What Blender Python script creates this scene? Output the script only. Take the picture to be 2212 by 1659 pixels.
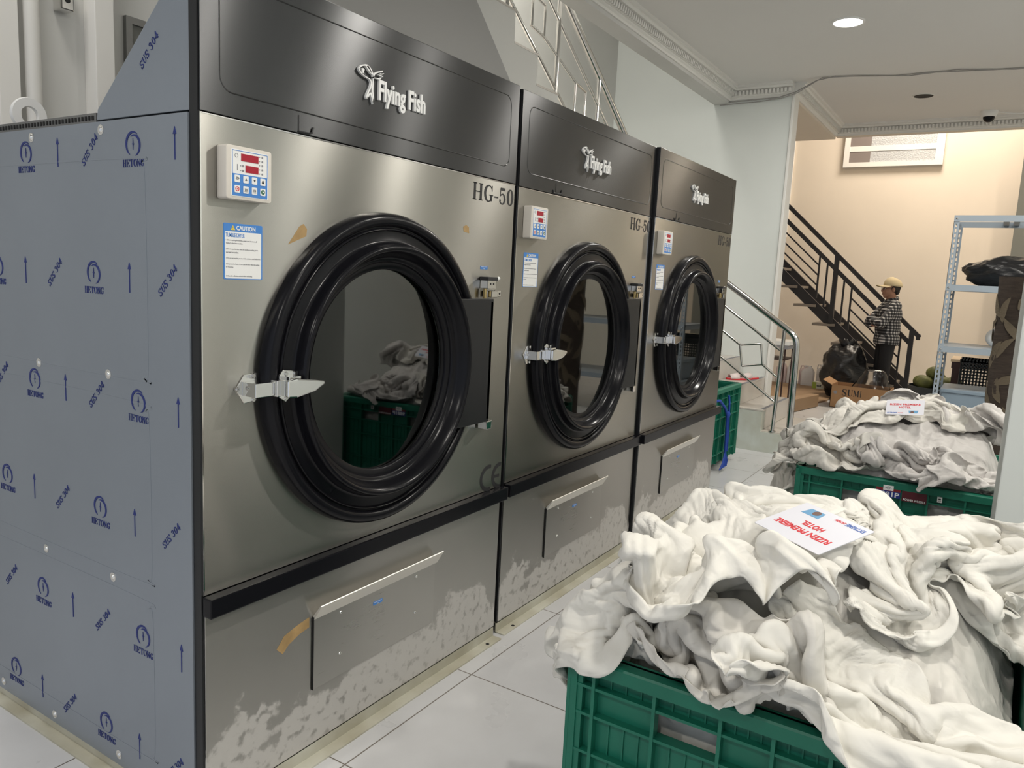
import bpy, bmesh, math, random, zlib, base64
import numpy as np
from mathutils import Vector, Matrix, noise
for _o in list(bpy.data.objects): bpy.data.objects.remove(_o)
SC = bpy.context.scene
COL = bpy.context.collection
PI = math.pi

# ---------------- camera ----------------
def set_camera():
    y, p, r, f = 0.55940719, -0.14225612, 0.04954004, 1652.69
    fw = Vector((math.cos(p)*math.cos(y), math.cos(p)*math.sin(y), math.sin(p)))
    rt = Vector((math.sin(y), -math.cos(y), 0)); up = rt.cross(fw)
    r2 = math.cos(r)*rt + math.sin(r)*up
    u2 = -math.sin(r)*rt + math.cos(r)*up
    cam = bpy.data.cameras.new('camera'); o = bpy.data.objects.new('camera', cam); COL.objects.link(o)
    m = Matrix.Identity(4)
    for i in range(3):
        m[i][0] = r2[i]; m[i][1] = u2[i]; m[i][2] = -fw[i]
    m[0][3], m[1][3], m[2][3] = -1.04506, -1.46155, 1.3551
    o.matrix_world = m
    cam.sensor_width = 36; cam.lens = f/2212*36; cam.clip_start = 0.03
    SC.camera = o
set_camera()

# ---------------- world, lights, exposure ----------------
W = bpy.data.worlds.new('world'); SC.world = W; W.use_nodes = True
W.node_tree.nodes['Background'].inputs[0].default_value = (0.80, 0.87, 1.0, 1)
W.node_tree.nodes['Background'].inputs[1].default_value = 0.75
SC.view_settings.view_transform = 'Standard'; SC.view_settings.look = 'None'
SC.view_settings.exposure = -0.12; SC.view_settings.gamma = 1.0
SC.view_settings.use_curve_mapping = False
SC.cycles.use_denoising = True
SC.cycles.max_bounces = 8; SC.cycles.diffuse_bounces = 5; SC.cycles.glossy_bounces = 4
SC.cycles.transparent_max_bounces = 12; SC.cycles.transmission_bounces = 8
SC.cycles.sample_clamp_indirect = 6.0
def area_light(name, loc, size, energy, color=(1, .97, .92), rot=(0, 0, 0), sizey=None, disk=True):
    l = bpy.data.lights.new(name, 'AREA'); l.energy = energy; l.color = color
    l.size = size; l.shape = 'DISK' if disk else 'RECTANGLE'
    if sizey: l.size_y = sizey
    o = bpy.data.objects.new(name, l); COL.objects.link(o); o.location = loc; o.rotation_euler = rot
    return o
# downlights of the laundry room: one is in view, some follow streaks on the steel, the unseen rest are added for soft light
LAMPS = [(4.76, -.37), (4.63, -1.9), (2.27, -1.5), (2.27, -3.0), (-.1, -1.5), (-.1, -3.0), (-2.4, -1.5), (4.63, -3.2), (-2.4, .4)]
for i, (x, y) in enumerate(LAMPS):
    area_light('downlight_or_fill', (x, y, 3.148), .17, 34 if i == 2 else 27, (1, .955, .88))
area_light('stairwell_lamp', (3.2, 1.55, 4.6), .6, 60, (1, .96, .89))
area_light('back_lamp', (.2, 1.6, 3.9), .5, 26, (1, .96, .9))
area_light('hall_lamp', (9.6, -.6, 4.95), 1.2, 150, (1, .89, .75))
area_light('hall_lamp', (9.2, -2.4, 3.1), .2, 30, (1, .86, .68))

# ---------------- materials ----------------
MATS = {}
def mat(name, col, rough=.5, metal=0., spec=.5, noise_amt=0., noise_scale=8., bump=0., bump_scale=40., aniso=0., coat=0., trans=0., ior=1.45, emit=None, estr=0., alpha=1., stretch=None, tint2=None, objco=True, sheen=0.):
    if name in MATS: return MATS[name]
    m = bpy.data.materials.new(name); m.use_nodes = True; nt = m.node_tree; b = nt.nodes['Principled BSDF']
    I = b.inputs
    I['Base Color'].default_value = (*col, 1); I['Roughness'].default_value = rough; I['Metallic'].default_value = metal
    I['Specular IOR Level'].default_value = spec; I['IOR'].default_value = ior
    I['Anisotropic'].default_value = aniso; I['Coat Weight'].default_value = coat
    I['Transmission Weight'].default_value = trans; I['Alpha'].default_value = alpha
    I['Sheen Weight'].default_value = sheen
    if emit: I['Emission Color'].default_value = (*emit, 1); I['Emission Strength'].default_value = estr
    tc = nt.nodes.new('ShaderNodeTexCoord'); mp = nt.nodes.new('ShaderNodeMapping')
    nt.links.new(tc.outputs['Object'], mp.inputs[0])
    if stretch: mp.inputs['Scale'].default_value = stretch
    if noise_amt > 0:
        n = nt.nodes.new('ShaderNodeTexNoise'); n.inputs['Scale'].default_value = noise_scale; n.inputs['Detail'].default_value = 6
        nt.links.new(mp.outputs[0], n.inputs['Vector'])
        r = nt.nodes.new('ShaderNodeValToRGB'); r.color_ramp.elements[0].position = .3; r.color_ramp.elements[1].position = .7
        a = tint2 or tuple(c*(1-noise_amt) for c in col)
        r.color_ramp.elements[0].color = (*a, 1); r.color_ramp.elements[1].color = (*col, 1)
        nt.links.new(n.outputs[0], r.inputs[0]); nt.links.new(r.outputs[0], I['Base Color'])
    if bump > 0:
        n = nt.nodes.new('ShaderNodeTexNoise'); n.inputs['Scale'].default_value = bump_scale; n.inputs['Detail'].default_value = 5
        nt.links.new(mp.outputs[0], n.inputs['Vector'])
        bp = nt.nodes.new('ShaderNodeBump'); bp.inputs['Strength'].default_value = bump; bp.inputs['Distance'].default_value = .01
        nt.links.new(n.outputs[0], bp.inputs['Height']); nt.links.new(bp.outputs[0], I['Normal'])
    MATS[name] = m
    return m
def nodes_of(m): return m.node_tree.nodes, m.node_tree.links, m.node_tree.nodes['Principled BSDF']
def add_tangent(m, axis='Z'):
    n, l, b = nodes_of(m); t = n.new('ShaderNodeTangent'); t.direction_type = 'UV_MAP'; t.uv_map = 'grain'
    l.new(t.outputs[0], b.inputs['Tangent'])
def steel(name, col, rough, aniso=.75, rot=0., stains=False):
    m = mat(name, col, rough, 1.0, aniso=aniso)
    n, l, b = nodes_of(m)
    add_tangent(m, 'Z'); b.inputs['Anisotropic Rotation'].default_value = rot
    tc = n.new('ShaderNodeTexCoord'); mp = n.new('ShaderNodeMapping'); mp.inputs['Scale'].default_value = (1.2, 1.2, 60)
    l.new(tc.outputs['Object'], mp.inputs[0])
    ns = n.new('ShaderNodeTexNoise'); ns.inputs['Scale'].default_value = 5; ns.inputs['Detail'].default_value = 4
    l.new(mp.outputs[0], ns.inputs['Vector'])
    big = n.new('ShaderNodeTexNoise'); big.inputs['Scale'].default_value = 2.2; big.inputs['Detail'].default_value = 5; big.inputs['Roughness'].default_value = .6
    l.new(tc.outputs['Object'], big.inputs['Vector'])
    ad = n.new('ShaderNodeMath'); ad.operation = 'MULTIPLY_ADD'; ad.inputs[1].default_value = .05; ad.inputs[2].default_value = rough-.035
    l.new(big.outputs[0], ad.inputs[0])
    a2 = n.new('ShaderNodeMath'); a2.operation = 'MULTIPLY_ADD'; a2.inputs[1].default_value = .02
    l.new(ns.outputs[0], a2.inputs[0]); l.new(ad.outputs[0], a2.inputs[2]); l.new(a2.outputs[0], b.inputs['Roughness'])
    mx = n.new('ShaderNodeMix'); mx.data_type = 'RGBA'
    mx.inputs['A'].default_value = (*[c*.86 for c in col], 1); mx.inputs['B'].default_value = (*col, 1)
    l.new(big.outputs[0], mx.inputs['Factor'])
    last = mx.outputs['Result']
    if stains:
        # pale dried splash marks that rise from the foot of the panel, with a broken edge
        sx = n.new('ShaderNodeSeparateXYZ'); l.new(tc.outputs['Object'], sx.inputs[0])
        e = n.new('ShaderNodeTexNoise'); e.inputs['Scale'].default_value = 3.1; e.inputs['Detail'].default_value = 7; e.inputs['Roughness'].default_value = .62
        l.new(tc.outputs['Object'], e.inputs['Vector'])
        s1 = n.new('ShaderNodeMath'); s1.operation = 'MULTIPLY_ADD'; s1.inputs[1].default_value = 1.15; s1.inputs[2].default_value = -.36
        l.new(e.outputs[0], s1.inputs[0])
        s2 = n.new('ShaderNodeMath'); s2.operation = 'SUBTRACT'; l.new(s1.outputs[0], s2.inputs[0]); l.new(sx.outputs['Z'], s2.inputs[1])
        r = n.new('ShaderNodeValToRGB'); r.color_ramp.elements[0].position = .0; r.color_ramp.elements[1].position = .03
        l.new(s2.outputs[0], r.inputs[0])
        sp = n.new('ShaderNodeTexNoise'); sp.inputs['Scale'].default_value = 34; sp.inputs['Detail'].default_value = 3
        l.new(tc.outputs['Object'], sp.inputs['Vector'])
        r2 = n.new('ShaderNodeValToRGB'); r2.color_ramp.elements[0].position = .34; r2.color_ramp.elements[1].position = .46
        l.new(sp.outputs[0], r2.inputs[0])
        mm = n.new('ShaderNodeMath'); mm.operation = 'MULTIPLY'; l.new(r.outputs[0], mm.inputs[0]); l.new(r2.outputs[0], mm.inputs[1])
        m3 = n.new('ShaderNodeMath'); m3.operation = 'MULTIPLY'; m3.inputs[1].default_value = .55; l.new(mm.outputs[0], m3.inputs[0])
        mx2 = n.new('ShaderNodeMix'); mx2.data_type = 'RGBA'; l.new(m3.outputs[0], mx2.inputs['Factor'])
        l.new(last, mx2.inputs['A']); mx2.inputs['B'].default_value = (.66, .635, .60, 1); last = mx2.outputs['Result']
        m4 = n.new('ShaderNodeMath'); m4.operation = 'MULTIPLY_ADD'; m4.inputs[1].default_value = -.6; m4.inputs[2].default_value = 1.; l.new(mm.outputs[0], m4.inputs[0])
        l.new(m4.outputs[0], b.inputs['Metallic'])
    l.new(last, b.inputs['Base Color'])
    return m

M_STEEL = steel('brushed_steel', (.455, .443, .41), .255, 1.0)
M_STEEL_LOW = steel('brushed_steel_stained', (.48, .468, .44), .30, .95, stains=True)
M_STEEL_PLATE = steel('brushed_steel_plate', (.50, .49, .46), .28, .95)
M_HEADER = mat('black_brushed_steel', (.085, .086, .088), .26, .9, aniso=1.0); add_tangent(M_HEADER)
M_FILM = mat('blue_protective_film', (.30, .335, .385), .30, .5, noise_amt=.10, noise_scale=1.4, bump=.03, bump_scale=3)
M_INK = mat('navy_ink', (.012, .025, .16), .5)
M_BLACK = mat('black_satin_plastic', (.007, .007, .009), .22, 0, .22)
M_BLACKM = mat('black_satin_metal', (.020, .021, .023), .36, .3)
M_DARK = mat('dark_gap', (.01, .01, .01), .7)
M_HOUS = mat('galvanised_grey', (.22, .22, .215), .5, .6, noise_amt=.1)
M_CHROME = mat('chrome', (.82, .81, .79), .10, 1.0)
M_SSTEEL = mat('polished_stainless_tube', (.62, .61, .59), .14, 1.0)
M_CREAMP = mat('cream_metal_paint', (.56, .55, .47), .5, noise_amt=.22, noise_scale=5, tint2=(.36, .33, .24))
M_IVORY = mat('ivory_plastic', (.64, .60, .54), .45)
M_WHITE = mat('white_plastic', (.80, .80, .79), .4)
M_BLUEP = mat('panel_blue', (.06, .22, .58), .4)
M_RED = mat('display_red', (.36, .012, .03), .25)
M_BLK = mat('black_print', (.025, .025, .027), .5)
M_GREYP = mat('grey_print', (.25, .25, .27), .6)
M_YEL = mat('warning_yellow', (.85, .62, .03), .5)
M_GREEN = mat('key_green', (.015, .12, .06), .4)
M_REDP = mat('red_print', (.62, .03, .04), .5)
M_TAPE = mat('brown_tape_residue', (.46, .30, .13), .6, noise_amt=.35, noise_scale=30)
M_CRATE = mat('green_crate_plastic', (.010, .155, .098), .42, 0, .45, noise_amt=.16, noise_scale=6)
def cotton(name, col):
    m = mat(name, col, .85, sheen=.15); n, l, b = nodes_of(m)
    tc = n.new('ShaderNodeTexCoord'); prev = None
    wv = n.new('ShaderNodeTexNoise'); wv.inputs['Scale'].default_value = 3.5; l.new(tc.outputs['Object'], wv.inputs['Vector'])
    add = n.new('ShaderNodeMix'); add.data_type = 'RGBA'; add.blend_type = 'ADD'; add.inputs['Factor'].default_value = .22
    l.new(tc.outputs['Object'], add.inputs['A']); l.new(wv.outputs['Color'], add.inputs['B'])
    for sc, st, di in ((9, .9, .03), (24, .7, .010), (70, .35, .003)):
        t = n.new('ShaderNodeTexNoise'); t.noise_type = 'RIDGED_MULTIFRACTAL'; t.inputs['Scale'].default_value = sc; t.inputs['Detail'].default_value = 3; t.inputs['Roughness'].default_value = .45
        l.new(add.outputs['Result'], t.inputs['Vector'])
        bp = n.new('ShaderNodeBump'); bp.inputs['Strength'].default_value = st; bp.inputs['Distance'].default_value = di; l.new(t.outputs[0], bp.inputs['Height'])
        if prev: l.new(prev.outputs[0], bp.inputs['Normal'])
        prev = bp
    l.new(prev.outputs[0], b.inputs['Normal'])
    return m
M_SHEETA = cotton('white_cotton', (.73, .71, .655))
M_SHEETB = cotton('offwhite_cotton', (.66, .635, .585))
M_SHEETC = cotton('greyish_cotton', (.58, .555, .535))
M_CEIL = mat('ceiling_paint', (.70, .69, .67), .8, noise_amt=.03, noise_scale=1)
M_WALL = mat('pale_wall_paint', (.68, .71, .69), .75, noise_amt=.05, noise_scale=1.5)
M_WALLB = mat('grey_white_wall', (.62, .62, .60), .8, noise_amt=.10, noise_scale=1.2)
M_CREAM = mat('cream_wall_paint', (.72, .645, .55), .8, noise_amt=.05, noise_scale=1.3, bump=.05, bump_scale=5)
M_TRIM = mat('plaster_trim', (.74, .73, .70), .7)
M_MARBLE = mat('step_tile', (.60, .56, .51), .25, noise_amt=.14, noise_scale=3)
M_BROWNBD = mat('brown_board', (.33, .22, .13), .6, noise_amt=.15, noise_scale=4)
M_CARD = mat('cardboard', (.38, .22, .11), .8, noise_amt=.1, noise_scale=8)
M_BAGB = mat('black_garbage_bag', (.012, .012, .013), .30, bump=.6, bump_scale=14, stretch=(1, 1, 3))
M_IRON = mat('black_painted_iron', (.018, .016, .017), .45)
M_TREAD = mat('grey_tread', (.20, .17, .14), .6)
M_RACK = mat('grey_rack_paint', (.30, .35, .40), .45)
M_CARPET = mat('brown_carpet', (.075, .055, .043), .95, bump=.7, bump_scale=160, noise_amt=.4, noise_scale=14, stretch=(1, 1, 8))
M_LEAF = mat('carpet_leaf', (.135, .108, .075), .95, bump=.5, bump_scale=120)
M_SKIN = mat('skin', (.30, .155, .10), .55)
M_TROUS = mat('black_trousers', (.012, .012, .014), .85)
M_CAP = mat('khaki_cap', (.52, .43, .27), .85)
M_HAIR = mat('dark_hair', (.02, .016, .014), .8)
M_TABLE = mat('dark_brown_wood', (.045, .022, .02), .4)
M_TTOP = mat('light_wood', (.55, .42, .28), .5)
M_PAPER = mat('laminated_paper', (.74, .74, .80), .25)
M_ROPE = mat('blue_rope', (.01, .05, .32), .7)
M_JERRY = mat('milky_plastic', (.68, .66, .65), .4)
M_BLUEC = mat('blue_grey_plastic', (.22, .28, .34), .4)
M_MELON = mat('melon_skin', (.16, .17, .045), .6, noise_amt=.5, noise_scale=20)
M_BASKET = mat('charcoal_plastic', (.035, .04, .042), .5)
M_GLASS = mat('tinted_glass', (.22, .24, .23), .02, trans=1.0, ior=1.95)
M_CLEAR = mat('clear_film', (.9, .9, .9), .08, trans=1.0, ior=1.3)
M_LAMP = mat('lamp_glow', (1, 1, 1), .5, emit=(1, .98, .94), estr=14)
M_FROST = mat('frosted_pane', (.62, .64, .66), .35, bump=.8, bump_scale=60, trans=.25)
M_PANE2 = mat('grey_pane', (.22, .19, .18), .3)
M_GREYCAB = mat('grey_panel_paint', (.15, .155, .14), .5)
M_PIPE = mat('white_pvc', (.66, .65, .62), .5)

# floor tiles
def floor_mat():
    m = mat('floor_tile', (.60, .60, .60), .22)
    n, l, b = nodes_of(m)
    tc = n.new('ShaderNodeTexCoord'); mp = n.new('ShaderNodeMapping'); mp.inputs['Location'].default_value = (-.975+.6*4, .092+.6*8, 0)
    l.new(tc.outputs['Object'], mp.inputs[0])
    br = n.new('ShaderNodeTexBrick'); br.offset = 0; br.inputs['Scale'].default_value = 1
    br.inputs['Brick Width'].default_value = .6; br.inputs['Row Height'].default_value = .6; br.inputs['Mortar Size'].default_value = .0022; br.inputs['Mortar Smooth'].default_value = 0
    br.inputs['Color1'].default_value = (.60, .60, .605, 1); br.inputs['Color2'].default_value = (.56, .56, .57, 1); br.inputs['Mortar'].default_value = (.16, .14, .12, 1)
    l.new(mp.outputs[0], br.inputs['Vector'])
    ns = n.new('ShaderNodeTexNoise'); ns.inputs['Scale'].default_value = 4; ns.inputs['Detail'].default_value = 8; l.new(tc.outputs['Object'], ns.inputs['Vector'])
    mx = n.new('ShaderNodeMix'); mx.data_type = 'RGBA'; mx.blend_type = 'MULTIPLY'; mx.inputs['Factor'].default_value = .35
    r = n.new('ShaderNodeValToRGB'); r.color_ramp.elements[0].color = (.72, .71, .70, 1); r.color_ramp.elements[1].color = (1, 1, 1, 1); r.color_ramp.elements[0].position = .25; r.color_ramp.elements[1].position = .65
    l.new(ns.outputs[0], r.inputs[0]); l.new(br.outputs[0], mx.inputs['A']); l.new(r.outputs[0], mx.inputs['B']); l.new(mx.outputs['Result'], b.inputs['Base Color'])
    st = n.new('ShaderNodeMapping'); st.inputs['Scale'].default_value = (20, 160, 1); l.new(tc.outputs['Object'], st.inputs[0])
    n2 = n.new('ShaderNodeTexNoise'); n2.inputs['Scale'].default_value = 1; l.new(st.outputs[0], n2.inputs['Vector'])
    bp = n.new('ShaderNodeBump'); bp.inputs['Strength'].default_value = .08; bp.inputs['Distance'].default_value = .004; l.new(n2.outputs[0], bp.inputs['Height']); l.new(bp.outputs[0], b.inputs['Normal'])
    rr = n.new('ShaderNodeMath'); rr.operation = 'MULTIPLY_ADD'; rr.inputs[1].default_value = .25; rr.inputs[2].default_value = .18; l.new(ns.outputs[0], rr.inputs[0]); l.new(rr.outputs[0], b.inputs['Roughness'])
    return m
M_FLOOR = floor_mat()
def check_mat():
    m = mat('checked_cotton', (.5, .5, .5), .85)
    n, l, b = nodes_of(m)
    tc = n.new('ShaderNodeTexCoord'); sx = n.new('ShaderNodeSeparateXYZ'); l.new(tc.outputs['Object'], sx.inputs[0])
    outs = []
    for ax, k in (('X', 1.0), ('Z', 1.0)):
        a = n.new('ShaderNodeMath'); a.operation = 'MULTIPLY_ADD'; a.inputs[1].default_value = 1/.035
        l.new(sx.outputs[ax], a.inputs[0])
        if ax == 'X':
            c = n.new('ShaderNodeMath'); c.operation = 'MULTIPLY'; c.inputs[1].default_value = .6/.035; l.new(sx.outputs['Y'], c.inputs[0]); l.new(c.outputs[0], a.inputs[2])
        else: a.inputs[2].default_value = 0
        f = n.new('ShaderNodeMath'); f.operation = 'FRACT'; l.new(a.outputs[0], f.inputs[0])
        g = n.new('ShaderNodeMath'); g.operation = 'GREATER_THAN'; g.inputs[1].default_value = .42; l.new(f.outputs[0], g.inputs[0]); outs.append(g)
    s = n.new('ShaderNodeMath'); s.operation = 'ADD'; l.new(outs[0].outputs[0], s.inputs[0]); l.new(outs[1].outputs[0], s.inputs[1])
    d = n.new('ShaderNodeMath'); d.operation = 'DIVIDE'; d.inputs[1].default_value = 2; l.new(s.outputs[0], d.inputs[0])
    r = n.new('ShaderNodeValToRGB'); r.color_ramp.interpolation = 'CONSTANT'
    e = r.color_ramp.elements; e[0].position = 0; e[0].color = (.50, .49, .48, 1); e[1].position = .9; e[1].color = (.012, .012, .014, 1)
    k = r.color_ramp.elements.new(.4); k.color = (.09, .09, .095, 1)
    l.new(d.outputs[0], r.inputs[0]); l.new(r.outputs[0], b.inputs['Base Color'])
    return m
M_CHECK = check_mat()

# ---------------- mesh helpers ----------------
class MB:
    def __init__(s): s.v = []; s.f = []
    def add(s, v, f):
        o = len(s.v); s.v += [tuple(p) for p in v]; s.f += [tuple(i+o for i in q) for q in f]; return s
    def box(s, x0, x1, y0, y1, z0, z1, M=None):
        v = [(x, y, z) for z in (z0, z1) for y in (y0, y1) for x in (x0, x1)]
        if M: v = [M @ Vector(p) for p in v]
        return s.add(v, [(0, 2, 3, 1), (4, 5, 7, 6), (0, 1, 5, 4), (2, 6, 7, 3), (0, 4, 6, 2), (1, 3, 7, 5)])
    def tube(s, pts, r, n=10, cap=True, closed=False):
        pts = [Vector(p) for p in pts]; N = len(pts); rs = r if isinstance(r, (list, tuple)) else [r]*N
        prev = None; v = []
        for i, p in enumerate(pts):
            if closed: d = pts[(i+1) % N]-pts[i-1]
            else: d = pts[min(i+1, N-1)]-pts[max(i-1, 0)]
            d.normalize()
            if prev is None:
                a = Vector((0, 0, 1)) if abs(d.z) < .9 else Vector((1, 0, 0)); u = d.cross(a).normalized()
            else:
                u = prev-d*prev.dot(d); u.normalize()
            prev = u; w = d.cross(u)
            for k in range(n):
                t = 2*PI*k/n; v.append(p+(u*math.cos(t)+w*math.sin(t))*rs[i])
        f = []
        for i in range(N if closed else N-1):
            for k in range(n):
                a = i*n+k; b = i*n+(k+1) % n; j = (i+1) % N
                f.append((a, b, j*n+(k+1) % n, j*n+k))
        if cap and not closed: f += [tuple(range(n-1, -1, -1)), tuple((N-1)*n+k for k in range(n))]
        return s.add(v, f)
    def cyl(s, a, b, r, n=16): return s.tube([a, b], r, n)
    def bar(s, a, b, w, h=None):   # rectangular bar between two points
        a = Vector(a); b = Vector(b); h = h or w; d = (b-a).normalized()
        up = Vector((0, 0, 1)) if abs(d.z) < .95 else Vector((1, 0, 0))
        u = d.cross(up).normalized(); v_ = u.cross(d)
        v = [p+u*sx*w/2+v_*sy*h/2 for p in (a, b) for sy in (-1, 1) for sx in (-1, 1)]
        return s.add(v, [(0, 2, 3, 1), (4, 5, 7, 6), (0, 1, 5, 4), (2, 6, 7, 3), (0, 4, 6, 2), (1, 3, 7, 5)])
    def prism(s, poly, T, t0, t1):  # poly in (u,v), T(u,v,w)->xyz, w from t0 to t1
        n = len(poly); v = [T(u, w_, t0) for u, w_ in poly]+[T(u, w_, t1) for u, w_ in poly]
        return s.add(v, [tuple(range(n-1, -1, -1)), tuple(range(n, 2*n))]+[(i, (i+1) % n, n+(i+1) % n, n+i) for i in range(n)])
    def lathe(s, prof, T, n=96):    # prof list (r, h); T(u,v,w)
        v = []; m = len(prof)
        for k in range(n):
            t = 2*PI*k/n
            for r, h in prof: v.append(T(r*math.cos(t), r*math.sin(t), h))
        f = [(k*m+i, k*m+i+1, ((k+1) % n)*m+i+1, ((k+1) % n)*m+i) for k in range(n) for i in range(m-1)]
        return s.add(v, f)
    def stroke(s, pts, T, t0, t1, scale=1, sub=3, asp=1.0):   # pts (x,y,w) smooth ribbon
        a = np.array(pts, float); n = len(a); P = []
        if n == 2: P = [a[0], a[1]]
        else:
            for i in range(n-1):
                p0, p1, p2, p3 = a[max(i-1, 0)], a[i], a[i+1], a[min(i+2, n-1)]
                for k in range(sub):
                    t = k/sub; q = .5*(2*p1+(p2-p0)*t+(2*p0-5*p1+4*p2-p3)*t*t+(3*p1-p0-3*p2+p3)*t**3)
                    q[2] = p1[2]*(1-t)+p2[2]*t; P.append(q)
            P.append(a[-1])
        P = np.array(P); d = np.gradient(P[:, :2], axis=0) if len(P) > 2 else np.array([P[1, :2]-P[0, :2]]*2)
        d /= np.linalg.norm(d, axis=1)[:, None]+1e-12
        nn = np.stack([-d[:, 1], d[:, 0]], 1)*P[:, 2:3]/2
        L = P[:, :2]+nn; R = P[:, :2]-nn
        for i in range(len(P)-1):
            q = [L[i], L[i+1], R[i+1], R[i]]
            s.prism([(c[0]*scale*asp, c[1]*scale) for c in q], T, t0, t1)
        return s
    def build(s, name, m, parent=None, smooth=None, bevel=0, loc=None):
        me = bpy.data.meshes.new(name); me.from_pydata(s.v, [], s.f)
        bm = bmesh.new(); bm.from_mesh(me)
        bmesh.ops.recalc_face_normals(bm, faces=bm.faces)
        if bevel > 0:
            bmesh.ops.bevel(bm, geom=[e for e in bm.edges if len(e.link_faces) == 2 and e.calc_face_angle(0) > .6], offset=bevel, segments=2, affect='EDGES', profile=.6, clamp_overlap=True)
        bm.to_mesh(me); bm.free()
        if smooth:
            for p in me.polygons: p.use_smooth = True
            try: me.set_sharp_from_angle(angle=smooth)
            except Exception: pass
        me.materials.append(m)
        if 'brushed' in m.name:      # grain direction of brushed metal
            ul = me.uv_layers.new(name='grain')
            for lp in me.loops: c = me.vertices[lp.vertex_index].co; ul.data[lp.index].uv = (c.z, c.x+c.y)
        o = bpy.data.objects.new(name, me); COL.objects.link(o)
        if parent is not None: o.parent = parent
        if loc: o.location = loc
        return o
def thing(name, loc, label, cat, group=None, rz=0):
    o = bpy.data.objects.new(name, None); COL.objects.link(o); o.empty_display_size = .05
    o.location = loc; o.rotation_euler = (0, 0, rz); o['label'] = label; o['category'] = cat
    if group: o['group'] = group
    return o
def tag(o, label, cat, group=None):
    o['label'] = label; o['category'] = cat
    if group: o['group'] = group
    return o
def struct(o): o['kind'] = 'structure'; return o
FRONT = lambda x0=0, y0=0, z0=0: (lambda u, v, w: (x0+u, y0-w, z0+v))       # faces -y
SIDE = lambda x0=0, y0=0, z0=0: (lambda u, v, w: (x0-w, y0-u, z0+v))        # faces -x
TOPD = lambda x0=0, y0=0, z0=0, a=0: (lambda u, v, w: (x0+u*math.cos(a)-v*math.sin(a), y0+u*math.sin(a)+v*math.cos(a), z0+w))
def rrect(w, h, r, n=5, cx=0, cy=0):
    p = []
    for sx, sy, a0 in ((1, 1, 0), (-1, 1, PI/2), (-1, -1, PI), (1, -1, 1.5*PI)):
        for k in range(n+1):
            a = a0+PI/2*k/n; p.append((cx+sx*(w/2-r)+r*math.cos(a), cy+sy*(h/2-r)+r*math.sin(a)))
    return p
def circ(r, n=24, cx=0, cy=0): return [(cx+r*math.cos(2*PI*k/n), cy+r*math.sin(2*PI*k/n)) for k in range(n)]
_fc = {}
def text_vf(s, bold=0., extrude=.02, wmul=1.0):
    key = (s, bold, extrude)
    if key not in _fc:
        c = bpy.data.curves.new('t', 'FONT'); c.body = s; c.size = 1; c.offset = bold; c.extrude = extrude; c.resolution_u = 2; c.fill_mode = 'BOTH'
        o = bpy.data.objects.new('t', c); COL.objects.link(o)
        dg = bpy.context.evaluated_depsgraph_get(); me = bpy.data.meshes.new_from_object(o.evaluated_get(dg))
        _fc[key] = ([tuple(v.co) for v in me.vertices], [tuple(p.vertices) for p in me.polygons])
        bpy.data.objects.remove(o); bpy.data.curves.remove(c); bpy.data.meshes.remove(me)
    return _fc[key]
def add_text(mb, s, T, u0, v0, u1, v1, w0=0, w1=.0006, bold=0., fit=True):
    """fit text box into rectangle u0..u1, v0..v1"""
    V, F = text_vf(s, bold)
    if not V: return mb
    xs = [p[0] for p in V]; ys = [p[1] for p in V]; ax, bx, ay, by = min(xs), max(xs), min(ys), max(ys)
    return mb.add([T(u0+(p[0]-ax)/(bx-ax)*(u1-u0), v0+(p[1]-ay)/(by-ay)*(v1-v0), w0 if p[2] < 0 else w1) for p in V], F)
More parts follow.
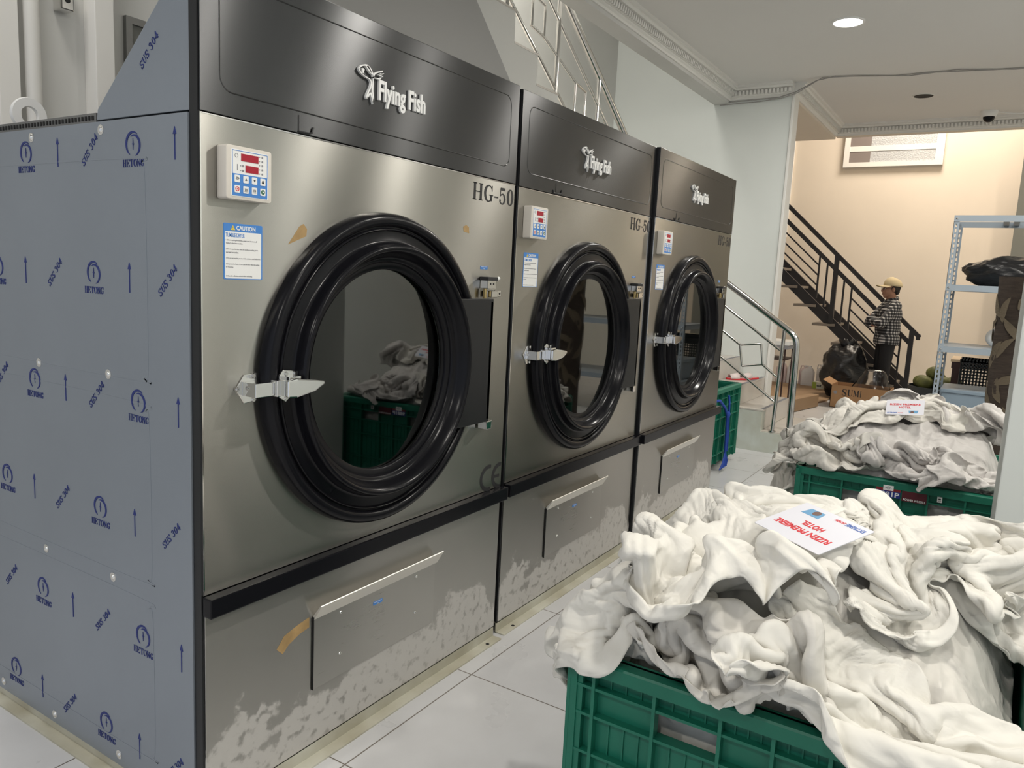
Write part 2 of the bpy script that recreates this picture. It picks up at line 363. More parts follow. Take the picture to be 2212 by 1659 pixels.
# serif glyphs: strokes in a 0..1 box
def _st(x, w=.2): return [[(x, 0, w), (x, 1, w)]]
def _sf(x, y, w=.36): return [[(x-w/2, y, .055), (x+w/2, y, .055)]]
GL = {
 'H': _st(.2)+_st(.8)+_sf(.2, .03)+_sf(.2, .97)+_sf(.8, .03)+_sf(.8, .97)+[[(.2, .5, .06), (.8, .5, .06)]],
 'E': _st(.22)+[[(.02, .03, .06), (.88, .03, .06)], [(.02, .97, .06), (.85, .97, .06)], [(.2, .52, .06), (.62, .52, .06)], [(.86, 0, .05), (.90, .28, .05)], [(.84, .74, .05), (.84, 1, .05)], [(.6, .38, .05), (.6, .66, .05)]],
 'T': _st(.5)+_sf(.5, .03)+[[(.03, .97, .06), (.97, .97, .06)], [(.04, .72, .05), (.04, 1, .05)], [(.96, .72, .05), (.96, 1, .05)]],
 'O': [[(.5+.4*math.cos(a), .5+.47*math.sin(a), .05+.16*abs(math.cos(a))) for a in [2*PI*k/20 for k in range(21)]]],
 'N': [[(.15, 0, .06), (.15, 1, .06)], [(.14, .97, .2), (.84, .05, .2)], [(.85, 0, .06), (.85, 1, .06)]]+_sf(.15, .03, .3)+_sf(.12, .97, .25)+_sf(.85, .97, .3),
 'G': [[(.86, .70, .03), (.80, .86, .06), (.62, .96, .06), (.42, .95, .10), (.22, .80, .19), (.13, .5, .21), (.22, .2, .19), (.42, .04, .09), (.62, .05, .07), (.76, .18, .1)]]+[[(.78, .06, .18), (.78, .40, .18)], [(.58, .41, .055), (.98, .41, .055)], [(.87, .64, .05), (.87, .99, .05)]],
 'S': [[(.84, .72, .03), (.76, .90, .05), (.52, .97, .07), (.25, .90, .12), (.16, .75, .17), (.28, .60, .2), (.6, .44, .2), (.84, .26, .17), (.74, .09, .12), (.46, .02, .07), (.2, .1, .05), (.12, .32, .03)]]+[[(.86, .68, .05), (.86, 1, .05)], [(.12, 0, .05), (.12, .34, .05)]],
 'U': [[(.2, 1, .2), (.2, .35, .2), (.3, .1, .14), (.52, .02, .07), (.74, .12, .06), (.82, .35, .06), (.82, 1, .06)]]+_sf(.2, .97)+_sf(.82, .97, .3),
 'M': [[(.1, 0, .05), (.1, 1, .05)], [(.12, .98, .15), (.5, .05, .13)], [(.5, .05, .05), (.88, .98, .05)], [(.88, 0, .15), (.88, 1, .15)]]+_sf(.1, .03, .22)+_sf(.88, .03, .28),
 '3': [[(.15, .78, .14), (.3, .95, .07), (.55, .97, .08), (.76, .78, .18), (.62, .58, .09), (.4, .53, .05)], [(.4, .53, .05), (.7, .46, .09), (.84, .26, .19), (.66, .05, .09), (.34, .03, .07), (.13, .2, .14)]],
 '0': [[(.5+.33*math.cos(a), .5+.47*math.sin(a), .05+.17*abs(math.cos(a))) for a in [2*PI*k/20 for k in range(21)]]],
 '4': [[(.66, 0, .19), (.66, 1, .19)], [(.62, .98, .06), (.08, .3, .06)], [(.06, .28, .09), (.94, .28, .09)]]+_sf(.66, .03, .34),
 '5': [[(.24, .92, .17), (.84, .92, .17)], [(.22, .98, .05), (.2, .48, .05)], [(.2, .5, .05), (.4, .62, .08), (.66, .58, .12), (.82, .34, .2), (.68, .08, .12), (.4, .02, .07), (.16, .14, .11), (.2, .27, .16)]],
 '-': [[(.1, .36, .13), (.9, .36, .13)]],
}
def add_serif(mb, s, T, u0, v0, width, height, w0, w1, slant=0, adv=None, wt=1.):
    adv = adv or {}
    tot = sum(adv.get(c, 1.) for c in s); x = 0
    for c in s:
        a = adv.get(c, 1.)
        if c in GL:
            cw = a/tot*width*.92
            for st in GL[c]:
                q = [((px*cw/height), py, w) for px, py, w in st]
                TT = (lambda u, v, w, X=x: T(u0+X+u+slant*v, v0+v, w))
                q2 = [(a_[0]*height, a_[1]*height, a_[2]*wt*min(height, cw*1.25)) for a_ in q]
                mb.stroke(q2, TT, w0, w1, sub=2)
        x += a/tot*width
    return mb
def remesh(parts_mb, name, m, parent=None, vox=.01, smooth=6, mesh_only=False):
    """fuse overlapping solids into one continuous surface"""
    me = bpy.data.meshes.new(name); me.from_pydata(parts_mb.v, [], parts_mb.f)
    o = bpy.data.objects.new(name, me); COL.objects.link(o)
    r = o.modifiers.new('r', 'REMESH'); r.mode = 'VOXEL'; r.voxel_size = vox
    s = o.modifiers.new('s', 'SMOOTH'); s.factor = .6; s.iterations = smooth
    dg = bpy.context.evaluated_depsgraph_get(); me2 = bpy.data.meshes.new_from_object(o.evaluated_get(dg))
    bpy.data.objects.remove(o)
    for p in me2.polygons: p.use_smooth = True
    me2.materials.clear(); me2.materials.append(m)
    o = bpy.data.objects.new(name, me2); COL.objects.link(o)
    if parent is not None: o.parent = parent
    return o
def ellipsoid(mb, c, r, n=16, m=10, M=None):
    v = []; f = []
    for i in range(m+1):
        ph = PI*i/m
        for k in range(n):
            t = 2*PI*k/n; p = Vector((r[0]*math.sin(ph)*math.cos(t), r[1]*math.sin(ph)*math.sin(t), r[2]*math.cos(ph)))
            if M: p = M @ p
            v.append(p+Vector(c))
    for i in range(m):
        for k in range(n): f.append((i*n+k, i*n+(k+1) % n, (i+1)*n+(k+1) % n, (i+1)*n+k))
    return mb.add(v, f)
LOGO = [[[4650,18560,4630,18560],[4680,18590,4650,18600],[4720,18630,4690,18650],[4770,18660,4750,18690],[4820,18680,4810,18710],[4870,18690,4870,18730],[4910,18690,4940,18740],[4950,18680,4990,18730],[4990,18660,5050,18700],[5030,18630,5090,18670],[5070,18590,5130,18630],[5110,18560,5160,18580],[5150,18530,5180,18550],[5160,18500,5200,18510],[5170,18480,5200,18480],[5170,18440,5200,18440],[5170,18390,5200,18400],[5160,18350,5190,18360],[5150,18300,5190,18310],[5140,18240,5190,18250],[5140,18180,5190,18190],[5150,18110,5190,18120],[5160,18050,5200,18060],[5170,18000,5210,18010],[5180,17940,5220,17950],[5180,17860,5210,17870],[5190,17800,5190,17800]],[[4620,18560,4650,18580],[4650,18530,4680,18540],[4700,18480,4720,18500],[4750,18460,4770,18470],[4810,18440,4830,18450],[4880,18420,4890,18440],[4940,18410,4950,18430],[5000,18400,5020,18420],[5050,18390,5070,18410],[5070,18360,5100,18380],[5090,18330,5120,18340],[5090,18290,5130,18300],[5080,18250,5120,18250],[5060,18210,5110,18210],[5040,18170,5090,18160],[5000,18100,5050,18100],[4960,18040,5020,18040],[4940,17980,4990,17980],[4930,17930,4980,17940],[4940,17900,4980,17910],[4950,17890,4980,17900]],[[4980,17890,4950,17900],[5010,17940,4970,17940],[5050,17990,5000,18000],[5080,18030,5040,18040],[5080,18040,5100,18080],[5090,18020,5140,18050],[5110,17980,5160,18010],[5130,17950,5180,17970],[5150,17910,5200,17930],[5170,17860,5210,17870],[5190,17820,5200,17820]],[[4760,18590,4790,18620],[4770,18580,4820,18610],[4770,18560,4850,18590],[4780,18550,4840,18560],[4780,18540,4830,18540],[4780,18510,4820,18520],[4790,18490,4810,18490]],[[4900,18670,4980,18730],[4940,18650,5010,18690],[4990,18610,5060,18650],[5050,18570,5100,18600],[5100,18540,5120,18560]],[[5200,18460,5170,18450],[5210,18500,5170,18490],[5230,18540,5180,18550],[5260,18580,5230,18600],[5320,18610,5300,18640],[5380,18640,5370,18670],[5440,18660,5430,18690],[5480,18670,5480,18700],[5520,18690,5500,18700],[5540,18710,5510,18720],[5540,18730,5530,18730]],[[5370,18580,5360,18580],[5410,18600,5400,18610],[5450,18610,5450,18640],[5490,18620,5500,18640],[5540,18630,5530,18650],[5570,18650,5560,18660],[5590,18670,5580,18670]],[[5400,18560,5400,18580],[5430,18570,5430,18590],[5460,18570,5480,18600],[5510,18570,5520,18590],[5560,18570,5560,18580]],[[5230,18460,5230,18480],[5270,18470,5280,18490],[5320,18470,5330,18490],[5380,18470,5380,18500],[5420,18480,5420,18500],[5460,18490,5440,18510],[5480,18510,5450,18520],[5490,18530,5460,18530],[5490,18550,5470,18550]]]
# ================= SETTING =================
def setting():
    struct(MB().box(-4.2, 11.1, -3.8, 3.4, -.12, 0).build('floor', M_FLOOR))
    H = 3.16
    b = MB(); b.box(-4.2, 6.25, -3.8, .88, H, H+.12); b.box(6.25, 8.3, -3.8, .30, H, H+.12)
    struct(b.build('ceiling', M_CEIL))
    struct(MB().box(-4.2, 6.25, .88, 1.02, 3.02, 4.9).build('wall_beam', M_WALLB))
    struct(MB().box(6.40, 8.3, .30, .95, 3.02, 4.9).build('wall_beam_hall', M_CREAM))
    struct(MB().box(8.28, 8.42, -3.8, .30, 3.05, 5.1).build('wall_hall_lintel', M_CREAM))
    struct(MB().box(-4.2, 6.4, 2.05, 2.2, 0, 4.9).build('wall_back', M_WALLB))
    struct(MB().box(6.25, 6.40, .30, 2.05, 0, 4.9).build('wall_far', M_WALL))
    struct(MB().box(-4.2, 8.4, .88, 3.4, 4.9, 5.0).build('ceiling_stairwell', M_WALLB))
    struct(MB().box(10.9, 11.05, -3.8, 3.4, 0, 5.1).build('wall_hall', M_CREAM))
    struct(MB().box(6.25, 11.05, 3.3, 3.45, 0, 5.1).build('wall_hall_left', M_CREAM))
    struct(MB().box(8.42, 11.05, -3.8, 3.4, 5.1, 5.2).build('ceiling_hall', M_CREAM))
    struct(MB().box(-4.2, 11.05, -3.95, -3.8, 0, 5.1).build('wall_right', M_WALL))
    # square column beside the far crate
    struct(MB().box(1.72, 2.30, -2.1, -1.525, 0, 3.16).build('wall_column', M_WALL, bevel=.004))
    struct(MB().box(10.55, 10.9, -2.6, -1.50, 0, 5.1).build('wall_hall_pier', M_GREYCAB))
    # cornices: stepped profile with dentils
    def cornice(name, a, b_, nrm, m=M_TRIM):
        a = Vector(a); b_ = Vector(b_); d = (b_-a).normalized(); n = Vector(nrm); L = (b_-a).length
        T = lambda u, v, w: tuple(a+d*w+n*u+Vector((0, 0, v)))
        prof = [(0, -.115), (.012, -.115), (.016, -.10), (.03, -.092), (.03, -.085), (.042, -.085), (.042, -.045), (.075, -.04), (.085, -.028), (.085, -.02), (.10, -.018), (.105, 0), (0, 0)]
        mb = MB(); mb.prism(prof, T, 0, L)
        k = 0
        while k < L-.03:
            mb.prism([(.040, -.083), (.060, -.083), (.066, -.048), (.040, -.048)], T, k, k+.018); k += .034
        struct(mb.build(name, m))
    cornice('trim_1', (-4.2, .88, 3.16), (6.25, .88, 3.16), (0, -1, 0))
    cornice('trim_2', (6.25, .88, 3.16), (6.25, .30, 3.16), (-1, 0, 0))
    cornice('trim_3', (6.25, .30, 3.16), (8.28, .30, 3.16), (0, -1, 0))
    cornice('trim_4', (8.28, .30, 3.16), (8.28, -3.8, 3.16), (-1, 0, 0))
    # rounded wall end
    struct(MB().box(6.235, 6.41, .285, .31, 0, 3.05).build('trim_5', M_TRIM, bevel=.006))
    # window high in the cream wall
    win = struct(MB().box(10.865, 10.905, -.56, .60, 3.09, 3.65).build('window_1', M_TRIM))
    fr = MB()
    for y0, y1, z0, z1 in ((-.60, -.50, 3.08, 3.66), (.57, .64, 3.08, 3.66), (-.50, .57, 3.08, 3.14), (-.50, .57, 3.60, 3.66)):
        fr.box(10.83, 10.9, y0, y1, z0, z1)
    fr.build('window_frame', M_TRIM, win)
    MB().box(10.845, 10.86, .30, .57, 3.36, 3.60).build('window_pane', M_PANE2, win)
    MB().box(10.845, 10.86, .30, .57, 3.14, 3.29).build('window_pane', M_PANE2, win)
    MB().box(10.845, 10.86, -.5, .30, 3.36, 3.60).build('window_pane', M_FROST, win)
    MB().box(10.845, 10.86, -.5, .30, 3.14, 3.29).build('window_pane', M_FROST, win)
    MB().box(10.838, 10.86, -.5, .57, 3.29, 3.36).build('window_bar', M_TRIM, win)
    w2 = struct(MB().box(10.84, 10.9, 1.33, 1.62, 2.1, 3.5).build('window_2', M_TRIM))
    MB().box(10.835, 10.842, 1.36, 1.60, 2.14, 3.46).build('window_pane', mat('lit_pane', (.9, .9, .88), .4, emit=(1, .98, .94), estr=1.6), w2)
    # back wall relief at the left edge
    mb = MB(); mb.box(.90, .985, 1.96, 2.05, 0, 4.9)
    struct(mb.build('trim_6', M_TRIM, bevel=.004))
    struct(MB().box(.52, .60, 1.98, 2.05, 0, 4.9).build('trim_7', M_TRIM, bevel=.004))
setting()

tag(MB().tube([(.655, 1.99, 0), (.655, 1.99, 4.9)], .030, 14).build('drain_pipe', M_PIPE, smooth=.8), 'vertical off-white plastic pipe running up the back wall behind the nearest dryer', 'pipe')
def bracket():
    t = thing('door_closer', (.80, 2.02, 2.36), 'small shiny metal box with an opening, high on the grey back wall', 'door hardware')
    MB().box(-.028, .028, -.035, .03, 0, .16).build('housing', M_CHROME, t, bevel=.006)
    MB().cyl((0, -.037, .04), (0, -.030, .04), .011).build('hole', M_DARK, t)
bracket()
def hatch():
    t = thing('wall_hatch', (1.08, 2.05, 2.0), 'grey metal framed hatch on the back wall beside the slanted blue-film housing', 'hatch')
    m = MB()
    for x0, x1, z0, z1 in ((0, .03, 0, .43), (.03, .37, .40, .43), (.37, .4, 0, .43), (.03, .37, 0, .03)): m.box(x0, x1, -.025, 0, z0, z1)
    m.build('frame', M_HOUS, t); MB().box(.03, .37, -.012, 0, .03, .40).build('panel', M_GREYCAB, t)
hatch()

# ================= LAMPS, CEILING FITTINGS =================
def downlight(x, y):
    t = thing('downlight', (x, y, 3.16), 'bright round white downlight, lit, in the white ceiling', 'ceiling light')
    T = TOPD()
    MB().lathe([(.090, 0), (.108, 0), (.106, -.006), (.092, -.008), (.090, 0)], T, 40).build('trim_ring', M_WHITE, t, smooth=.6)
    MB().prism(circ(.090, 40), T, -.006, -.001).build('diffuser', M_LAMP, t)
downlight(4.76, -.37)
def dead_spot():
    t = thing('recessed_downlight', (7.12, -.646, 3.16), 'dark unlit round recessed downlight in the ceiling near the hall', 'ceiling light')
    MB().lathe([(.082, 0), (.094, 0), (.092, -.006), (.082, -.004)], TOPD(), 32).build('trim_ring', M_TRIM, t, smooth=.6)
    MB().lathe([(.082, -.003), (.078, -.002), (.001, -.002)], TOPD(), 32).build('reflector', M_DARK, t)
dead_spot()
def cctv():
    t = thing('dome_camera', (7.98, -1.156, 3.16), 'white dome security camera with dark glass eye, on the ceiling', 'camera')
    MB().lathe([(.001, 0), (.075, 0), (.075, -.012), (.066, -.045), (.055, -.055), (.05, -.055)], TOPD(), 28).build('base', M_WHITE, t, smooth=.6)
    ellipsoid(MB(), (0, 0, -.055), (.052, .052, .052)).build('dome', M_BLACK, t, smooth=2)
    MB().tube([(0, -.07, -.01), (.02, -.2, -.03), (.10, -.34, -.02), (.2, -.40, -.004)], .006, 6).build('cable', M_WHITE, t, smooth=1)
cctv()
def cable(name, pts, r, label):
    tag(MB().tube(pts, r, 6).build(name, mat('cable_grey', (.32, .31, .30), .6), smooth=1), label, 'cable')
cable('ceiling_cable', [(6.235, .98, 3.03), (6.235, .7, 3.035), (6.225, .42, 3.04), (6.21, .28, 3.07), (6.16, .10, 3.14), (6.13, -.05, 3.153), (6.28, -.5, 3.153), (6.27, -.75, 3.154), (6.36, -1.2, 3.154), (6.38, -1.5, 3.153), (6.40, -2.0, 3.154)], .0045, 'thin grey cable along the wall top and across the ceiling, the straighter strand')
cable('ceiling_cable', [(6.235, .96, 3.01), (6.238, .6, 3.018), (6.225, .40, 3.03), (6.2, .26, 3.06), (6.12, .05, 3.149), (6.17, -.22, 3.15), (6.32, -.6, 3.153), (6.25, -.95, 3.153), (6.40, -1.35, 3.154), (6.36, -1.9, 3.154)], .004, 'second thin grey cable weaving beside the first across the ceiling')

# ================= TUMBLE DRYERS =================
PF = .0012
def arc_pts(cx, cy, r, a0, a1, w0, wm, n=14, ry=None):
    ry = ry or r; out = []
    for k in range(n+1):
        t = k/n; a = a0+(a1-a0)*t; out.append((cx+r*math.cos(a), cy+ry*math.sin(a), w0+(wm-w0)*math.sin(PI*t)**.7))
    return out
def film_prints(par, gable=False):
    T = SIDE(-.0035)
    k = 0
    for z in (1.604, 1.014, .424, 1.309, .719, .128):
        half = z in (1.309, .719, .128)
        for j in (-1, 0, 1):
            y = (.405 if half else .230)+.475*j
            if y < .05 or y > .97: continue
            mb = MB()
            TT = (lambda u, v, w, Y=y, Z=z: T(Y-u if False else Y-u*1, Z+v, w))
            # crescent pair, star
            TT = (lambda u, v, w, Y=y, Z=z: (-.0035-w, Y-u, Z+v))
            mb.stroke(arc_pts(.0, 0, .0262, math.radians(52), math.radians(240), .0006, .0062), TT, 0, PF)
            mb.stroke(arc_pts(.0028, -.0035, .0228, math.radians(118), math.radians(-75), .0006, .0058), TT, 0, PF)
            mb.prism([(0, .0125), (.0012, .0012), (.005, 0), (.0012, -.0012), (0, -.0125), (-.0012, -.0012), (-.005, 0), (-.0012, .0012)], TT, 0, PF)
            add_serif(mb, 'HETONG', TT, -.041, -.050, .083, .0165, 0, PF, wt=.62)
            mb.build('film_logo', M_INK, par)
    for z in (1.598, 1.008, .415, 1.303, .710, .118):
        half = z in (1.303, .710, .118)
        for j in (-1, 0, 1):
            y = (.255 if half else .076)+.475*j
            if .04 < y < .97:
                TT = (lambda u, v, w, Y=y, Z=z: (-.0035-w, Y-u, Z+v))
                MB().prism([(-.0012, -.034), (.0012, -.034), (.0012, .020), (.006, .020), (0, .036), (-.006, .020), (-.0012, .020)], TT, 0, PF).build('film_arrow', M_INK, par)
            y = (.109 if half else .408)+.475*(j if half else j)
            if .06 < y < .97:
                c, s = math.cos(.80), math.sin(.80)
                TT = (lambda u, v, w, Y=y, Z=z: (-.0035-w, Y-(u*c-v*s), Z+(u*s+v*c)))
                add_serif(MB(), 'SUS 304', TT, -.046, -.008, .092, .0165, 0, PF, slant=.15, adv={' ': .5}, wt=.72).build('film_lettering', M_INK, par)
    c, s = math.cos(.80), math.sin(.80)
    TT = (lambda u, v, w: (.0010-w, .171-(u*c-v*s), 1.80+(u*s+v*c)))
    add_serif(MB(), 'SUS 304', TT, -.046, -.008, .092, .0165, 0, PF, slant=.15, adv={' ': .5}, wt=.72).build('film_lettering', M_INK, par)

CX, CZ = .593, 1.068
def plate_with_hole(x0, x1, z0, z1, y0, y1, cx, cz, R, n=96):
    mb = MB(); ang = [2*PI*k/n for k in range(n)]
    for X in (x0, x1):
        for Z in (z0, z1): ang.append(math.atan2(Z-cz, X-cx) % (2*PI))
    ang = sorted(ang); N = len(ang); v = []
    for a in ang:
        c, s = math.cos(a), math.sin(a)
        t = min([(((x1 if c > 0 else x0)-cx)/c) if abs(c) > 1e-9 else 1e9, (((z1 if s > 0 else z0)-cz)/s) if abs(s) > 1e-9 else 1e9])
        for y in (y0, y1): v += [(cx+R*c, y, cz+R*s), (cx+t*c, y, cz+t*s)]
    f = []
    for i in range(N):
        a = 4*i; b = 4*((i+1) % N)
        f += [(a, b, b+1, a+1), (a+2, a+3, b+3, b+2), (a+1, b+1, b+3, a+3), (a, a+2, b+2, b)]
    return mb.add(v, f)
DOORPROF = [(.283, .001), (.2835, -.006), (.2855, -.0085), (.303, -.0105), (.3045, -.016), (.3075, -.019), (.313, -.020), (.318, -.024), (.322, -.033), (.3265, -.045), (.332, -.056), (.338, -.0625), (.344, -.0645), (.3485, -.062), (.351, -.055), (.3525, -.044), (.3545, -.033), (.358, -.0265), (.364, -.0245), (.388, -.0225), (.3895, -.0275), (.3925, -.029), (.3955, -.0275), (.397, -.021), (.4005, -.021), (.402, -.0265), (.407, -.0325), (.416, -.0355), (.426, -.0335), (.433, -.0265), (.437, -.016), (.438, 0)]
def cap_strip(mb, T, pts, w, t0, t1): mb.stroke([(a, b, w) for a, b in pts], T, t0, t1)

CAUTION = ["1. Before repairing the machine, power must be turned off,", "waiting for the driver machine.", "", "2. Do not open the door when the machine is working, just in", "case hands are crushed.", "", "3. Do not put anything on top of the machine, avoid risk of fire.", "", "4. To protect the heater, do not open the door when the machine", "is heating.", "", "", "5. Clean the collection network after each using."]
def dryer(loc, label, film=False, ce=False, tilt=0.):
    t = thing('tumble_dryer', loc, label, 'dryer', 'row of tumble dryers')
    F = FRONT()
    W = 1.25
    # body
    mb = MB()
    mb.box(.004, .010, .012, 1.0, .046, 1.662); mb.box(W-.010, W-.004, .012, 1.0, .046, 1.662)
    mb.box(.004, W-.004, .99, 1.0, .046, 1.662); mb.box(.004, W-.004, .012, 1.0, 1.652, 1.662); mb.box(.004, W-.004, .012, 1.0, .046, .056)
    cab = mb.build('cabinet', M_HOUS, t)
    if film:
        MB().box(-.0035, .004, .032, .992, .028, 1.661).build('side_panel', M_FILM, t)['label'] = 'side wall under blue-grey protective film'
        sp = t.children[-1]
        # press lines of the sheet metal, raised outlines
        T = SIDE(-.0030)
        for z0, z1, y1 in ((1.06, 1.575, .19), (.565, 1.01, .19), (.10, .52, .19)):
            TT = lambda u, v, w: (-.0030-w, u, v)
            mbr = MB(); pts = [(.985, z1), (.24, z1), (.205, z1-.015), (y1, z1-.05), (y1, z0+.05), (.205, z0+.012), (.24, z0), (.985, z0-.0)]
            mbr.stroke([(a, b, .005) for a, b in pts], TT, -.0005, .0011, sub=4); mbr.build('press_line', M_FILM, t)
        film_prints(t)
        for y, z in ((.673, 1.640), (.357, 1.642), (.679, 1.061), (.352, 1.066), (.678, .544), (.354, .546), (.96, .055), (.667, .055), (.348, .059)):
            m_ = MB(); ellipsoid(m_, (-.004, y, z), (.006, .008, .008), 12, 8); m_.prism(circ(.012, 16, y, z), lambda u, v, w: (-.0035-w, u, v), 0, .002)
            m_.build('bolt', M_CHROME, t, smooth=1)
    # perforated strip along the top edge
    mb = MB().box(.004, .03, .39, .992, 1.661, 1.684)
    tr = mb.build('top_rail', M_HOUS, t)
    mb = MB()
    for k in range(40): mb.box(.002, .006, .40+.0148*k, .4065+.0148*k, 1.668, 1.678)
    mb.build('perforation', M_DARK, t)
    # wedge shaped upper housing behind the header
    mb = MB(); S2 = lambda u, v, w: (w, u, v)
    mb.prism([(.024, 1.666), (.383, 1.666), (.378, 1.690), (.03, 1.988), (.024, 1.988)], S2, .001, W-.001)
    mb.build('upper_housing', M_FILM if film else M_HOUS, t, bevel=.002)
    # black strip painting the shade of the open gap at the front corner
    MB().box(.0, .006, .004, .030, .046, 1.985).build('corner_gap_shade', M_BLACKM, t)
    # dark gap between machines
    # front panels
    plate_with_hole(.006, W-.006, .590, 1.659, .0, .012, CX, CZ, .30).build('front_panel', M_STEEL, t)
    edge = MB(); edge.box(.003, .006, -.0005, .012, .59, 1.659); edge.box(.003, W-.003, -.001, .006, 1.659, 1.6615)
    edge.build('panel_edge', M_CHROME, t)
    MB().box(.006, W-.006, 0, .012, .046, .544).build('lower_panel', M_STEEL_LOW, t, bevel=.001)
    # header
    hd = MB().box(.003, W-.003, -.001, .022, 1.664, 1.990).build('header_panel', M_HEADER, t, bevel=.0015)
    mb = MB(); o = rrect(1.150, .233, .035, 6, .625, 1.829); i2 = rrect(1.143, .226, .0315, 6, .625, 1.829)
    n = len(o)
    v = [F(u, w_, .001) for u, w_ in o]+[F(u, w_, .0022) for u, w_ in [((a[0]+b[0])/2, (a[1]+b[1])/2) for a, b in zip(o, i2)]]+[F(u, w_, .001) for u, w_ in i2]
    mb.add(v, [(k, (k+1) % n, n+(k+1) % n, n+k) for k in range(n)]+[(n+k, n+(k+1) % n, 2*n+(k+1) % n, 2*n+k) for k in range(n)])
    mb.build('press_line', M_HEADER, hd)
    mb = MB(); mb.box(.2705, .273, -.0022, -.001, 1.666, 1.705)
    mb.tube([(.2705, -.002, 1.668), (.30, -.004, 1.668), (.312, -.004, 1.671), (.316, -.003, 1.684)], .0022, 6)
    if not film: mb.tube([(.272, -.002, 1.668), (.25, -.004, 1.668), (.247, -.003, 1.678)], .0022, 6)
    mb.build('catch', M_BLK, hd)
    # raised logo of the maker
    mb = MB(); kk = 0
    for L in LOGO:
        for a, b in zip(L[:-1], L[1:]):
            q = [(a[0]/1e4, a[1]/1e4), (b[0]/1e4, b[1]/1e4), (b[2]/1e4, b[3]/1e4), (a[2]/1e4, a[3]/1e4)]
            mb.prism(q, F, .001, .008)
    add_text(mb, 'Flying Fish', F, .5415, 1.780, .7365, 1.8475, .001, .008, bold=.022)
    mb.build('brand_lettering', M_WHITE, hd)
    # model mark
    mb = MB(); add_serif(mb, 'HG-50', F, .996, 1.5875, .247, .054, 0, .0007, adv={'H': 1.25, 'G': 1.2, '-': .6, '5': .95, '0': .95})
    mb.build('model_lettering', M_BLK, t)
    if ce:
        mb = MB()
        mb.stroke(arc_pts(1.163, .635, .047, math.radians(75), math.radians(285), .013, .015, ry=.041), F, 0, .0007)
        mb.stroke(arc_pts(1.233, .632, .043, math.radians(80), math.radians(280), .013, .015, ry=.041), F, 0, .0007)
        mb.stroke([(1.196, .632, .011), (1.230, .632, .011)], F, 0, .0007)
        mb.build('conformity_mark', M_BLK, t)
    # control box
    cb = MB().prism(rrect(.1215, .114, .006, 4, .1035, 1.544), F, 0, .034).build('control_panel', M_IVORY, t, bevel=.0035, smooth=.6)
    MB().prism(rrect(.099, .100, .002, 2, .104, 1.5435), F, .034, .0348).build('membrane', M_WHITE, cb)
    mb = MB(); mb.prism(rrect(.0935, .0465, .001, 2, .104, 1.5185), F, .0348, .0353)
    for q in ((.0572, .0582, 1.54, 1.591), (.150, .151, 1.54, 1.591), (.0572, .151, 1.590, 1.5912)): mb.box(q[0], q[1], -.0353, -.0348, q[2], q[3])
    mb.build('key_field', M_BLUEP, cb)
    MB().box(.080, .126, -.0357, -.0348, 1.570, 1.5855).build('display', M_RED, cb)
    MB().box(.0915, .126, -.0357, -.0348, 1.547, 1.562).build('display', M_RED, cb)
    mb = MB()
    for k in range(5): mb.prism(circ(.0012, 8, .1295, 1.5845-.009*k), F, .0348, .0355); mb.prism(rrect(.004, .004, .001, 2, .1368, 1.5845-.009*k), F, .0348, .0355)
    mb.box(.0695, .0708, -.0355, -.0348, 1.549, 1.562); mb.lathe([(.0036, .0348), (.0036, .0355), (.0044, .0355), (.0044, .0348)], lambda u, v, w: F(.068+u, 1.580+v, w), 20)
    for z in (1.5595, 1.5495): mb.prism(circ(.0012, 8, .079, z), F, .0348, .0355); mb.prism(rrect(.0045, .004, .001, 2, .085, z), F, .0348, .0355)
    mb.build('symbols', M_GREYP, cb)
    for r, z in enumerate((1.5315, 1.5095)):
        for k in range(4):
            x = .0692+.0229*k
            key = MB().prism(rrect(.0142, .0155, .002, 3, x, z), F, .0353, .0362).build('key', M_WHITE, cb)
            mb = MB(); mm = M_BLK
            if r == 0 and k == 1: mb.prism([(x-.003, z-.002), (x+.003, z-.002), (x, z+.003)], F, .0362, .0366)
            elif r == 0 and k == 2: mb.prism([(x-.003, z+.002), (x, z-.003), (x+.003, z+.002)], F, .0362, .0366)
            elif r == 0 and k == 0: mb.stroke([(x-.004, z-.001, .0012), (x+.002, z-.001, .0012), (x+.0045, z+.001, .0012), (x+.002, z+.0025, .0012), (x-.003, z+.0025, .0012)], F, .0362, .0366)
            elif r == 0: mb.prism(rrect(.006, .004, .0005, 1, x, z-.0015), F, .0362, .0366); mb.stroke(arc_pts(x, z+.001, .002, 0, PI, .001, .001), F, .0362, .0366)
            elif k == 0:
                mb.lathe([(.0035, .0362), (.0035, .0366), (.0052, .0366), (.0052, .0362)], lambda u, v, w, X=x, Z=z: F(X+u, Z+v, w), 20); mb.prism(circ(.0016, 10, x, z), F, .0362, .0366); mm = M_REDP
            elif k == 3:
                mb.prism(circ(.0052, 20, x, z), F, .0362, .0366); mm = M_GREEN
                MB().prism([(x-.0016, z-.0028), (x+.003, z), (x-.0016, z+.0028)], F, .0366, .0368).build('start_symbol', M_WHITE, key)
            else:
                for j in (-1, 0, 1): mb.stroke([(x+.0025*j-.0005, z-.002, .001), (x+.0025*j+.0005, z, .001), (x+.0025*j-.0005, z+.003, .001)], F, .0362, .0366)
                mb.box(x-.004, x+.004, -.0366, -.0362, z-.0042, z-.0034)
            mb.build('key_symbol', mm, key)
    # caution label
    cl = MB().prism(rrect(.106, .124, .003, 3, .113, 1.375), F, 0, .0006).build('caution_label', M_BLUEP, t)
    MB().prism(rrect(.099, .104, .003, 3, .113, 1.367), F, .0006, .0010).build('label_field', M_WHITE, cl)
    mb = MB(); add_text(mb, 'CAUTION', F, .094, 1.4225, .146, 1.4325, .0006, .0012, bold=.02); mb.build('label_title', M_WHITE, cl)
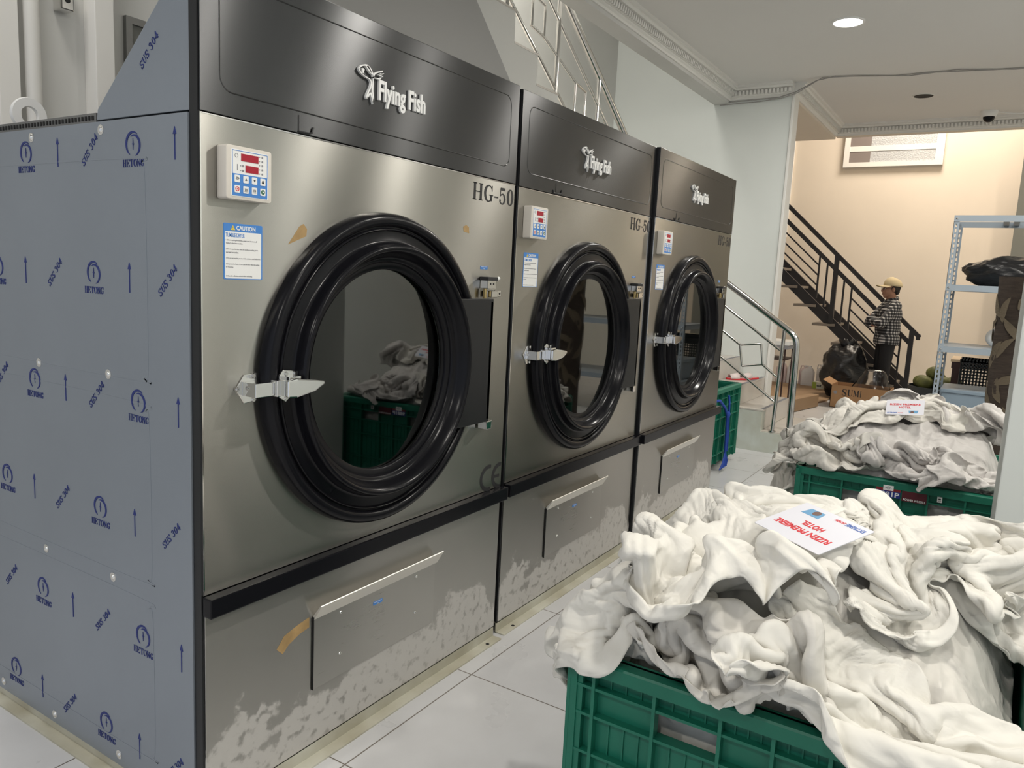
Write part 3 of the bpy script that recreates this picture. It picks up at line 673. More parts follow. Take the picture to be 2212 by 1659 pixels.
    mb = MB(); mb.prism([(.0795, 1.4222), (.0905, 1.4222), (.085, 1.4330)], F, .0006, .0011); mb.build('warning_triangle', M_YEL, cl)
    mb = MB(); mb.box(.0844, .0856, -.0016, -.0011, 1.426, 1.4300); mb.box(.0844, .0856, -.0016, -.0011, 1.4235, 1.4248)
    for i, line in enumerate(CAUTION):
        if line:
            ln = len(line)/62*.09; z = 1.4015-.0066*i
            add_text(mb, line, F, .066, z-.004, .066+max(.02, ln), z, .0010, .0014)
    mb.build('label_text', M_GREYP, cl)
    mb = MB(); add_text(mb, 'TUMBLE DRYER', F, .0655, 1.4065, .116, 1.4155, .0010, .0014, bold=.01); mb.build('label_heading', M_BLUEP, cl)
    # small blue sticker over the hinge
    st = MB().prism(rrect(.042, .011, .001, 2, 1.077, 1.372), F, 0, .0006).build('small_sticker', M_BLUEP, t)
    mb = MB(); add_text(mb, 'INSPECTION', F, 1.060, 1.3735, 1.094, 1.3762, .0006, .0009); add_text(mb, 'OK', F, 1.074, 1.3675, 1.081, 1.371, .0006, .0009); mb.build('sticker_text', M_WHITE, st)
    # bumper rail and base
    MB().box(.0, W+.002, -.030, .0, .541, .588).build('bumper_rail', M_BLACK, t, bevel=.003)
    mb = MB(); mb.box(.002, W-.002, .004, .010, .002, .046); mb.box(.002, W-.002, -.034, .010, .0, .005); mb.box(.002, W-.002, .004, .05, .040, .046)
    bs = mb.build('base_channel', M_CREAMP, t)
    if film:
        mb = MB(); mb.box(.0, .006, .01, 1.0, .0, .046); mb.box(-.034, .006, -.034, 1.0, 0, .005); mb.build('side_channel', M_CREAMP, t)
    for x in (.09, W-.07): MB().cyl((x, -.018, .0049), (x, -.018, .0056), .007, 14).build('bolt_hole', M_DARK, bs)
    # lint drawer
    d = MB().box(.338, .862, -.005, -.001, .207, .416)
    d = d.build('lint_drawer', M_STEEL_PLATE, t, bevel=.001)
    MB().box(.337, .338, -.0052, 0, .205, .416).build('shadow_gap', M_DARK, t)
    hb = MB(); hb.prism([(-.005, .409), (-.0005, .409), (-.002, .420), (-.0285, .454), (-.0305, .452)], lambda u, v, w: (w, u, v), .338, .874)
    hb.build('drawer_handle', M_LIP, d)['label'] = 'bright bent lip used as handle'
    for x, z in ((.436, .396), (.767, .395), (.765, .276), (.435, .274)):
        m_ = MB(); ellipsoid(m_, (x, -.006, z), (.005, .004, .005), 12, 8); m_.build('screw', M_CHROME, d, smooth=1)
    st = MB().prism(rrect(.040, .011, .001, 2, .590, .372), FRONT(0, -.005), 0, .0006).build('small_sticker', M_BLUEP, d)
    mb = MB(); add_text(mb, 'INSPECTION', FRONT(0, -.005), .574, .373, .606, .3758, .0006, .0009); add_text(mb, 'OK', FRONT(0, -.005), .586, .367, .594, .3705, .0006, .0009); mb.build('sticker_text', M_WHITE, st)
    # drum behind the glass
    mb = MB(); P = [(.30, .012), (.30, .10), (.52, .10), (.52, .85), (.01, .85)]
    mb.lathe(P, lambda u, v, w: (CX+u, w, CZ+v), 64); mb.build('drum', M_DRUM, t, smooth=.6)
    # door
    T = lambda u, v, w: (CX+u, w, CZ+v)
    door = MB().lathe(DOORPROF, T, 160).build('door', M_BLACK, t, smooth=.9)
    tl = math.tan(math.radians(tilt))
    MB().lathe([(.001, -.0035), (.285, -.0035), (.285, -.0085), (.001, -.0085)], lambda u, v, w: (CX+u, w-u*tl-.012*tl/.047, CZ+v), 96).build('door_glass', M_GLASS, door)
    # latch
    mb = MB(); L = FRONT()
    mb.prism([(.088, 1.062), (.112, 1.094), (.150, 1.096), (.150, 1.030), (.112, 1.026)], L, 0, .004)
    mb.box(.108, .170, -.050, -.004, 1.045, 1.078)
    mb.box(.166, .178, -.054, -.030, 1.042, 1.081)
    mb.build('latch_keeper', M_CHROME, t, bevel=.0015)
    mb = MB()
    mb.prism([(.185, 1.089), (.196, 1.103), (.246, 1.097), (.262, 1.070), (.205, 1.024), (.186, 1.036)], L, .034, .040)
    mb.box(.178, .215, -.068, -.040, 1.044, 1.082)
    mb.box(.196, .232, -.062, -.038, 1.078, 1.088)
    lt = mb.build('door_latch', M_CHROME, door, bevel=.0015)
    mb = MB(); mb.prism([(.178, 1.042), (.178, 1.082), (.205, 1.085), (.262, 1.078), (.292, 1.073), (.293, 1.066), (.262, 1.050), (.205, 1.040)], L, .070, .080)
    mb.build('latch_lever', M_CHROME, lt, bevel=.003)
    mb = MB()
    for x, z, w in ((.094, 1.062, .004), (.138, 1.090, .004), (.138, 1.033, .004), (.205, 1.093, .040), (.232, 1.092, .040), (.205, 1.034, .040)):
        mb.lathe([(.001, w+.003), (.0045, w+.003), (.006, w)], lambda u, v, q, X=x, Z=z: L(X+u, Z+v, q), 14)
    mb.build('latch_screws', M_SSTEEL, lt, smooth=1)
    # hinge cover: black plate from the ring to the hinge line
    pts = [(.907, 1.272), (1.071, 1.272), (1.071, .860), (.907, .860)]
    ar = [(CX+.352*math.cos(a), CZ+.352*math.sin(a)) for a in np.linspace(-.62, .62, 14)]
    mb = MB(); poly = [(1.071, .860)]+[(1.071, 1.272), (.905, 1.272)]+ar[::-1]+[(.905, .860)]
    mb.prism(poly, L, .036, .050); mb.box(1.055, 1.071, -.050, 0, .868, 1.264)
    mb.build('hinge_cover', M_BLACKM, door, bevel=.002)
    # hinge pins and door switch
    mb = MB(); mb.box(1.105, 1.135, -.022, 0, .830, .852); mb.box(1.075, 1.105, -.040, -.004, .828, .856); mb.build('lower_hinge', M_CHROME, t, bevel=.002)
    mb = MB(); mb.box(1.118, 1.156, -.022, 0, 1.277, 1.299); mb.box(1.080, 1.118, -.034, -.004, 1.275, 1.297); mb.build('upper_hinge', M_CHROME, t, bevel=.002)
    sw = MB(); sw.box(1.060, 1.112, -.030, 0, 1.304, 1.334); sw = sw.build('door_switch', M_CHROME, t, bevel=.002)
    MB().box(1.056, 1.116, -.034, 0, 1.330, 1.343).build('switch_cap', M_BLK, sw, bevel=.002)
    MB().tube([(1.112, -.018, 1.336), (1.135, -.018, 1.336), (1.143, -.018, 1.340)], .006, 8).build('cable_gland', M_WHITE, sw, smooth=1)
    mb = MB(); mb.tube([(1.066, -.016, 1.272), (1.066, -.016, 1.304)], .006, 10); mb.build('hinge_pin', M_BRASS, sw, smooth=1)
    mb = MB()
    for x, z in ((1.077, 1.320), (1.095, 1.320), (1.128, 1.288), (1.146, 1.288), (1.112, .841), (1.128, .841)):
        yy = .030 if z > 1.3 else .022
        mb.lathe([(.001, yy+.001), (.0036, yy+.001), (.0036, yy)], lambda u, v, q, X=x, Z=z: L(X+u, Z+v, q), 12)
    mb.build('hinge_screws', M_BLK, t)
    return t
M_LIP = mat('floor_lit_steel_lip', (.80, .78, .73), .42, .75)  # lighter than the drawer plate: the white floor's reflection is put into the colour
M_DRUM = mat('drum_steel', (.10, .10, .10), .5, .5)
M_BRASS = mat('brass', (.55, .42, .2), .3, 1.0)
d1 = dryer((0, 0, 0), 'nearest large steel tumble dryer, its side wrapped in printed blue-grey film', film=True, ce=True, tilt=-2.7)
d2 = dryer((1.2791, .0077, -.0013), 'middle steel tumble dryer of the row, brown carpet mirrored in its door glass')
d2.scale = (.978, 1, 1)
d3 = dryer((2.506, -.0084, .0018), 'farthest steel tumble dryer, beside the green crate and the tiled steps')
# tape remains and scuffs on the nearest dryer
F = FRONT()
mb = MB()
mb.prism([(.243, 1.400), (.300, 1.423), (.302, 1.440), (.291, 1.452), (.278, 1.445), (.262, 1.424)], F, 0, .0006); mb.build('tape_residue', M_TAPE, d1)
mb = MB(); mb.prism([(.955, 1.482), (.985, 1.478), (.982, 1.497), (.968, 1.503), (.952, 1.497)], F, 0, .0005); mb.build('tape_residue', M_TAPE, d1)
mb = MB(); mb.prism([(.215, .372), (.240, .400), (.290, .414), (.325, .420), (.325, .392), (.290, .385), (.255, .370), (.235, .352)], F, 0, .0005); mb.build('tape_residue', M_TAPE, d1)

M_HOODM = mat('grey_sheet_metal', (.15, .15, .145), .5, .35)
# exhaust hood rising behind the nearest header
def hood():
    t = thing('exhaust_hood', (.62, .42, 1.69), 'tapered grey steel exhaust hood rising behind the nearest dryer header', 'hood')
    z0, z1 = .30, 1.31
    X = .62; Y = .42
    b0 = [(.35-X, .030-Y), (1.245-X, .030-Y), (1.245-X, .40-Y), (.35-X, .40-Y)]; b1 = [(.60-X, .33-Y), (.74-X, .33-Y), (.74-X, .46-Y), (.60-X, .46-Y)]
    v = [(x, y, z0) for x, y in b0]+[(x, y, z1) for x, y in b1]+[(b0[3][0], b0[3][1], -.02), (b0[2][0], b0[2][1], -.02)]
    mb = MB(); mb.add(v, [(0, 1, 5, 4), (1, 2, 6, 5), (2, 3, 7, 6), (3, 0, 4, 7), (4, 5, 6, 7), (0, 3, 8), (1, 9, 2), (3, 2, 9, 8), (0, 8, 9, 1)])
    mb.build('cone', M_HOODM, t)
    MB().cyl((.05, -.025, z1-.02), (.05, -.025, 3.2), .075, 28).build('duct', M_HOUS, t, smooth=.8)
hood()
t = thing('flange_ring', (.101, .90, 1.585), 'white plastic ring standing behind the top edge of the film-wrapped dryer side', 'pipe ring')
MB().lathe([(.024, -.008), (.046, -.008), (.048, 0), (.046, .008), (.024, .008), (.022, 0), (.024, -.008)], lambda u, v, w: (u, w, v+.145), 40).build('ring', M_WHITE, t, smooth=.6)
MB().box(-.012, .012, -.008, .008, .078, .115).build('stem', M_WHITE, t)
# ================= CRATES =================
def crate(x0, y0, h, label, group='green laundry crates'):
    """big stackable crate; x0,y0 = corner nearest the aisle end, spans +.97 in x and +.83 in y"""
    t = thing('laundry_crate', (x0, y0, 0), label, 'crate', group)
    Lx, Ly, zb, th = .97, .83, .055, .014
    def wall(mb, T, L, holes):
        n = (.061, .190, .319, .4145, .510, .639, .768) if L < .9 else (.061, .205, .345, .485, .625, .765, .909)
        ribs = [0.006]+list(n)+[L-.006]
        rows = [zb, .125, .255, .392, .475, .535, h-.022, h]
        for i in range(len(ribs)-1):
            for j in range(len(rows)-1):
                if (i in holes) and j == 4: continue
                if i in (0, len(ribs)-2) or True:
                    a, b = ribs[i], ribs[i+1]
                    mb.prism([(a, rows[j]), (b, rows[j]), (b, rows[j+1]), (a, rows[j+1])], T, -.022-th, -.022)
        for r in ribs: mb.prism([(r-.0035, zb), (r+.0035, zb), (r+.0035, h-.01), (r-.0035, h-.01)], T, -.024, -.002)
        for z in rows[1:-2]: 
            mb.prism([(0.003, z-.003), (L-.003, z-.003), (L-.003, z+.003), (0.003, z+.003)], T, -.024, -.004)
        # fine vertical flutes
        for i in range(1, len(ribs)-2):
            a, b = ribs[i], ribs[i+1]
            for k in (1, 2, 3):
                u = a+(b-a)*k/4; mb.prism([(u-.0015, zb), (u+.0015, zb), (u+.0015, .475), (u-.0015, .475)], T, -.023, -.018)
                mb.prism([(u-.0015, .535), (u+.0015, .535), (u+.0015, h-.02), (u-.0015, h-.02)], T, -.023, -.018)
    mb = MB()
    wall(mb, lambda u, v, w: (-w, Ly-u, v), Ly, (2, 5))
    wall(mb, lambda u, v, w: (Lx+w, u, v), Ly, (2, 5))
    wall(mb, lambda u, v, w: (u, -w, v), Lx, ())
    wall(mb, lambda u, v, w: (u, Ly+w, v), Lx, ())
    mb.box(.02, Lx-.02, .02, Ly-.02, zb, zb+.012)
    # rolled rim, rounded corners
    o = rrect(Lx+.012, Ly+.012, .045, 7, Lx/2, Ly/2); i_ = rrect(Lx-.075, Ly-.075, .03, 7, Lx/2, Ly/2); n = len(o)
    v = []
    for (pts, z) in ((o, h-.030), (o, h-.004), ([(a[0]*.93+b[0]*.07, a[1]*.93+b[1]*.07) for a, b in zip(o, i_)], h), ([(a[0]*.2+b[0]*.8, a[1]*.2+b[1]*.8) for a, b in zip(o, i_)], h), (i_, h-.008), (i_, h-.030)):
        v += [(p[0], p[1], z) for p in pts]
    f = []
    for r in range(5): f += [(r*n+k, r*n+(k+1) % n, (r+1)*n+(k+1) % n, (r+1)*n+k) for k in range(n)]
    f += [(5*n+k, 5*n+(k+1) % n, (k+1) % n, k) for k in range(n)]
    mb.add(v, f)
    mb.build('shell', M_CRATE, t)
    for x in (.10, Lx-.10):
        for y in (.10, Ly-.10):
            m_ = MB(); m_.cyl((x, y-.012, .026), (x, y+.012, .026), .026, 18); m_.box(x-.018, x+.018, y-.018, y+.018, .040, .056); m_.build('caster', M_BLK, t, smooth=.8)
    return t
c1 = crate(.277, -1.63, .60, 'nearest green plastic crate, heaped with the whitest sheets')
c2 = crate(2.352, -1.63, .60, 'green crate beyond the column with registration plate stickers, heaped with sheets')
c3 = crate(3.91, .15, .612, 'green crate standing behind the farthest dryer with a blue rope hanging on it')
# stickers on the far crate (they face the camera side)
def plate():
    T = lambda u, v, w: (-.0035-w, .83-u, v)
    P = MB().box(-.0055, -.003, .83-.412, .83-.322, .533, .582).build('plate_sticker', mat('plate_navy', (.02, .035, .22), .4), c2)
    mb = MB(); mb.prism([(.322, .559), (.412, .559), (.412, .582), (.322, .582)], T, .002, .0024); mb.build('sticker_band', mat('sticker_darkred', (.22, .02, .025), .4), P)
    mb = MB(); mb.prism([(.348, .561), (.386, .561), (.386, .582), (.348, .582)], T, .0024, .0028)
    add_text(mb, '9881P', T, .325, .536, .408, .556, .002, .0027, bold=.02); mb.build('sticker_number', M_WHITE, P)
    mb = MB(); mb.lathe([(.006, .0028), (.006, .0031), (.0045, .0031), (.0045, .0028)], lambda u, v, w: T(.367+u*1.3, .572+v, w), 18); mb.box(-.0067, -.0063, .83-.380, .83-.354, .571, .573); mb.build('sticker_emblem', M_GREYP, P)
    P = MB().box(-.0055, -.003, .83-.507, .83-.418, .528, .580).build('wheels_sticker', mat('sticker_maroon', (.09, .012, .02), .4), c2)
    mb = MB(); add_text(mb, 'POWER WHEELS', T, .424, .531, .503, .540, .002, .0026, bold=.02); mb.build('sticker_text', M_WHITE, P)
    P = MB().box(-.0055, -.003, .83-.560, .83-.543, .547, .578).build('small_tag', M_WHITE, c2)
    mb = MB(); add_text(mb, '100', T, .546, .566, .557, .573, .002, .0026); mb.box(-.0061, -.0055, .83-.556, .83-.547, .557, .563); add_text(mb, '304', T, .546, .550, .557, .555, .002, .0026); mb.build('tag_text', M_BLK, P)
plate()
# rope on the third crate
mb = MB(); Y = .128
mb.tube([(4.05, Y, .56), (4.25, Y-.006, .545), (4.38, Y-.01, .48), (4.44, Y-.012, .42), (4.46, Y-.012, .30), (4.47, Y-.012, .15), (4.46, Y-.014, .09)], .010, 8)
mb.tube([(4.47, Y-.004, .56), (4.48, Y-.01, .50), (4.47, Y-.014, .43), (4.50, Y-.012, .30), (4.51, Y-.012, .14)], .008, 8)
for k in range(7): mb.tube([(4.47+.006*(k-3), Y-.014, .13), (4.46+.02*(k-3), Y-.02, .07), (4.42+.028*(k-3), Y-.02, .030)], .004, 5)
ellipsoid(mb, (4.47, Y-.012, .42), (.02, .014, .025), 10, 8)
tag(mb.build('rope', M_ROPE, smooth=1), 'blue rope with a frayed end hanging down the crate behind the farthest dryer', 'rope')

# ================= LAUNDRY =================
SHEETS = {}
SHEETS['near_low'] = (44, 28, 1.15, 0.75, 7, [0.2696, -1.3021, 0.6937], (4432163692065196,1506394567423878,3363189053397989,2260886573901384,3711646575737986,2655479263193826,4826245115466752,1898652802303896,2660365199155231,2312506731469866,6529865352052843,4112906318217678,3663618434835016,5466700155393384,4725533091274072,520915661037439,5029021681090476,5493482453312588,3624585917277495,4748640996189917,2663620198061983,4045472880680417,2594404744858570,3659605777014272,2257101903699247,3765768988902043,2249724305804434,2554045292195415,4767662634345415,2245979580973950,3326809914680165,4362652292498249,2942293272157647,3658705146422911,3293444300449136,3712861983631699,4111737986468905,3327596794769133,2975965389890772,3661501963182558,3265683697868437,4359404320754178,4059919837401907,4045659931959790,4029134765257818,3327673898498763,1224380893828626,3992423840309849,6875534421469026,181191893020286,3354870768194312,3695949950092919,3327704611141008,3724052679269196,5145061950855187,2227636042027442,4794208149862333,3661986812916819,4713460411482260,1542293017578661,6718421323059633,3277532504488372,5508696508766419,2950600586992386,1025428460532680,2875652993668358,5325854460693758,3394491008142684,3491182242584009,2927133428244995,5057431042302740,3676352714044285,209063817003010,5410949469408327,4044149258776083,4027396804888684,4495793511499168,4045020356845575,4537398515631841,5414280070091243,2610441157085864,3658738145329358,3246048843721645,4045706761003706,4380893080305197,3678668781499495,1191889425914192,7090072655616861,2908272834146241,3283277233455687,1645570575223845,4378583842678760,1875170186049458,5061513227973102,3677917357676402,2343326460378698,4426923366939622,2342802931870579,4709687134478376,3346814242231309,3413486569329639,2972665963985957,2629501717178896,1856896427083558,1877163643318313,3643693428710866,6148920703875590,2944040499952153,4361747369284860,2313340630999638,4044795386117143,3694787987053934,1610699855733081,4364430811288694,1922899248233067,4009239099316891,4045559111583681,4091732029840802,2693535870761178,4044833142832371,3660797907870499,3679545705690401,4080688893558369,5436413932640976,4027249777205515,1255547429352053,5410657765978599,235537997391731,4014690308586440,4011624839947561,3277494121884894,1892748471832164,3939839714908159,3345081859737740,4627013237274697,3006710848782991,2626322991908858,7181548099086029,3346849243559439,4410656337117479,3327439695579161,2978727233992511,3970207183316087,1142607945778020,3305362197064384,3644481949852665,5747048828941591,2961136256168109,3678755288418031,4728816164441511,3704879735227732,2593939840595215,1843249011364852,3379201404132503,4067867724046534,3679502042400832,4045670823859444,5411557285137644,3677870962473778,3723187705884016,3328434398359067,3330212420103851,1218105803526981,6050245914540146,3659603946218798,6900126159214432,3344957156015588,3693797645607984,6480254682297173,3662065887556954,3326805965595223,3647695096986201,5708098520271071,2624780822392127,1780506236296675,2325552105416278,4378433066233684,2575490723400761,3694446563893902,2677194663061555,3994073641488176,4013058595709817,4395908358750666,3661947277318878,3661534835923240,2609641477282232,2620918435710383,2639789730397396,3577312060609842,5412398021612138,3576332684476344,3694669417962822,3311119847854298,3693799360893717,4096537163110150,4708096952598093,3709603647405362,939346536439575,4630253644654485,4361828409869881,2275445801592333,2631092266002721,2539215732622080,3604087296455216,2893320224281186,3677953207757062,4348101105019505,4412806684409178,2291129522531355,5459410725912371,4013099950566301,5333989385832682,3009057736739928,1674932599820329,4432515633588095,4713063333391759,2993818477881075,2958634723902345,4245035197776649,5495375641860038,3375291256858300,4330804395107533,6865478453471240,3329185397703444,1709610521646918,1523109517420289,4643722087569297,2533500509535289,1624699578343830,2291961988485595,5871007003299867,3677119471044483,3727725942374621,2962316932579047,5730383765423334,3727121381137405,2158542130712406,1521524645262044,2993242711918151,2295830464339004,3309252752442056,7112335537126144,3343526851374350,4044831509181297,2958262674688562,4061513702918959,3615346022227344,3328538167595455,5397465143274194,1107783707084324,3310925849010195,5776399841551681,3427666143686142,5040862293206834,3013025801031844,3988550159544924,4005996438051421,4744605013066745,3045551139379740,3623907948546573,2611310939368757,3631013131764888,3414248969744623,6185313236061151,4044840771651063,5080610773953533,3354750095038386,5064733925100855,3278388915926425,5403361556286256,2906631718668015,2631733477010979,1157702808566486,5140174050567492,5048052402378836,4013026099266056,4346018883319561,3005913233173374,5165526086272205,3327596537269716,3597662648672954,3647921845331863,4343291271170784,4430783688942353,3677080100588673,4076638826962704,4027404609179118,3343485916188382,6483910401758087,7111743590191240,2659835916171455,3577052885885773,4833463170768880,5147745749189742,3677953297522066,4028034321588366,5125738313458826,3325219182920677,3360161856036920,6500778258661655,1179407150173312,3311786716067578,3560941885383168,3461073587663712,6497723444566417,2540389644057540,4796147115448569,2230848644172022,6082921616164667,6104406335812228,2739930862875412,4649998639578737,3994458304553768,4997853770207602,3677949863220744,3658847171442715,4026453500237335,4042405014075726,5767590121229555,5005848781005586,4647202411084163,2072672098167558,3677308566357860,4026993101587354,4379943668393955,3676323569941958,3677913755693294))
SHEETS['near_left'] = (40, 24, 1.0, 0.62, 2, [0.2655, -0.9774, 0.7657], (3662822720852788,3728742018480541,4044948755737603,3661194336143931,3328434227215722,3641229609027057,3677155415781380,4693833691602456,5163170438676821,1477028332358288,4028227519953603,3032198220675398,2273664464189257,3259250553027910,4397529763184491,4322793422022988,3658850777702162,3348289345026621,4428515869338172,3413267395778633,3680296313041875,3708062098812742,4029780061403842,2876409265433225,3414245113861606,4028225304987334,3344238787302578,4377638462359858,4011511286212365,4306864436103297,5659017322470427,4013064252779811,3575567928739349,2507149079925536,2925811935064527,4045708978884285,4026557239903768,4011511550474558,3711992241827802,1996422900971822,4310097556241915,2695968692091441,4028981847755433,3221167478839181,2923387507541623,4028212256471715,3398361314425572,4013098215740172,5779693428045819,1575416567853298,2559607168195884,4013926807242355,4030538566463706,3320524095455269,4784149121684954,2626519910089057,4098952251319614,2976778543336191,4730257390664784,4028341082018282,1892330700381755,4325038006981661,1003570960022095,3673148337016845,4802608812620251,3296424784023931,4065437158539700,4346722346018773,5044831705308918,2990973182908817,2278235455959741,5007470447608661,4681229420767802,4011401562654816,2032230256478365,5917709645681430,3276800621605310,4361887678574694,3344440669294690,2994078173989716,3748589932020179,3626244054524165,3064511284373567,1942487597068332,2063138838059283,3660466962230154,4553193824283918,3429411964869965,3941457968025596,3660437450506341,2212462704282719,4798609015663035,4030541594895742,5399190567044258,4047074105127639,2656461296459527,3725349051814060,774256458162823,4746218627203313,2257971918682336,3695243845368776,4044188352133096,1540479220984424,1931069987119003,2292691339145661,4058368400620013,3208426243584735,3694557700666927,3046491466840299,3732713435651750,5311592473305670,2223365579042718,2257694543474210,4316514987215607,5082346407252599,3311830229258738,3323780549136438,3660403653968533,2559729540695261,3693911454557296,3044262161741682,4797791078886692,2944908263645282,4757256111999862,1979589682631575,2314770197867680,1536810806103861,4008750086436279,2361939317538977,3377781716348479,3398996343352548,2103652521591589,3905874102097794,2979026304484593,4013061880241042,4781426014676981,3392168040945564,4079435223144951,3361799129536895,2608177180863584,4394970513377059,2993966422671010,3231524784035804,4862894785963740,5098803388475464,241857849093026,1959689545965215,5480137072712496,2561968229913069,2714561656829746,3329218975148317,4662700352144596,3295214428380118,2307600990493922,3312822327562263,2609372277534446,7176754988703902,3711846508851357,3260646515234736,3976568786333124,2575532463309043,4061442956196680,1559794187201092,3261968555075083,4442722442068863,3250444933070300,2227668298596862,2977322659324680,4461868161480946,3662824235331417,3961471646343656,4250631007326262,3995087069714754,1941028295064402,4774632433025169,5046524384934551,2957127824067760,4694591917440899,4380091541442384,3376845514409020,3324499016424020,3683545853291566,2942563545497379,4026684130001051,4442495293874196,2713731696863812,3310320699948129,3695502761625861,2029818688965764,3361719895050480,2994110690584638,4052873363082170,4361893752133327,1522235762519443,5949554702733722,2708256750634077,5806578607705292,4379723164081788,3329298569597730,4046466987992550,2940821786321655,4367415460844821,4142495277454213,5030641283434757,2425415428659423,3024936161738113,1908344093054503,1427916961193251,3659649419170360,3677157384068918,4029030637788672,2258744149253750,4730301881538182,2191140642875339,5763761415419081,2873919450612054,4803435068066365,3920135267167801,3661383013868440,3395148258011804,3011656879992001,3997246668431298,1811447137817198,2376809207211507,4082204001279487,2155510850476203,2974447565471294,1153055040651267,2632603326501695,3695425833299222,3327675965651446,3343559597076435,1237968562533598,4029018012454082,5060760712657766,16229917615099,1450712815369675,4025578342061670,4009926654228382,4379263134843665,3010680767432277,4329252126124201,4345906779389522,3311714723669088,3462694562274538,4834010913262908,6127334338184867,5771256125510066,4044307204137451,4044642492923665,2643761135054540,3743876814445183,4160906351844826,5514865334481647,2609533166544476,5094896146921992,3677913755690239))
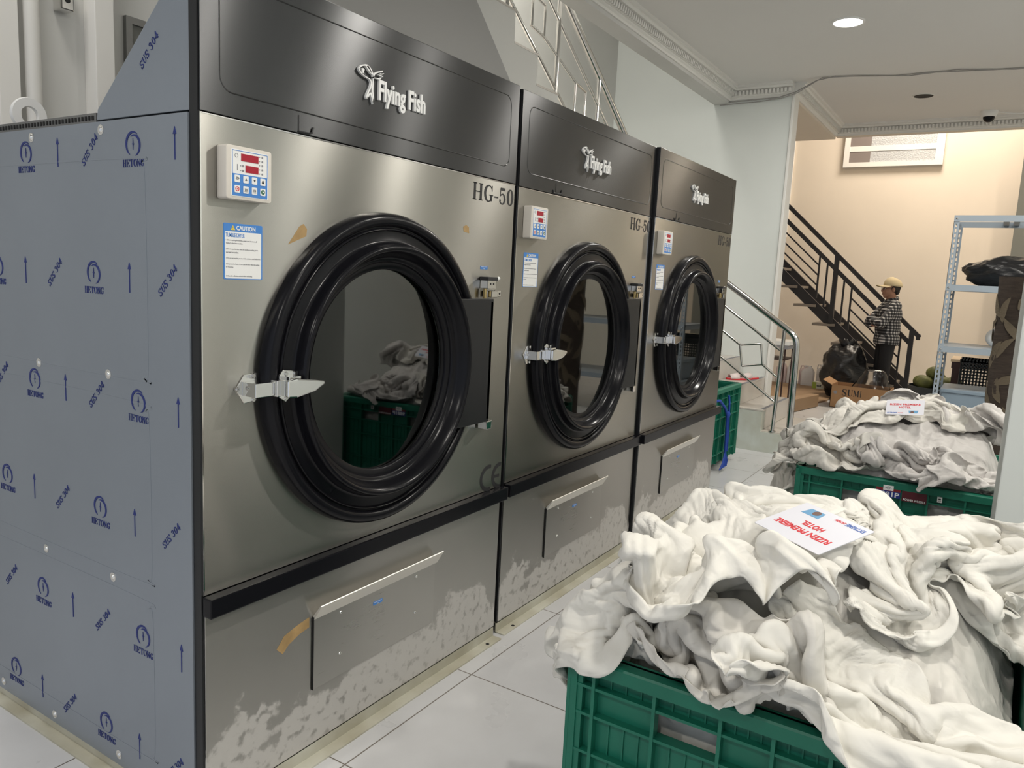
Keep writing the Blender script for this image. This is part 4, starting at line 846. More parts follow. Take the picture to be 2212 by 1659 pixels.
SHEETS['near_far'] = (50, 37, 1.6, 1.2, 3, [0.8459, -1.6965, 0.6447], (2677839307490749,5768692697656565,3781323170639581,3657305949533027,3024986989525633,145786429793431,4828740841999480,3044989652750685,2107507773880435,4029113496131910,2627909849526328,3445189598330712,3357022542717542,5446775505212070,4359480880340467,4013047168460939,2977322900064420,5027395297526858,2894117588219560,4820041381742297,3645384282950158,3008435503300127,3693801243674671,3640580947584390,3373623346045900,3706391460763523,6197370238683574,4044114998373877,3644397118215051,3376051316230077,4358651383422513,2229190270973682,4463417690398157,3275253129798668,5849439213854575,2991695419393872,1257744250370261,4795389870056759,2624694819943927,6916229613343876,3276766313916048,4012188330936293,2692242664849660,3357780898640398,1997328865390726,4410840578582222,5484101088492947,5782037677737028,3342911707709918,2357694323759848,3679581212236638,2995665177430149,5536527169883395,3306947059860201,3310201893523865,2646323826341802,2993928683642663,3027316740594291,4161481167825186,4379223326906581,4377794206042555,3326838715964158,3311712827459891,7210158261432788,880304366505427,3275289601237345,3311790527029018,3311030218803542,2961690655781919,1638018970855018,3977289414072140,2673934944265443,3694829231900026,2993509720169238,2243366373042867,3294353944086061,4448318601477038,1524622273114087,3671561580584932,3679541939752910,3678016238817680,3979088089297263,3344350095380205,2693869394784113,3628596404276450,3327163080526202,2116662114369188,3677906641380386,5346962711186678,3712750111378885,4346737178667443,4047293936402249,4028151469940962,4010774466328233,1854282872788116,4012421006855888,346958300794319,4429349511959046,3697773840346208,3709839755384584,6130010900266585,6312328148600239,3372944629502038,2659983200183266,5167796234423015,4027398854865674,4659667211160474,4012385063276134,1960750454969134,7133721413368330,2693770160059428,2114014072908769,5094911120896602,3215752651146847,5482384591982513,3292047340313162,3376221717753833,3047255492020567,3677913837375803,3630146748109821,3696293717431151,2030616476671492,3692211008071582,3347523789277448,2786106382356766,2943968539671653,3877367582936872,1844081525720942,4377260404733654,3293356219973305,4463449329336870,4345901554905798,3312546567896440,4813876324526612,3659726301694654,3028954705277185,3114833956895227,3378470181976729,3963834833382382,4008346776720878,5113784259761345,6460262611345777,1544401836186039,3646025662943421,3309329815835150,3295072235730007,5545159877112820,3310165528463028,3747195815522762,3458038824253788,4361824795448051,3695888454580588,5724512546871944,5461070663280502,5045696595754241,4024904192058756,2974861077513036,3693874054822967,3660401685848113,6279790852210546,3662062199799392,3677987690211187,2238640816038788,4395150352882979,2175173754527812,4393670069892304,4406266761412900,2992407278588479,1577799771264286,1938590200940576,3327560609442467,3662064258186315,4043928474019798,3696218132760031,2585852875301338,3628423530085803,3361032035173901,3659733478490366,3010068654599915,3692246904447978,4062268712887260,1546452735804742,2703552210026262,2596822950482676,5053568458711804,4334710706617966,3342691387012059,3992369230173015,3294081894144356,3410309902847537,2581050659210426,2976564380816814,5123349143339116,3328430473528702,4013411416377291,604194315779273,1981287565962269,4336411457186033,3391945770354908,3557933809581991,4327630980211465,3677621897476755,3326613412475693,2649547517921083,3313983938303058,4048838772459878,5342917364589559,3677959379776464,2622315647162953,2048085324867966,6099718478036985,4043275009021759,2797093207963625,3744671199716921,4378216690149473,2292723660913718,2227702224458684,4714255046061571,3276838525480090,3694752128963270,3327593625101577,501589674258546,5545894822911590,3349047778890583,3859572988388221,3295187664287349,4082234563987073,4011221576230545,4296656111086299,4140255414437380,5730247368750965,2145875079280431,3661349215016183,4629459626970224,2641497395662177,4317235476102032,4083824467525894,2923199671551925,3630447765979795,4681999947684203,4377388194318244,4916772462702773,5494240973127825,5346647920767981,1847301165925936,3726323692577985,2549205702150080,2644557224139443,4666684544724244,5086056383923314,3310918446694496,3244127923408584,5380062584349218,3344355764976183,3265613560628399,4093100362619672,5664286111089047,4028351205020904,2964617597165501,3659660901893967,2663844660475694,4378207958098156,5066315092924019,4382363806097497,2507187588729864,4044071380398015,5713543723786044,5449993531624345,3677693871407714,4930489885355064,3710556508599284,2993911105281675,2036938301157637,2695612513393812,3326876363447116,4730410781636180,2977995719922100,2886893593892478,4010146253837777,4416442642905601,1909918317601270,3978158736168363,3961513152886621,5090939764299007,4460232949274758,2673259449120696,1608205813580381,2260233649116457,3310994282955798,3362470843343380,5113057041554851,5426319085601072,2681054017770877,2894791526700153,3962964838607009,2912945057129063,6856579533459861,1555593955000565,2975846187188544,4353920177123375,4010073947744606,3309452726416711,219654630295983,5467466423578008,5110912454817780,4412665649160075,3692061412370824,4016180931163648,1198210911573178,6391933772503850,3660551430223663,1923423050921773,4028117594750434,4394392115435250,3275217370963405,1672650738893541,5413375947563858,6533352396937137,2962317912987232,4120396603871885,2628705762239984,3679766206999714,6110724238834040,1203729882980131,5705481808727712,2978262553091678,4094871156005542,4307698414417595,2325552706603280,5411901113522219,4395944698080716,4091769747632252,4010644712681241,4044193577642882,4356199580357472,5025773978729019,3256272298915433,2611789248441512,3581119230529740,3044852926285454,4360079398348049,3343707797458236,5429339166824399,6399920023777505,5094113449735521,3708806189721875,4542926240917545,3336302758120430,2937538066661493,3325899066047346,3644762107461166,3313346005799102,4098918287713735,4028259530530206,3677231490922637,5429261638548561,4730916745010045,2962386121423121,4063135727126014,2986209381148721,3990140091340358,1628637038381949,3052013727519212,6129163828329228,2993338427175127,5234805108086689,3977391361539340,3678861900363522,5379982059063222,2244997468254561,4364173426808084,4077402399032099,4045784709128422,4672162744768148,3046604968505737,4136242069503293,4313937183790871,3643947712583667,4499984222874978,4308572018929047,5082278316742843,4028081238563621,3678028686360175,3712105873592624,3273626760395028,2933709373827978,1901905139499226,4011653342710748,5135378265737087,4700794555916917,4028187894788452,3728742593534815,3375224445235180,5414285767448239,6628495014107196,5075057576554759,3342053523069083,3675610934695782,4347572622035109,3287842882385195,5062605737613868,4783438201135951,3294811077124614,4013096475460268,2269776677488541,4427716002612310,5061699344679615,3362619813856429,3310963138398817,3625491351043300,4029020353197310,3677121358630801,3662664543280606,4011511355549510,3746256068307153,2592022819997619,3328354897480486,3328515614549377,3675572169252258,3178113408889792,3043507066804620,2980619652728919,3662028322432520,3315722054416202,1845432155834467,3347491472109381,4760490785928326,2711345271104177,2977360551624808,3678740560972986,3693842211457051,3689788855376662,3945666819650254,2248329821607901,3696111092557854,3662822434632322,3328509096798258,4716264713721613,5783473047265457,3692790860007238,2028264255029131,3327522950133745,2626324894721022,5033109028479009,3322868863807528,3926481976883309,3328475279265433,4026566850589360,4045629742434367,3295068714660769,6538240131030122,5715813460109073,3408616821652779,1278427783519328,4031967808298108,4713012209226372,5032054467997459,3677873960230387,3192347575357533,3678670290285820,3676328973346401,3661305754244494,2929667641096277,5367385160276191,4632528606975994,3058379089567840,1847062140367778,3311750577196271,6103607199362115,3679462177056273,4045701353051532,3993855390262367,4342580690867338,4025053588658522,3310197944337204,3610599871784459,4345192024585849,4349017528487507,2045670057158421,2612828892863497,3695467250714354,3658020226357697,4079057594541517,4381759559819474,3677913759388439))
SHEETS['near_front'] = (50, 33, 1.4, 0.95, 4, [0.4881, -1.7208, 0.2741], (4578589592450905,3360167594383163,5816073962642461,3979635616132499,2278466314048224,2932952737227375,4538861614234680,3309371334378998,3035628600530322,4071916180607623,4318067018605903,7179972588101379,3899366605529169,3694381100035194,5364998794720939,2726173045767202,1644630614767338,3677949762239876,4091697200998801,4377599094265483,4413455149696730,2257894465700140,4364700137097582,5725534948314448,1492021010121640,6114424357244423,3393305482849496,4246618183483420,3810367453504132,2374606634628951,3693001536563653,4189346655283542,4011511546612264,4411904747156888,4377827308773041,2599052742684591,5076639124404820,1145154480175940,4647574817163534,2692892955859924,3261687515452200,5212275333210574,2644773427902134,3706501038232009,4405398380835285,1831854014605637,4014012113486911,4490377756649915,3994869345680900,2911507000118630,2213459190663766,3643565044635718,3377708407343981,3343489443888079,6526854009056737,4395220664209316,5139349487226769,4364287578224335,4326085726023795,3329073952665687,1616106259131686,4727914178882021,2961626066704254,5030691534427829,2975622362523920,3677836227398959,3662818913534413,6160734043644634,4380813572982031,7245819557310604,3681496206769886,3710549398689138,3677949903293767,2313416105968958,4410238341309201,6529456398562708,3344614998732540,4362920306566508,3660399971294796,4012901787197824,3774745682071422,3665921344292853,7231556398572731,3278230191859527,1923652047456247,5412657243988379,2646180004685779,3677834602111517,5807308232191066,2960680651198949,2709794436254169,2959846762537990,4331408090351992,4889102912749699,4012303262258752,7213287782079932,3294429838555261,1974258946894220,2596215570703413,2979777449043078,2594438350827023,4406265213538640,2294501425328984,3644670867407398,4396778794427534,4329893456182530,4041539480246735,4376085920535518,6192639641443789,2530939253194793,1589077391501808,2615279827489658,3710556337048377,3345263431872927,3343557947301779,2908216681035403,4012411923047880,3745319404490484,4046413015831465,3692100920934606,4025844356194346,7260797062858409,5728521084297449,3675568648369079,1524540962350820,3093323645514493,3979171099056982,3677668529375093,4901969375274918,3696185721341447,3677949773371282,1924363553686803,3326879801086265,3661231975579552,3041734980657084,5441820727197568,2974217484468335,558814007540571,6547685402748269,2576285219847374,3443631678775542,6483271282551766,3326807672554138,2977319036522447,3329604827664748,3278428898870000,3660363761061371,3346736623493518,4691413216842460,3661981134330927,3361829839197241,4443599724513968,3295187501116637,5029722570573761,4062314758088485,3661947029113830,4079102625829948,5093704515780059,3998727167481742,1557793251208327,2911510781905813,3624619884950638,3958887265423618,3014726877903504,5144800973691741,5698596500458039,3594391714600793,4543570757759387,3693799274552867,3711316739895229,2294625794391601,480824574536598,4364209779140156,778269257669831,5781210716326591,3956594396637505,3457174656292968,4012153943221991,3311035785405823,2225895998959757,3777105195141315,4044944986308208,3677913742673235,2308051255432934,1508133209477193,3326610998766735,1115760753627363,5448970528495646,4028036542340920,4059962544206656,3945443261202170,5048837669629459,2593725098757897,3390481892187190,3712069595081684,2280016878953486,2630258288469239,2975091441647545,3339321468467874,1496900086222902,3727915415007827,3997253872260310,4327755244880705,7225170322444360,4665119301209484,3061514534429196,2723263225871318,3312465617321625,4359442045002838,2610590222325761,3694555895521942,2636423524639837,1527837388360539,4361911601553775,3329491191036323,4012314550234209,4665237638574697,4314882964524117,2058488586551341,3327823906969221,4361068282250345,4340304009367252,4380321983146630,2626323065025690,1952699777706880,1942455089308625,7133864220006394,4029965307427003,2990946154631263,2944116137535194,3612739407254673,4847814422584192,4646931887951732,3676443978352623,2590620348297355,2929058710193918,2995551713318502,2637369255652979,1958308281954646,5085265979373604,2367953401264853,1906832476323480,2209290047776517,4312536145969592,5929661672997374,3595912167042374,4743043290740757,3310240227051923,1532076712702417,3342763940705180,2292958059768311,3711554490479460,1161785423014470,1311187378943356,2592945320151105,3293599618574611,3326047794455422,4443477499401918,1812908204758319,4059921111420457,3677991222532110,2266594325824993,4727044559463137,4376911309792065,5797099580186512,2508735291160486,3027477408219715,2958569290674511,4009919208885380,2642286314255831,3978892195207870,2944956738266683,2612025954749556,3660477433521207,2633434641083157,5808665052774781,6464009300859966,3645773942497158,138072339940609,6164930995419278,3964542220096005,4746892849599648,3678857801092092,2530103414049025,4345259938917582,2611195730723675,1540619634719899,2665205933010924,4739637975310418,4379938683510271,1795974460183365,1762232742564638,4414827845364095,3261910078010549,4747755461156789,2208611038543354,3994112766018807,4011316931412913,2276803757231458,2261109071941010,3711989922455753,3406191434868882,4198917109824261,2377576126318788,5130631293431373,3413949888972053,3695393326920801,4713685876576502,4362855371030593,2927310102898323,1212246794814458,2279377333259005,3678104597444014,3344163043796896,5158489659411658,2644974122582326,3675410000903893,3993161305126504,3323702690041928,3709490983540660,3742243470973238,5195745012000407,3643791868802577,241860165131917,3677119561624941,5095060919827357,4063101682088306,3673185608857204,4406192632324378,4730221512772343,2977322753294560,3727982216191427,3808276973491926,4364121525978516,3660403503662623,2258497494281015,2724813983331227,4727953782646239,4046495972122602,5492879352914029,1946348931906492,6258977167067121,3327713873693819,5762785327921227,2223670440858227,5176671734788086,4266354499214675,4010681171652986,3993129473767693,5699435722331368,4028799844850957,4359406010793151,7276788510239652,4961315041431705,3448219060410273,475488295779076,2606282132494020,3371437780538804,4062219235801519,3515727272268321,3693048131365203,2159821361784332,4376931995151881,4028194772274677,4726893202485622,3377856602069326,4378393102689345,4778823289262528,1510566386928699,2626236384675977,5540418305233130,1209480442187803,2462510227455969,3360207312062947,5110791267893538,5112270132912357,2961474954574363,1229222233047595,2725745446441357,2524015673604528,4526890537048975,6491172789654975,3678708049759756,5927149679315354,4294530929061402,1896948590797271,2992451790047634,7192365235455525,224347919848491,4012383191971108,1547015002343255,2274652132845843,1879018856216608,3340942093262201,6057269672396763,4027925495734802,2293519783797850,5028416690548287,3327409212929289,3324533227807838,2624576479387216,3695578836180023,2261788237637617,4995514224288976,3423033052645238,3099745912495883,3769891736758086,2873272814187096,4012305757601369,3693185369215726,5845384759518877,2977811081224195,3658168588745063,3649997153006219,3693799095435627,3982159035314786,4126543228022489,3669780121119143,2610401125154628,2255844679061939,3347686205439561,4330129353679929,3310119035847635,6798443802441681,2261452986799618,4725753276448606,4733998599026158,3676285481995169,5698562194205063,2061480028329067,3939010189915212,2946424793830278,574726375865602,3677913767846015))
SHEETS['near_mid'] = (50, 35, 1.4, 1.0, 9, [0.8896, -1.567, 0.952], (5393475974479981,5891278479455260,3662101808674268,2925694525319128,3259326112766675,3678668570275602,4045828878772870,1825499435086310,7177520891788750,4286256780231101,6774592540366252,4680369176024866,4056073556493030,3661950961334809,2362586084895929,2625568437147438,3591339031729695,3292657576228387,2880424011192875,1530101613060743,3995706672020581,1927961200878876,3310848137318495,3691273045489480,3761429888647088,4492867026405880,2994036912086732,3328542198612342,3676969985280197,3676359322809402,3291142856829481,1861439655751948,1881288242809768,4017034726115633,3677837918422129,2296729021168334,4445194027760652,4746367756151521,4777235163225079,4028227257399815,1955952531128496,4029705873162364,3690576949240596,3660479390139846,3308497901770662,2996460859084932,3314851528710446,3694554007426811,5912979972476438,3993280422934436,6394500731314909,4095026057397606,3310272119797554,2643042426413856,3708816661393380,4374416055337182,3276046046708939,2626016750691022,4323625700361777,3994832765405655,3311826299539585,3695454904366015,4062230102465357,4044767783990733,4095780444141385,1207895784200856,3628670193884536,3358613433719300,4406107935614880,4397449395643488,1588083623977167,4996350452684601,3662852953146480,4044112707628465,3312042057912598,4028944188464280,1874336184480341,3693840687745163,2731130150943967,3179190622941510,3327751267509238,3681843474580567,4709599327030986,2284139578992507,4109891977963343,3669253599242982,3372868544046590,5008331967749262,2645306742114197,4412628185672852,3677874196303829,3695996798962265,3244242253507572,2974936809202060,4113857974783753,6108258125071185,3633434134365724,3043305870568225,3648530457458616,3408424195372531,3254520987730059,2265035702196608,4058964839023470,1476245370395447,2295868389456884,2993964370100814,2666707277441246,4499160051086868,4027361040554046,3280773741302182,3694588405873988,3261793517663488,2638878072893576,2557179460768389,3316626389741017,2594701222958088,4068629472366678,4009926510468970,5430927564323908,3314095839518109,4496015697828576,3325291324079889,3312611661058736,3310911518677469,3230778776885949,3376164633649720,3994035576551362,5696208008691301,5857380101749843,3749323486280345,4762950389627043,3294200666192363,1530857559769788,3345080152607768,3328541932701709,3276914518136542,3545231169500866,2609619361253950,5154442448995160,3245068765156859,2606592196829448,4189149658449576,3747547705951864,3596073834755570,3995862207215219,2313255813369508,3344398986414707,4041724372992527,3293672180059010,3677079766506563,4010749510497628,4507181567950881,2911386580142853,4463532456959190,3055030706311424,4045366541812082,2731056294405466,4747848872696269,3745982466658809,3661044515659318,3693071466779677,3696289310093230,3643676861069815,4363262158412795,3457177400020799,2994791310868662,4778935565849369,2273660944073491,4413201016891203,5168465922348652,3681962868559437,2331762343352321,3364173136653028,3647766632580156,3748527420529590,2243557370686578,5065555198073377,2388872963603016,3677832882279103,5175963757702486,1990030746723257,3747704277152885,5101069355822647,4963103894124630,2239737833080996,3411790051118723,5366703743533260,2328396024462699,4412433586877348,3014765631883474,3075054775601076,3531591627497006,4345942906594239,3041657717654308,2678516736546076,5111470368308482,4027622707748146,2994794973382829,2011474765376099,2925890170537604,4379227357942323,3012265586657092,2281720433474023,3758969519637160,3945589133627015,4352300312581693,3762939568595760,3714294110581100,4392495132204513,70335576738494,2261676423075880,3377942455125133,3661267915898512,4084475011778188,5447612921313328,2993163122207190,3691495424770871,3693008503509923,3650157089802349,2643957457917958,2929584885144300,3677749448643177,1523071804645135,3343523657161141,3377715620063089,3627115683152694,4866906195876995,4813662087737864,4360795785605458,3372154634199909,2606504336954186,2179901677702837,4060000191089817,2593606059100382,2311706628133238,3330919893146879,3376841822745233,4408613836061071,3311100196391577,3061399522774398,2945551366037330,4061439710075908,3499380340016432,2241933131505136,4635062555149158,3660439758402532,3979776036644841,2015980076862644,4028383021679507,2273622953943737,3061625769412757,3710551277460580,2678594354115192,5473773911839851,3379341823515311,3778887921806700,3328661573050557,4046531650986751,4029101059143936,5368108928241598,4517406270609651,3958368966509544,4310958645234665,4010803294050678,3295890183353575,1676243557929470,4047966269805346,7201343558953239,4327630959204950,5497683598617535,3678819855488095,4395262441192713,4699361403606814,5199726867114857,3908334211873902,5442083571935523,3327530101139301,3581074368310874,1628581610667611,5448593742877694,4079892870794510,3246626976644527,5113214074090908,3677917439560760,5116389651161679,3980534352069309,4113184444766388,2908294303470034,4692963945519517,3293559657408602,4646250555311138,2307844576295257,4361070241490263,5814555601247243,2260237336426476,3662100360898673,4761360720083699,4434102829783735,3711352766674438,3425365286949555,2524738257190960,2628554735037933,3345876218927913,5012377797398249,4042528006795901,3311750805721081,2926640105395638,4445940972725647,5112257174061711,4783436902310987,4081365042278759,4397645045630850,3345069059947765,2993384745911355,4345107376497881,2428619484071708,4646175263521016,4364288872070808,5785138788674646,3049598626927216,2592055232589587,5496579030111927,3263180866407832,3311702303066359,4111599404956527,3711913229783738,3541335412504395,4376806374974181,3029183015293230,3626323375923118,4363379081618686,5132006203865741,2662560848390966,3343480084084735,5147054306990370,5428346599610899,2223744143847023,3121991986656930,4145631388378106,6327675278891953,3632679334717263,2346749042952430,4027394918229802,4326840467787192,4480885516639087,2578518438750665,3227286815364136,4027947865442284,5858769555897227,6282512758633455,2561705403220772,560512429563543,2946994046942239,2929103128349001,2015536142594676,2925730393136380,2931252517319799,3394350203691413,3664373180006959,2813787581248797,4059079844985299,7175883714918045,3490420536225809,4782562516672302,2495426958369060,899064051478222,1211111654228995,2365815362718938,1893206304047041,3313637680005799,4329183774036586,4301385774204650,3964544458554259,3723292349514952,4062457423147799,4411637264693470,3028909595800089,133194814608229,898235448633013,4045052765799299,2312560678563250,1928343478537761,3645351769534522,4427746719376689,3245762196571699,3514194027050634,5408687959518721,5364136242147550,5161743551260702,3277681326936381,896601951590175,3693798980955974,3678853479755023,2944806313622092,1912378273421712,3310122469994587,4076831633287675,3745364413949267,2591421755664155,3309372016055074,6432512987018290,4045737541550044,2282360352265959,880001424592174,4408496933766137,6114767067040915,3678715400113055,2646256834036989,3659681417880337,4099854592567807,3746270026997557,3012315395971529,3995585198392419,5046411881908363,3033824680894651,3375406276995634,1948047112809099,2994795350249038,2956779684563977,3647732814225627,4777272633045371,3694589948727395,4367312397220759,3712116062787479,3393569989337038,4331374571567998,3978263114295422,3696971326761222,5075916892214647,3346696918082755,3327675956502923,3753372806841552,4050398322287027,5563444089164503,3579382948736989,4012309347312262,3712148597105961,3360991901150807,3949183330138714,2938437068104974,4096575500919435,2994723232054963,4044872856814722,196052376869315,4460317694528832,4113939018858366,4143893126599033,3694591879502571,3995660166901881,3746199453928528,3026569733665583,3659384585409051,4058372011150058,3738322599635081,3312584468357198,2130656233113794,5500620120898397,4476919340110275,3414214576842501))
SHEETS['near_bundle'] = (56, 38, 1.8, 1.25, 5, [0.3245, -1.2866, 0.8748], (4468146347912593,3197280067507197,5826290333545678,3326124965896940,4063136397159784,4346100160961541,3952814725221480,3148451527217262,6200432859623360,3764516766990194,2541801174787231,2919499490649597,4061552978402751,3010758312418337,4433130250511181,4661296591315163,2959771468313219,4026642238398057,3343523993271403,1874282416302267,4797891941651915,3482439920000775,4464893981463038,3763809212380793,5270401847346875,3956633923125379,5030649965454923,3626361339241861,3979886252759245,3944067435540232,2944038453033256,4409406221918701,4393588654904572,4451564379012524,3348208289204670,7015365570291760,2259318440201891,2972407379812913,3677842055402242,3009101252900303,5328325050250192,2764261175442909,1696222771473858,5044901534931310,3096502736670731,4411637692829924,4383195083641588,525262492921518,2310921638489358,3382601327987223,4397270315625620,3028141221966273,2989915761104590,5434049022500586,3974180279145288,4395258593600647,3292054460833625,5451465716149307,3342814280849892,4413415201112663,2897934870596101,4377710486647921,4586347799296473,2147371408893807,4747195376336114,6194228636582103,3307586354551471,3242651716912494,3693084574559975,4308532214866228,2674772517943039,2978190952228121,2290306780022764,3661154639433678,3924180365587156,2611154653058672,2979263701245143,707652864208254,2241739316824123,4260844897140583,2976451026645466,4028156941388802,3362094934720755,3678105009843378,2698719031675849,2310945621035719,3716001465475330,4010747624227356,3660394408351514,4743762115844972,5009732887637258,4047852020634185,2643641070024159,2761415609528586,4765238630106643,3325175878365404,4049641620988266,2625301611158993,4713651338342427,5116315300215551,1611123512236087,2956564917880865,3659684612824324,4027328877092881,3676514387690201,3642037455492680,4007352262554515,5073987027922884,4338753293333191,6515123841698461,4345948302449217,2277789287926221,6083073233736983,3326658177909832,1928911013212189,3593705997704434,4008366744789212,3855041550626272,3028041471742443,1909306804901146,3376921747833106,2930730291679168,4060789088656822,1899598010174182,3438801265568349,2960794396557400,4362583225278067,4679461360129254,4345896415493965,4011437346881923,4759006239099451,3695194951308049,5811955398999339,3192772371067075,3228354325224923,1930493883923425,3709644896048124,4012151194575879,2280887928716061,2891612527274569,2276160949339318,4011547580830784,1993467131074533,2676587610880420,4027357266271215,3293401074295486,5076569050380165,2225579018417322,3743081443157103,3746153319134653,4377830996270372,5792287411408962,2998079677777011,3637367564962558,4784300555612989,3291061464568552,1573864033640738,2912984244477120,2960603232331178,2592968710375335,3677162783249560,5813891378219075,1543732009418283,2274540381285389,5850156569774187,3330813204202478,2649086814991851,5085342160638816,2994108878410135,3326804079145831,1612025491925026,5044226555726639,2959169806505416,3311079173738121,2994832920271597,3678708035759303,3996266696602894,4045705817956960,4705637674629603,4025886124498070,4380961201732318,5095018796815677,4797651633158343,2677941854978048,3226771698568033,4678818294237916,3677953224433059,3626896032231521,2959095815771379,4761236007735682,3677193230435959,3707144084673007,4013103705159167,3326919768402811,3659719163289954,4397261739178025,4445873029225303,2341351166202286,158496940684817,4993888029091951,4661879064188041,1644553414765370,3697021704475001,3678743783903295,4727119955836916,4409249874911190,876593967055960,4025884074499557,3693797379911678,755983037564695,2261105211965078,2340556971914479,137813076682700,3648533430157235,6762857832277478,2660408596428922,4412615569877715,2576288319389641,3310875410539313,4025614233655657,3261573971388628,5081078970877738,3662784415681410,4027438487380926,4658019450505749,3025990028172098,2642243049933983,2528639316960761,5426959586382368,3658814930732717,487406237850623,527697895147869,4410991008052556,3993841149039897,3273436607822745,3026933459605852,845584955234386,3661950209155189,2592998994399733,2993388715860323,1007652365182259,3691416773570919,3377587759714736,4280772401453802,2008372961003000,4345899201796863,4062381144598085,3643567254535187,4380057128874402,3102882443228537,4728745903461473,6020806996719866,4741502143533041,3360994039624671,3060794438161100,4045615669594308,245301514179299,3312544934626779,7180090949654664,2610174600093153,3064763734858817,3661043302385459,1864496665817269,2602610318072292,3712101332343166,160085602867334,7264197505982241,2190797744175926,3027311688393900,6277823727607168,195216770369153,3679346213289604,72037409388840,5447717258416304,3046990283766797,2978643617053172,3677081640120126,3623976724826398,3696257409080641,4007575911676431,6118696769697054,4680187451648899,1940906702590768,3659881665381830,3677876034706706,5407817956015274,2926227332725654,5092760801925269,2292122102210144,2961888004219775,4710360826752567,3695423938497723,3295070601552506,4411754245134000,3671032213874502,3361865694177449,119353806220061,3676514652815144,4028301212458579,4027398678701213,4978986166145305,2927441486913772,2764411866295748,2926141881584934,5215442230070604,2631243471685382,3327635818199453,4630185459232611,4011550926570849,3664373270042052,3661309521250544,4346658077973994,3360203549801524,4376842288069232,3010646561689754,4781663977714314,2642019743817436,5080416857783190,4410879246641427,2246853248434171,3291930773330787,3507077404061688,6947140147896323,4377638622805272,4028988705823208,3589673037036988,3310996169661025,3643003178915784,4377667361801694,3678041718949112,4060074474143130,3998806231155532,4829493570831559,1530378428625371,3310276481103270,3011694513425566,4745605800985263,2646968535541065,4396699554680947,5762783440854163,3345074484242870,4764566637091073,3794703369698879,3678605463933802,3712826390861754,4437130863089512,5534151622948431,1878984720629561,4313564705262225,1802702783044134,2576303847079230,3761965512823359,5410276074528593,3011018706747867,3326786154961363,3692172974254161,3677951231617834,4347601529625699,3697146117159359,15001513026623,4751107810765843,4487197221449095,3923456054250372,4062158939596942,3361786612682432,4026408170015818,3015446358427763,5145741480706264,2739970110368827,4357636177237677,3205438058579893,3362586370120182,4369852010235677,7151825129318190,4892810715282924,4810678027662770,3242002978243127,2644604215420746,2245826763239335,1894832580202218,5771637907626597,3211824297712917,1861422244793254,4359870802039717,4378348599229846,3711348811513506,4415079826798593,5243923272970116,1984740385581545,3306372841787284,3244990379369180,3011506788872450,2288829936598204,4728821898538720,3342225140761869,5059057246192582,6860480244166219,5394315279988456,5192568328850857,2214889611242477,2295147513883277,4891592690315133,7082279162188559,2435593792222104,3360992507448662,3343446378052130,806904598238449,2963056069701204,3893316830471619,2345723599076334,2880454877891860,4967030214653607,4028906635738643,2958940929189601,4088666646592719,2460815910402176,5063927193160657,4693139073697781,4287660859388622,3395875979661762,2299875445498817,3752523076621168,3327176888325281,2957576033498574,5095703720918144,3677197343320148,4092528134729392,2994757184352179,3992337165739071,2278466161536025,4729673865605777,3295978531995040,5113581170192488,3660543632993065,3241699142194119,4534927162781596,5495973345373795,6082204658645779,3028015746148001,487399070130494,4328430756456985,4676141443085794,4361790680786168,828801206769231,3678553314124712,5701582204276065,4378204094382456,4025736029478626,4780268457117704,3833738099272799,4346812559383524,3030808020523820,3994717948492872,3010720326266152,2266438317421078,5412613401352488,2281567473805050,1949515669922249,7307843974219395,5364885380608959,3213295946313650,3344244001960940,2595419575511286,2292912878302717,4008373687150331,3275146620345699,5062343869892324,5036968437825212,3726289111336859,3431639402549970,3027547811072236,2251308380507789,4793770704857980,1262808496878840,2594486455729236,4313499967367082,3307744850094373,3011475239220407,1293554947283015,3597926036458245,3695235335251222,3626215591153730,3677877664336315,3085522322509173,5361868417273330,232902329541219,5361657196837555,3706394725999131,2961471414074611,5432401034053172,4029061341465562,3358609590515010,3438781940148483,2908974767827451,4787483695829091,4360960725876080,4332599134938011,572499180183470,5993279804329357,2601017936953206,4115179625493746,3887610553745468,911618009788955,7279973938275497,3328468448913936,4694554053672159,1044111744182484,4045553928646957,4060762055460089,4326693235511329,2923517426081877,520652391489062,1494246816838430,1562068615128099,3012092056195472,4348325575780292,2345018530144965,5179034680179095,3697689378070243,2675642464515605,1342912417334151,4354599163381540,4060872694522992,4693642368185890,4112268037283038,4060526447332415,5112426724376986,5567604748269892,4373594145939407,4025812275971717,4392758668780902,3678709753787049,4064694172269894,4381570145108804,2623912706604496,3379114457330397,3376681526003393,3729430560346546,4693682911040389,2978986767515943,4664522948774041,3064802555840685,3358836872810868,3028961585812527,4550962140841285,3678052009366567,2573940492176602,3361793887474038,3677870277187144,6132375460918808,4457173578010930,6041475557704403,4130572921944831,654800896035984,4159357317155966,3677801936339593))
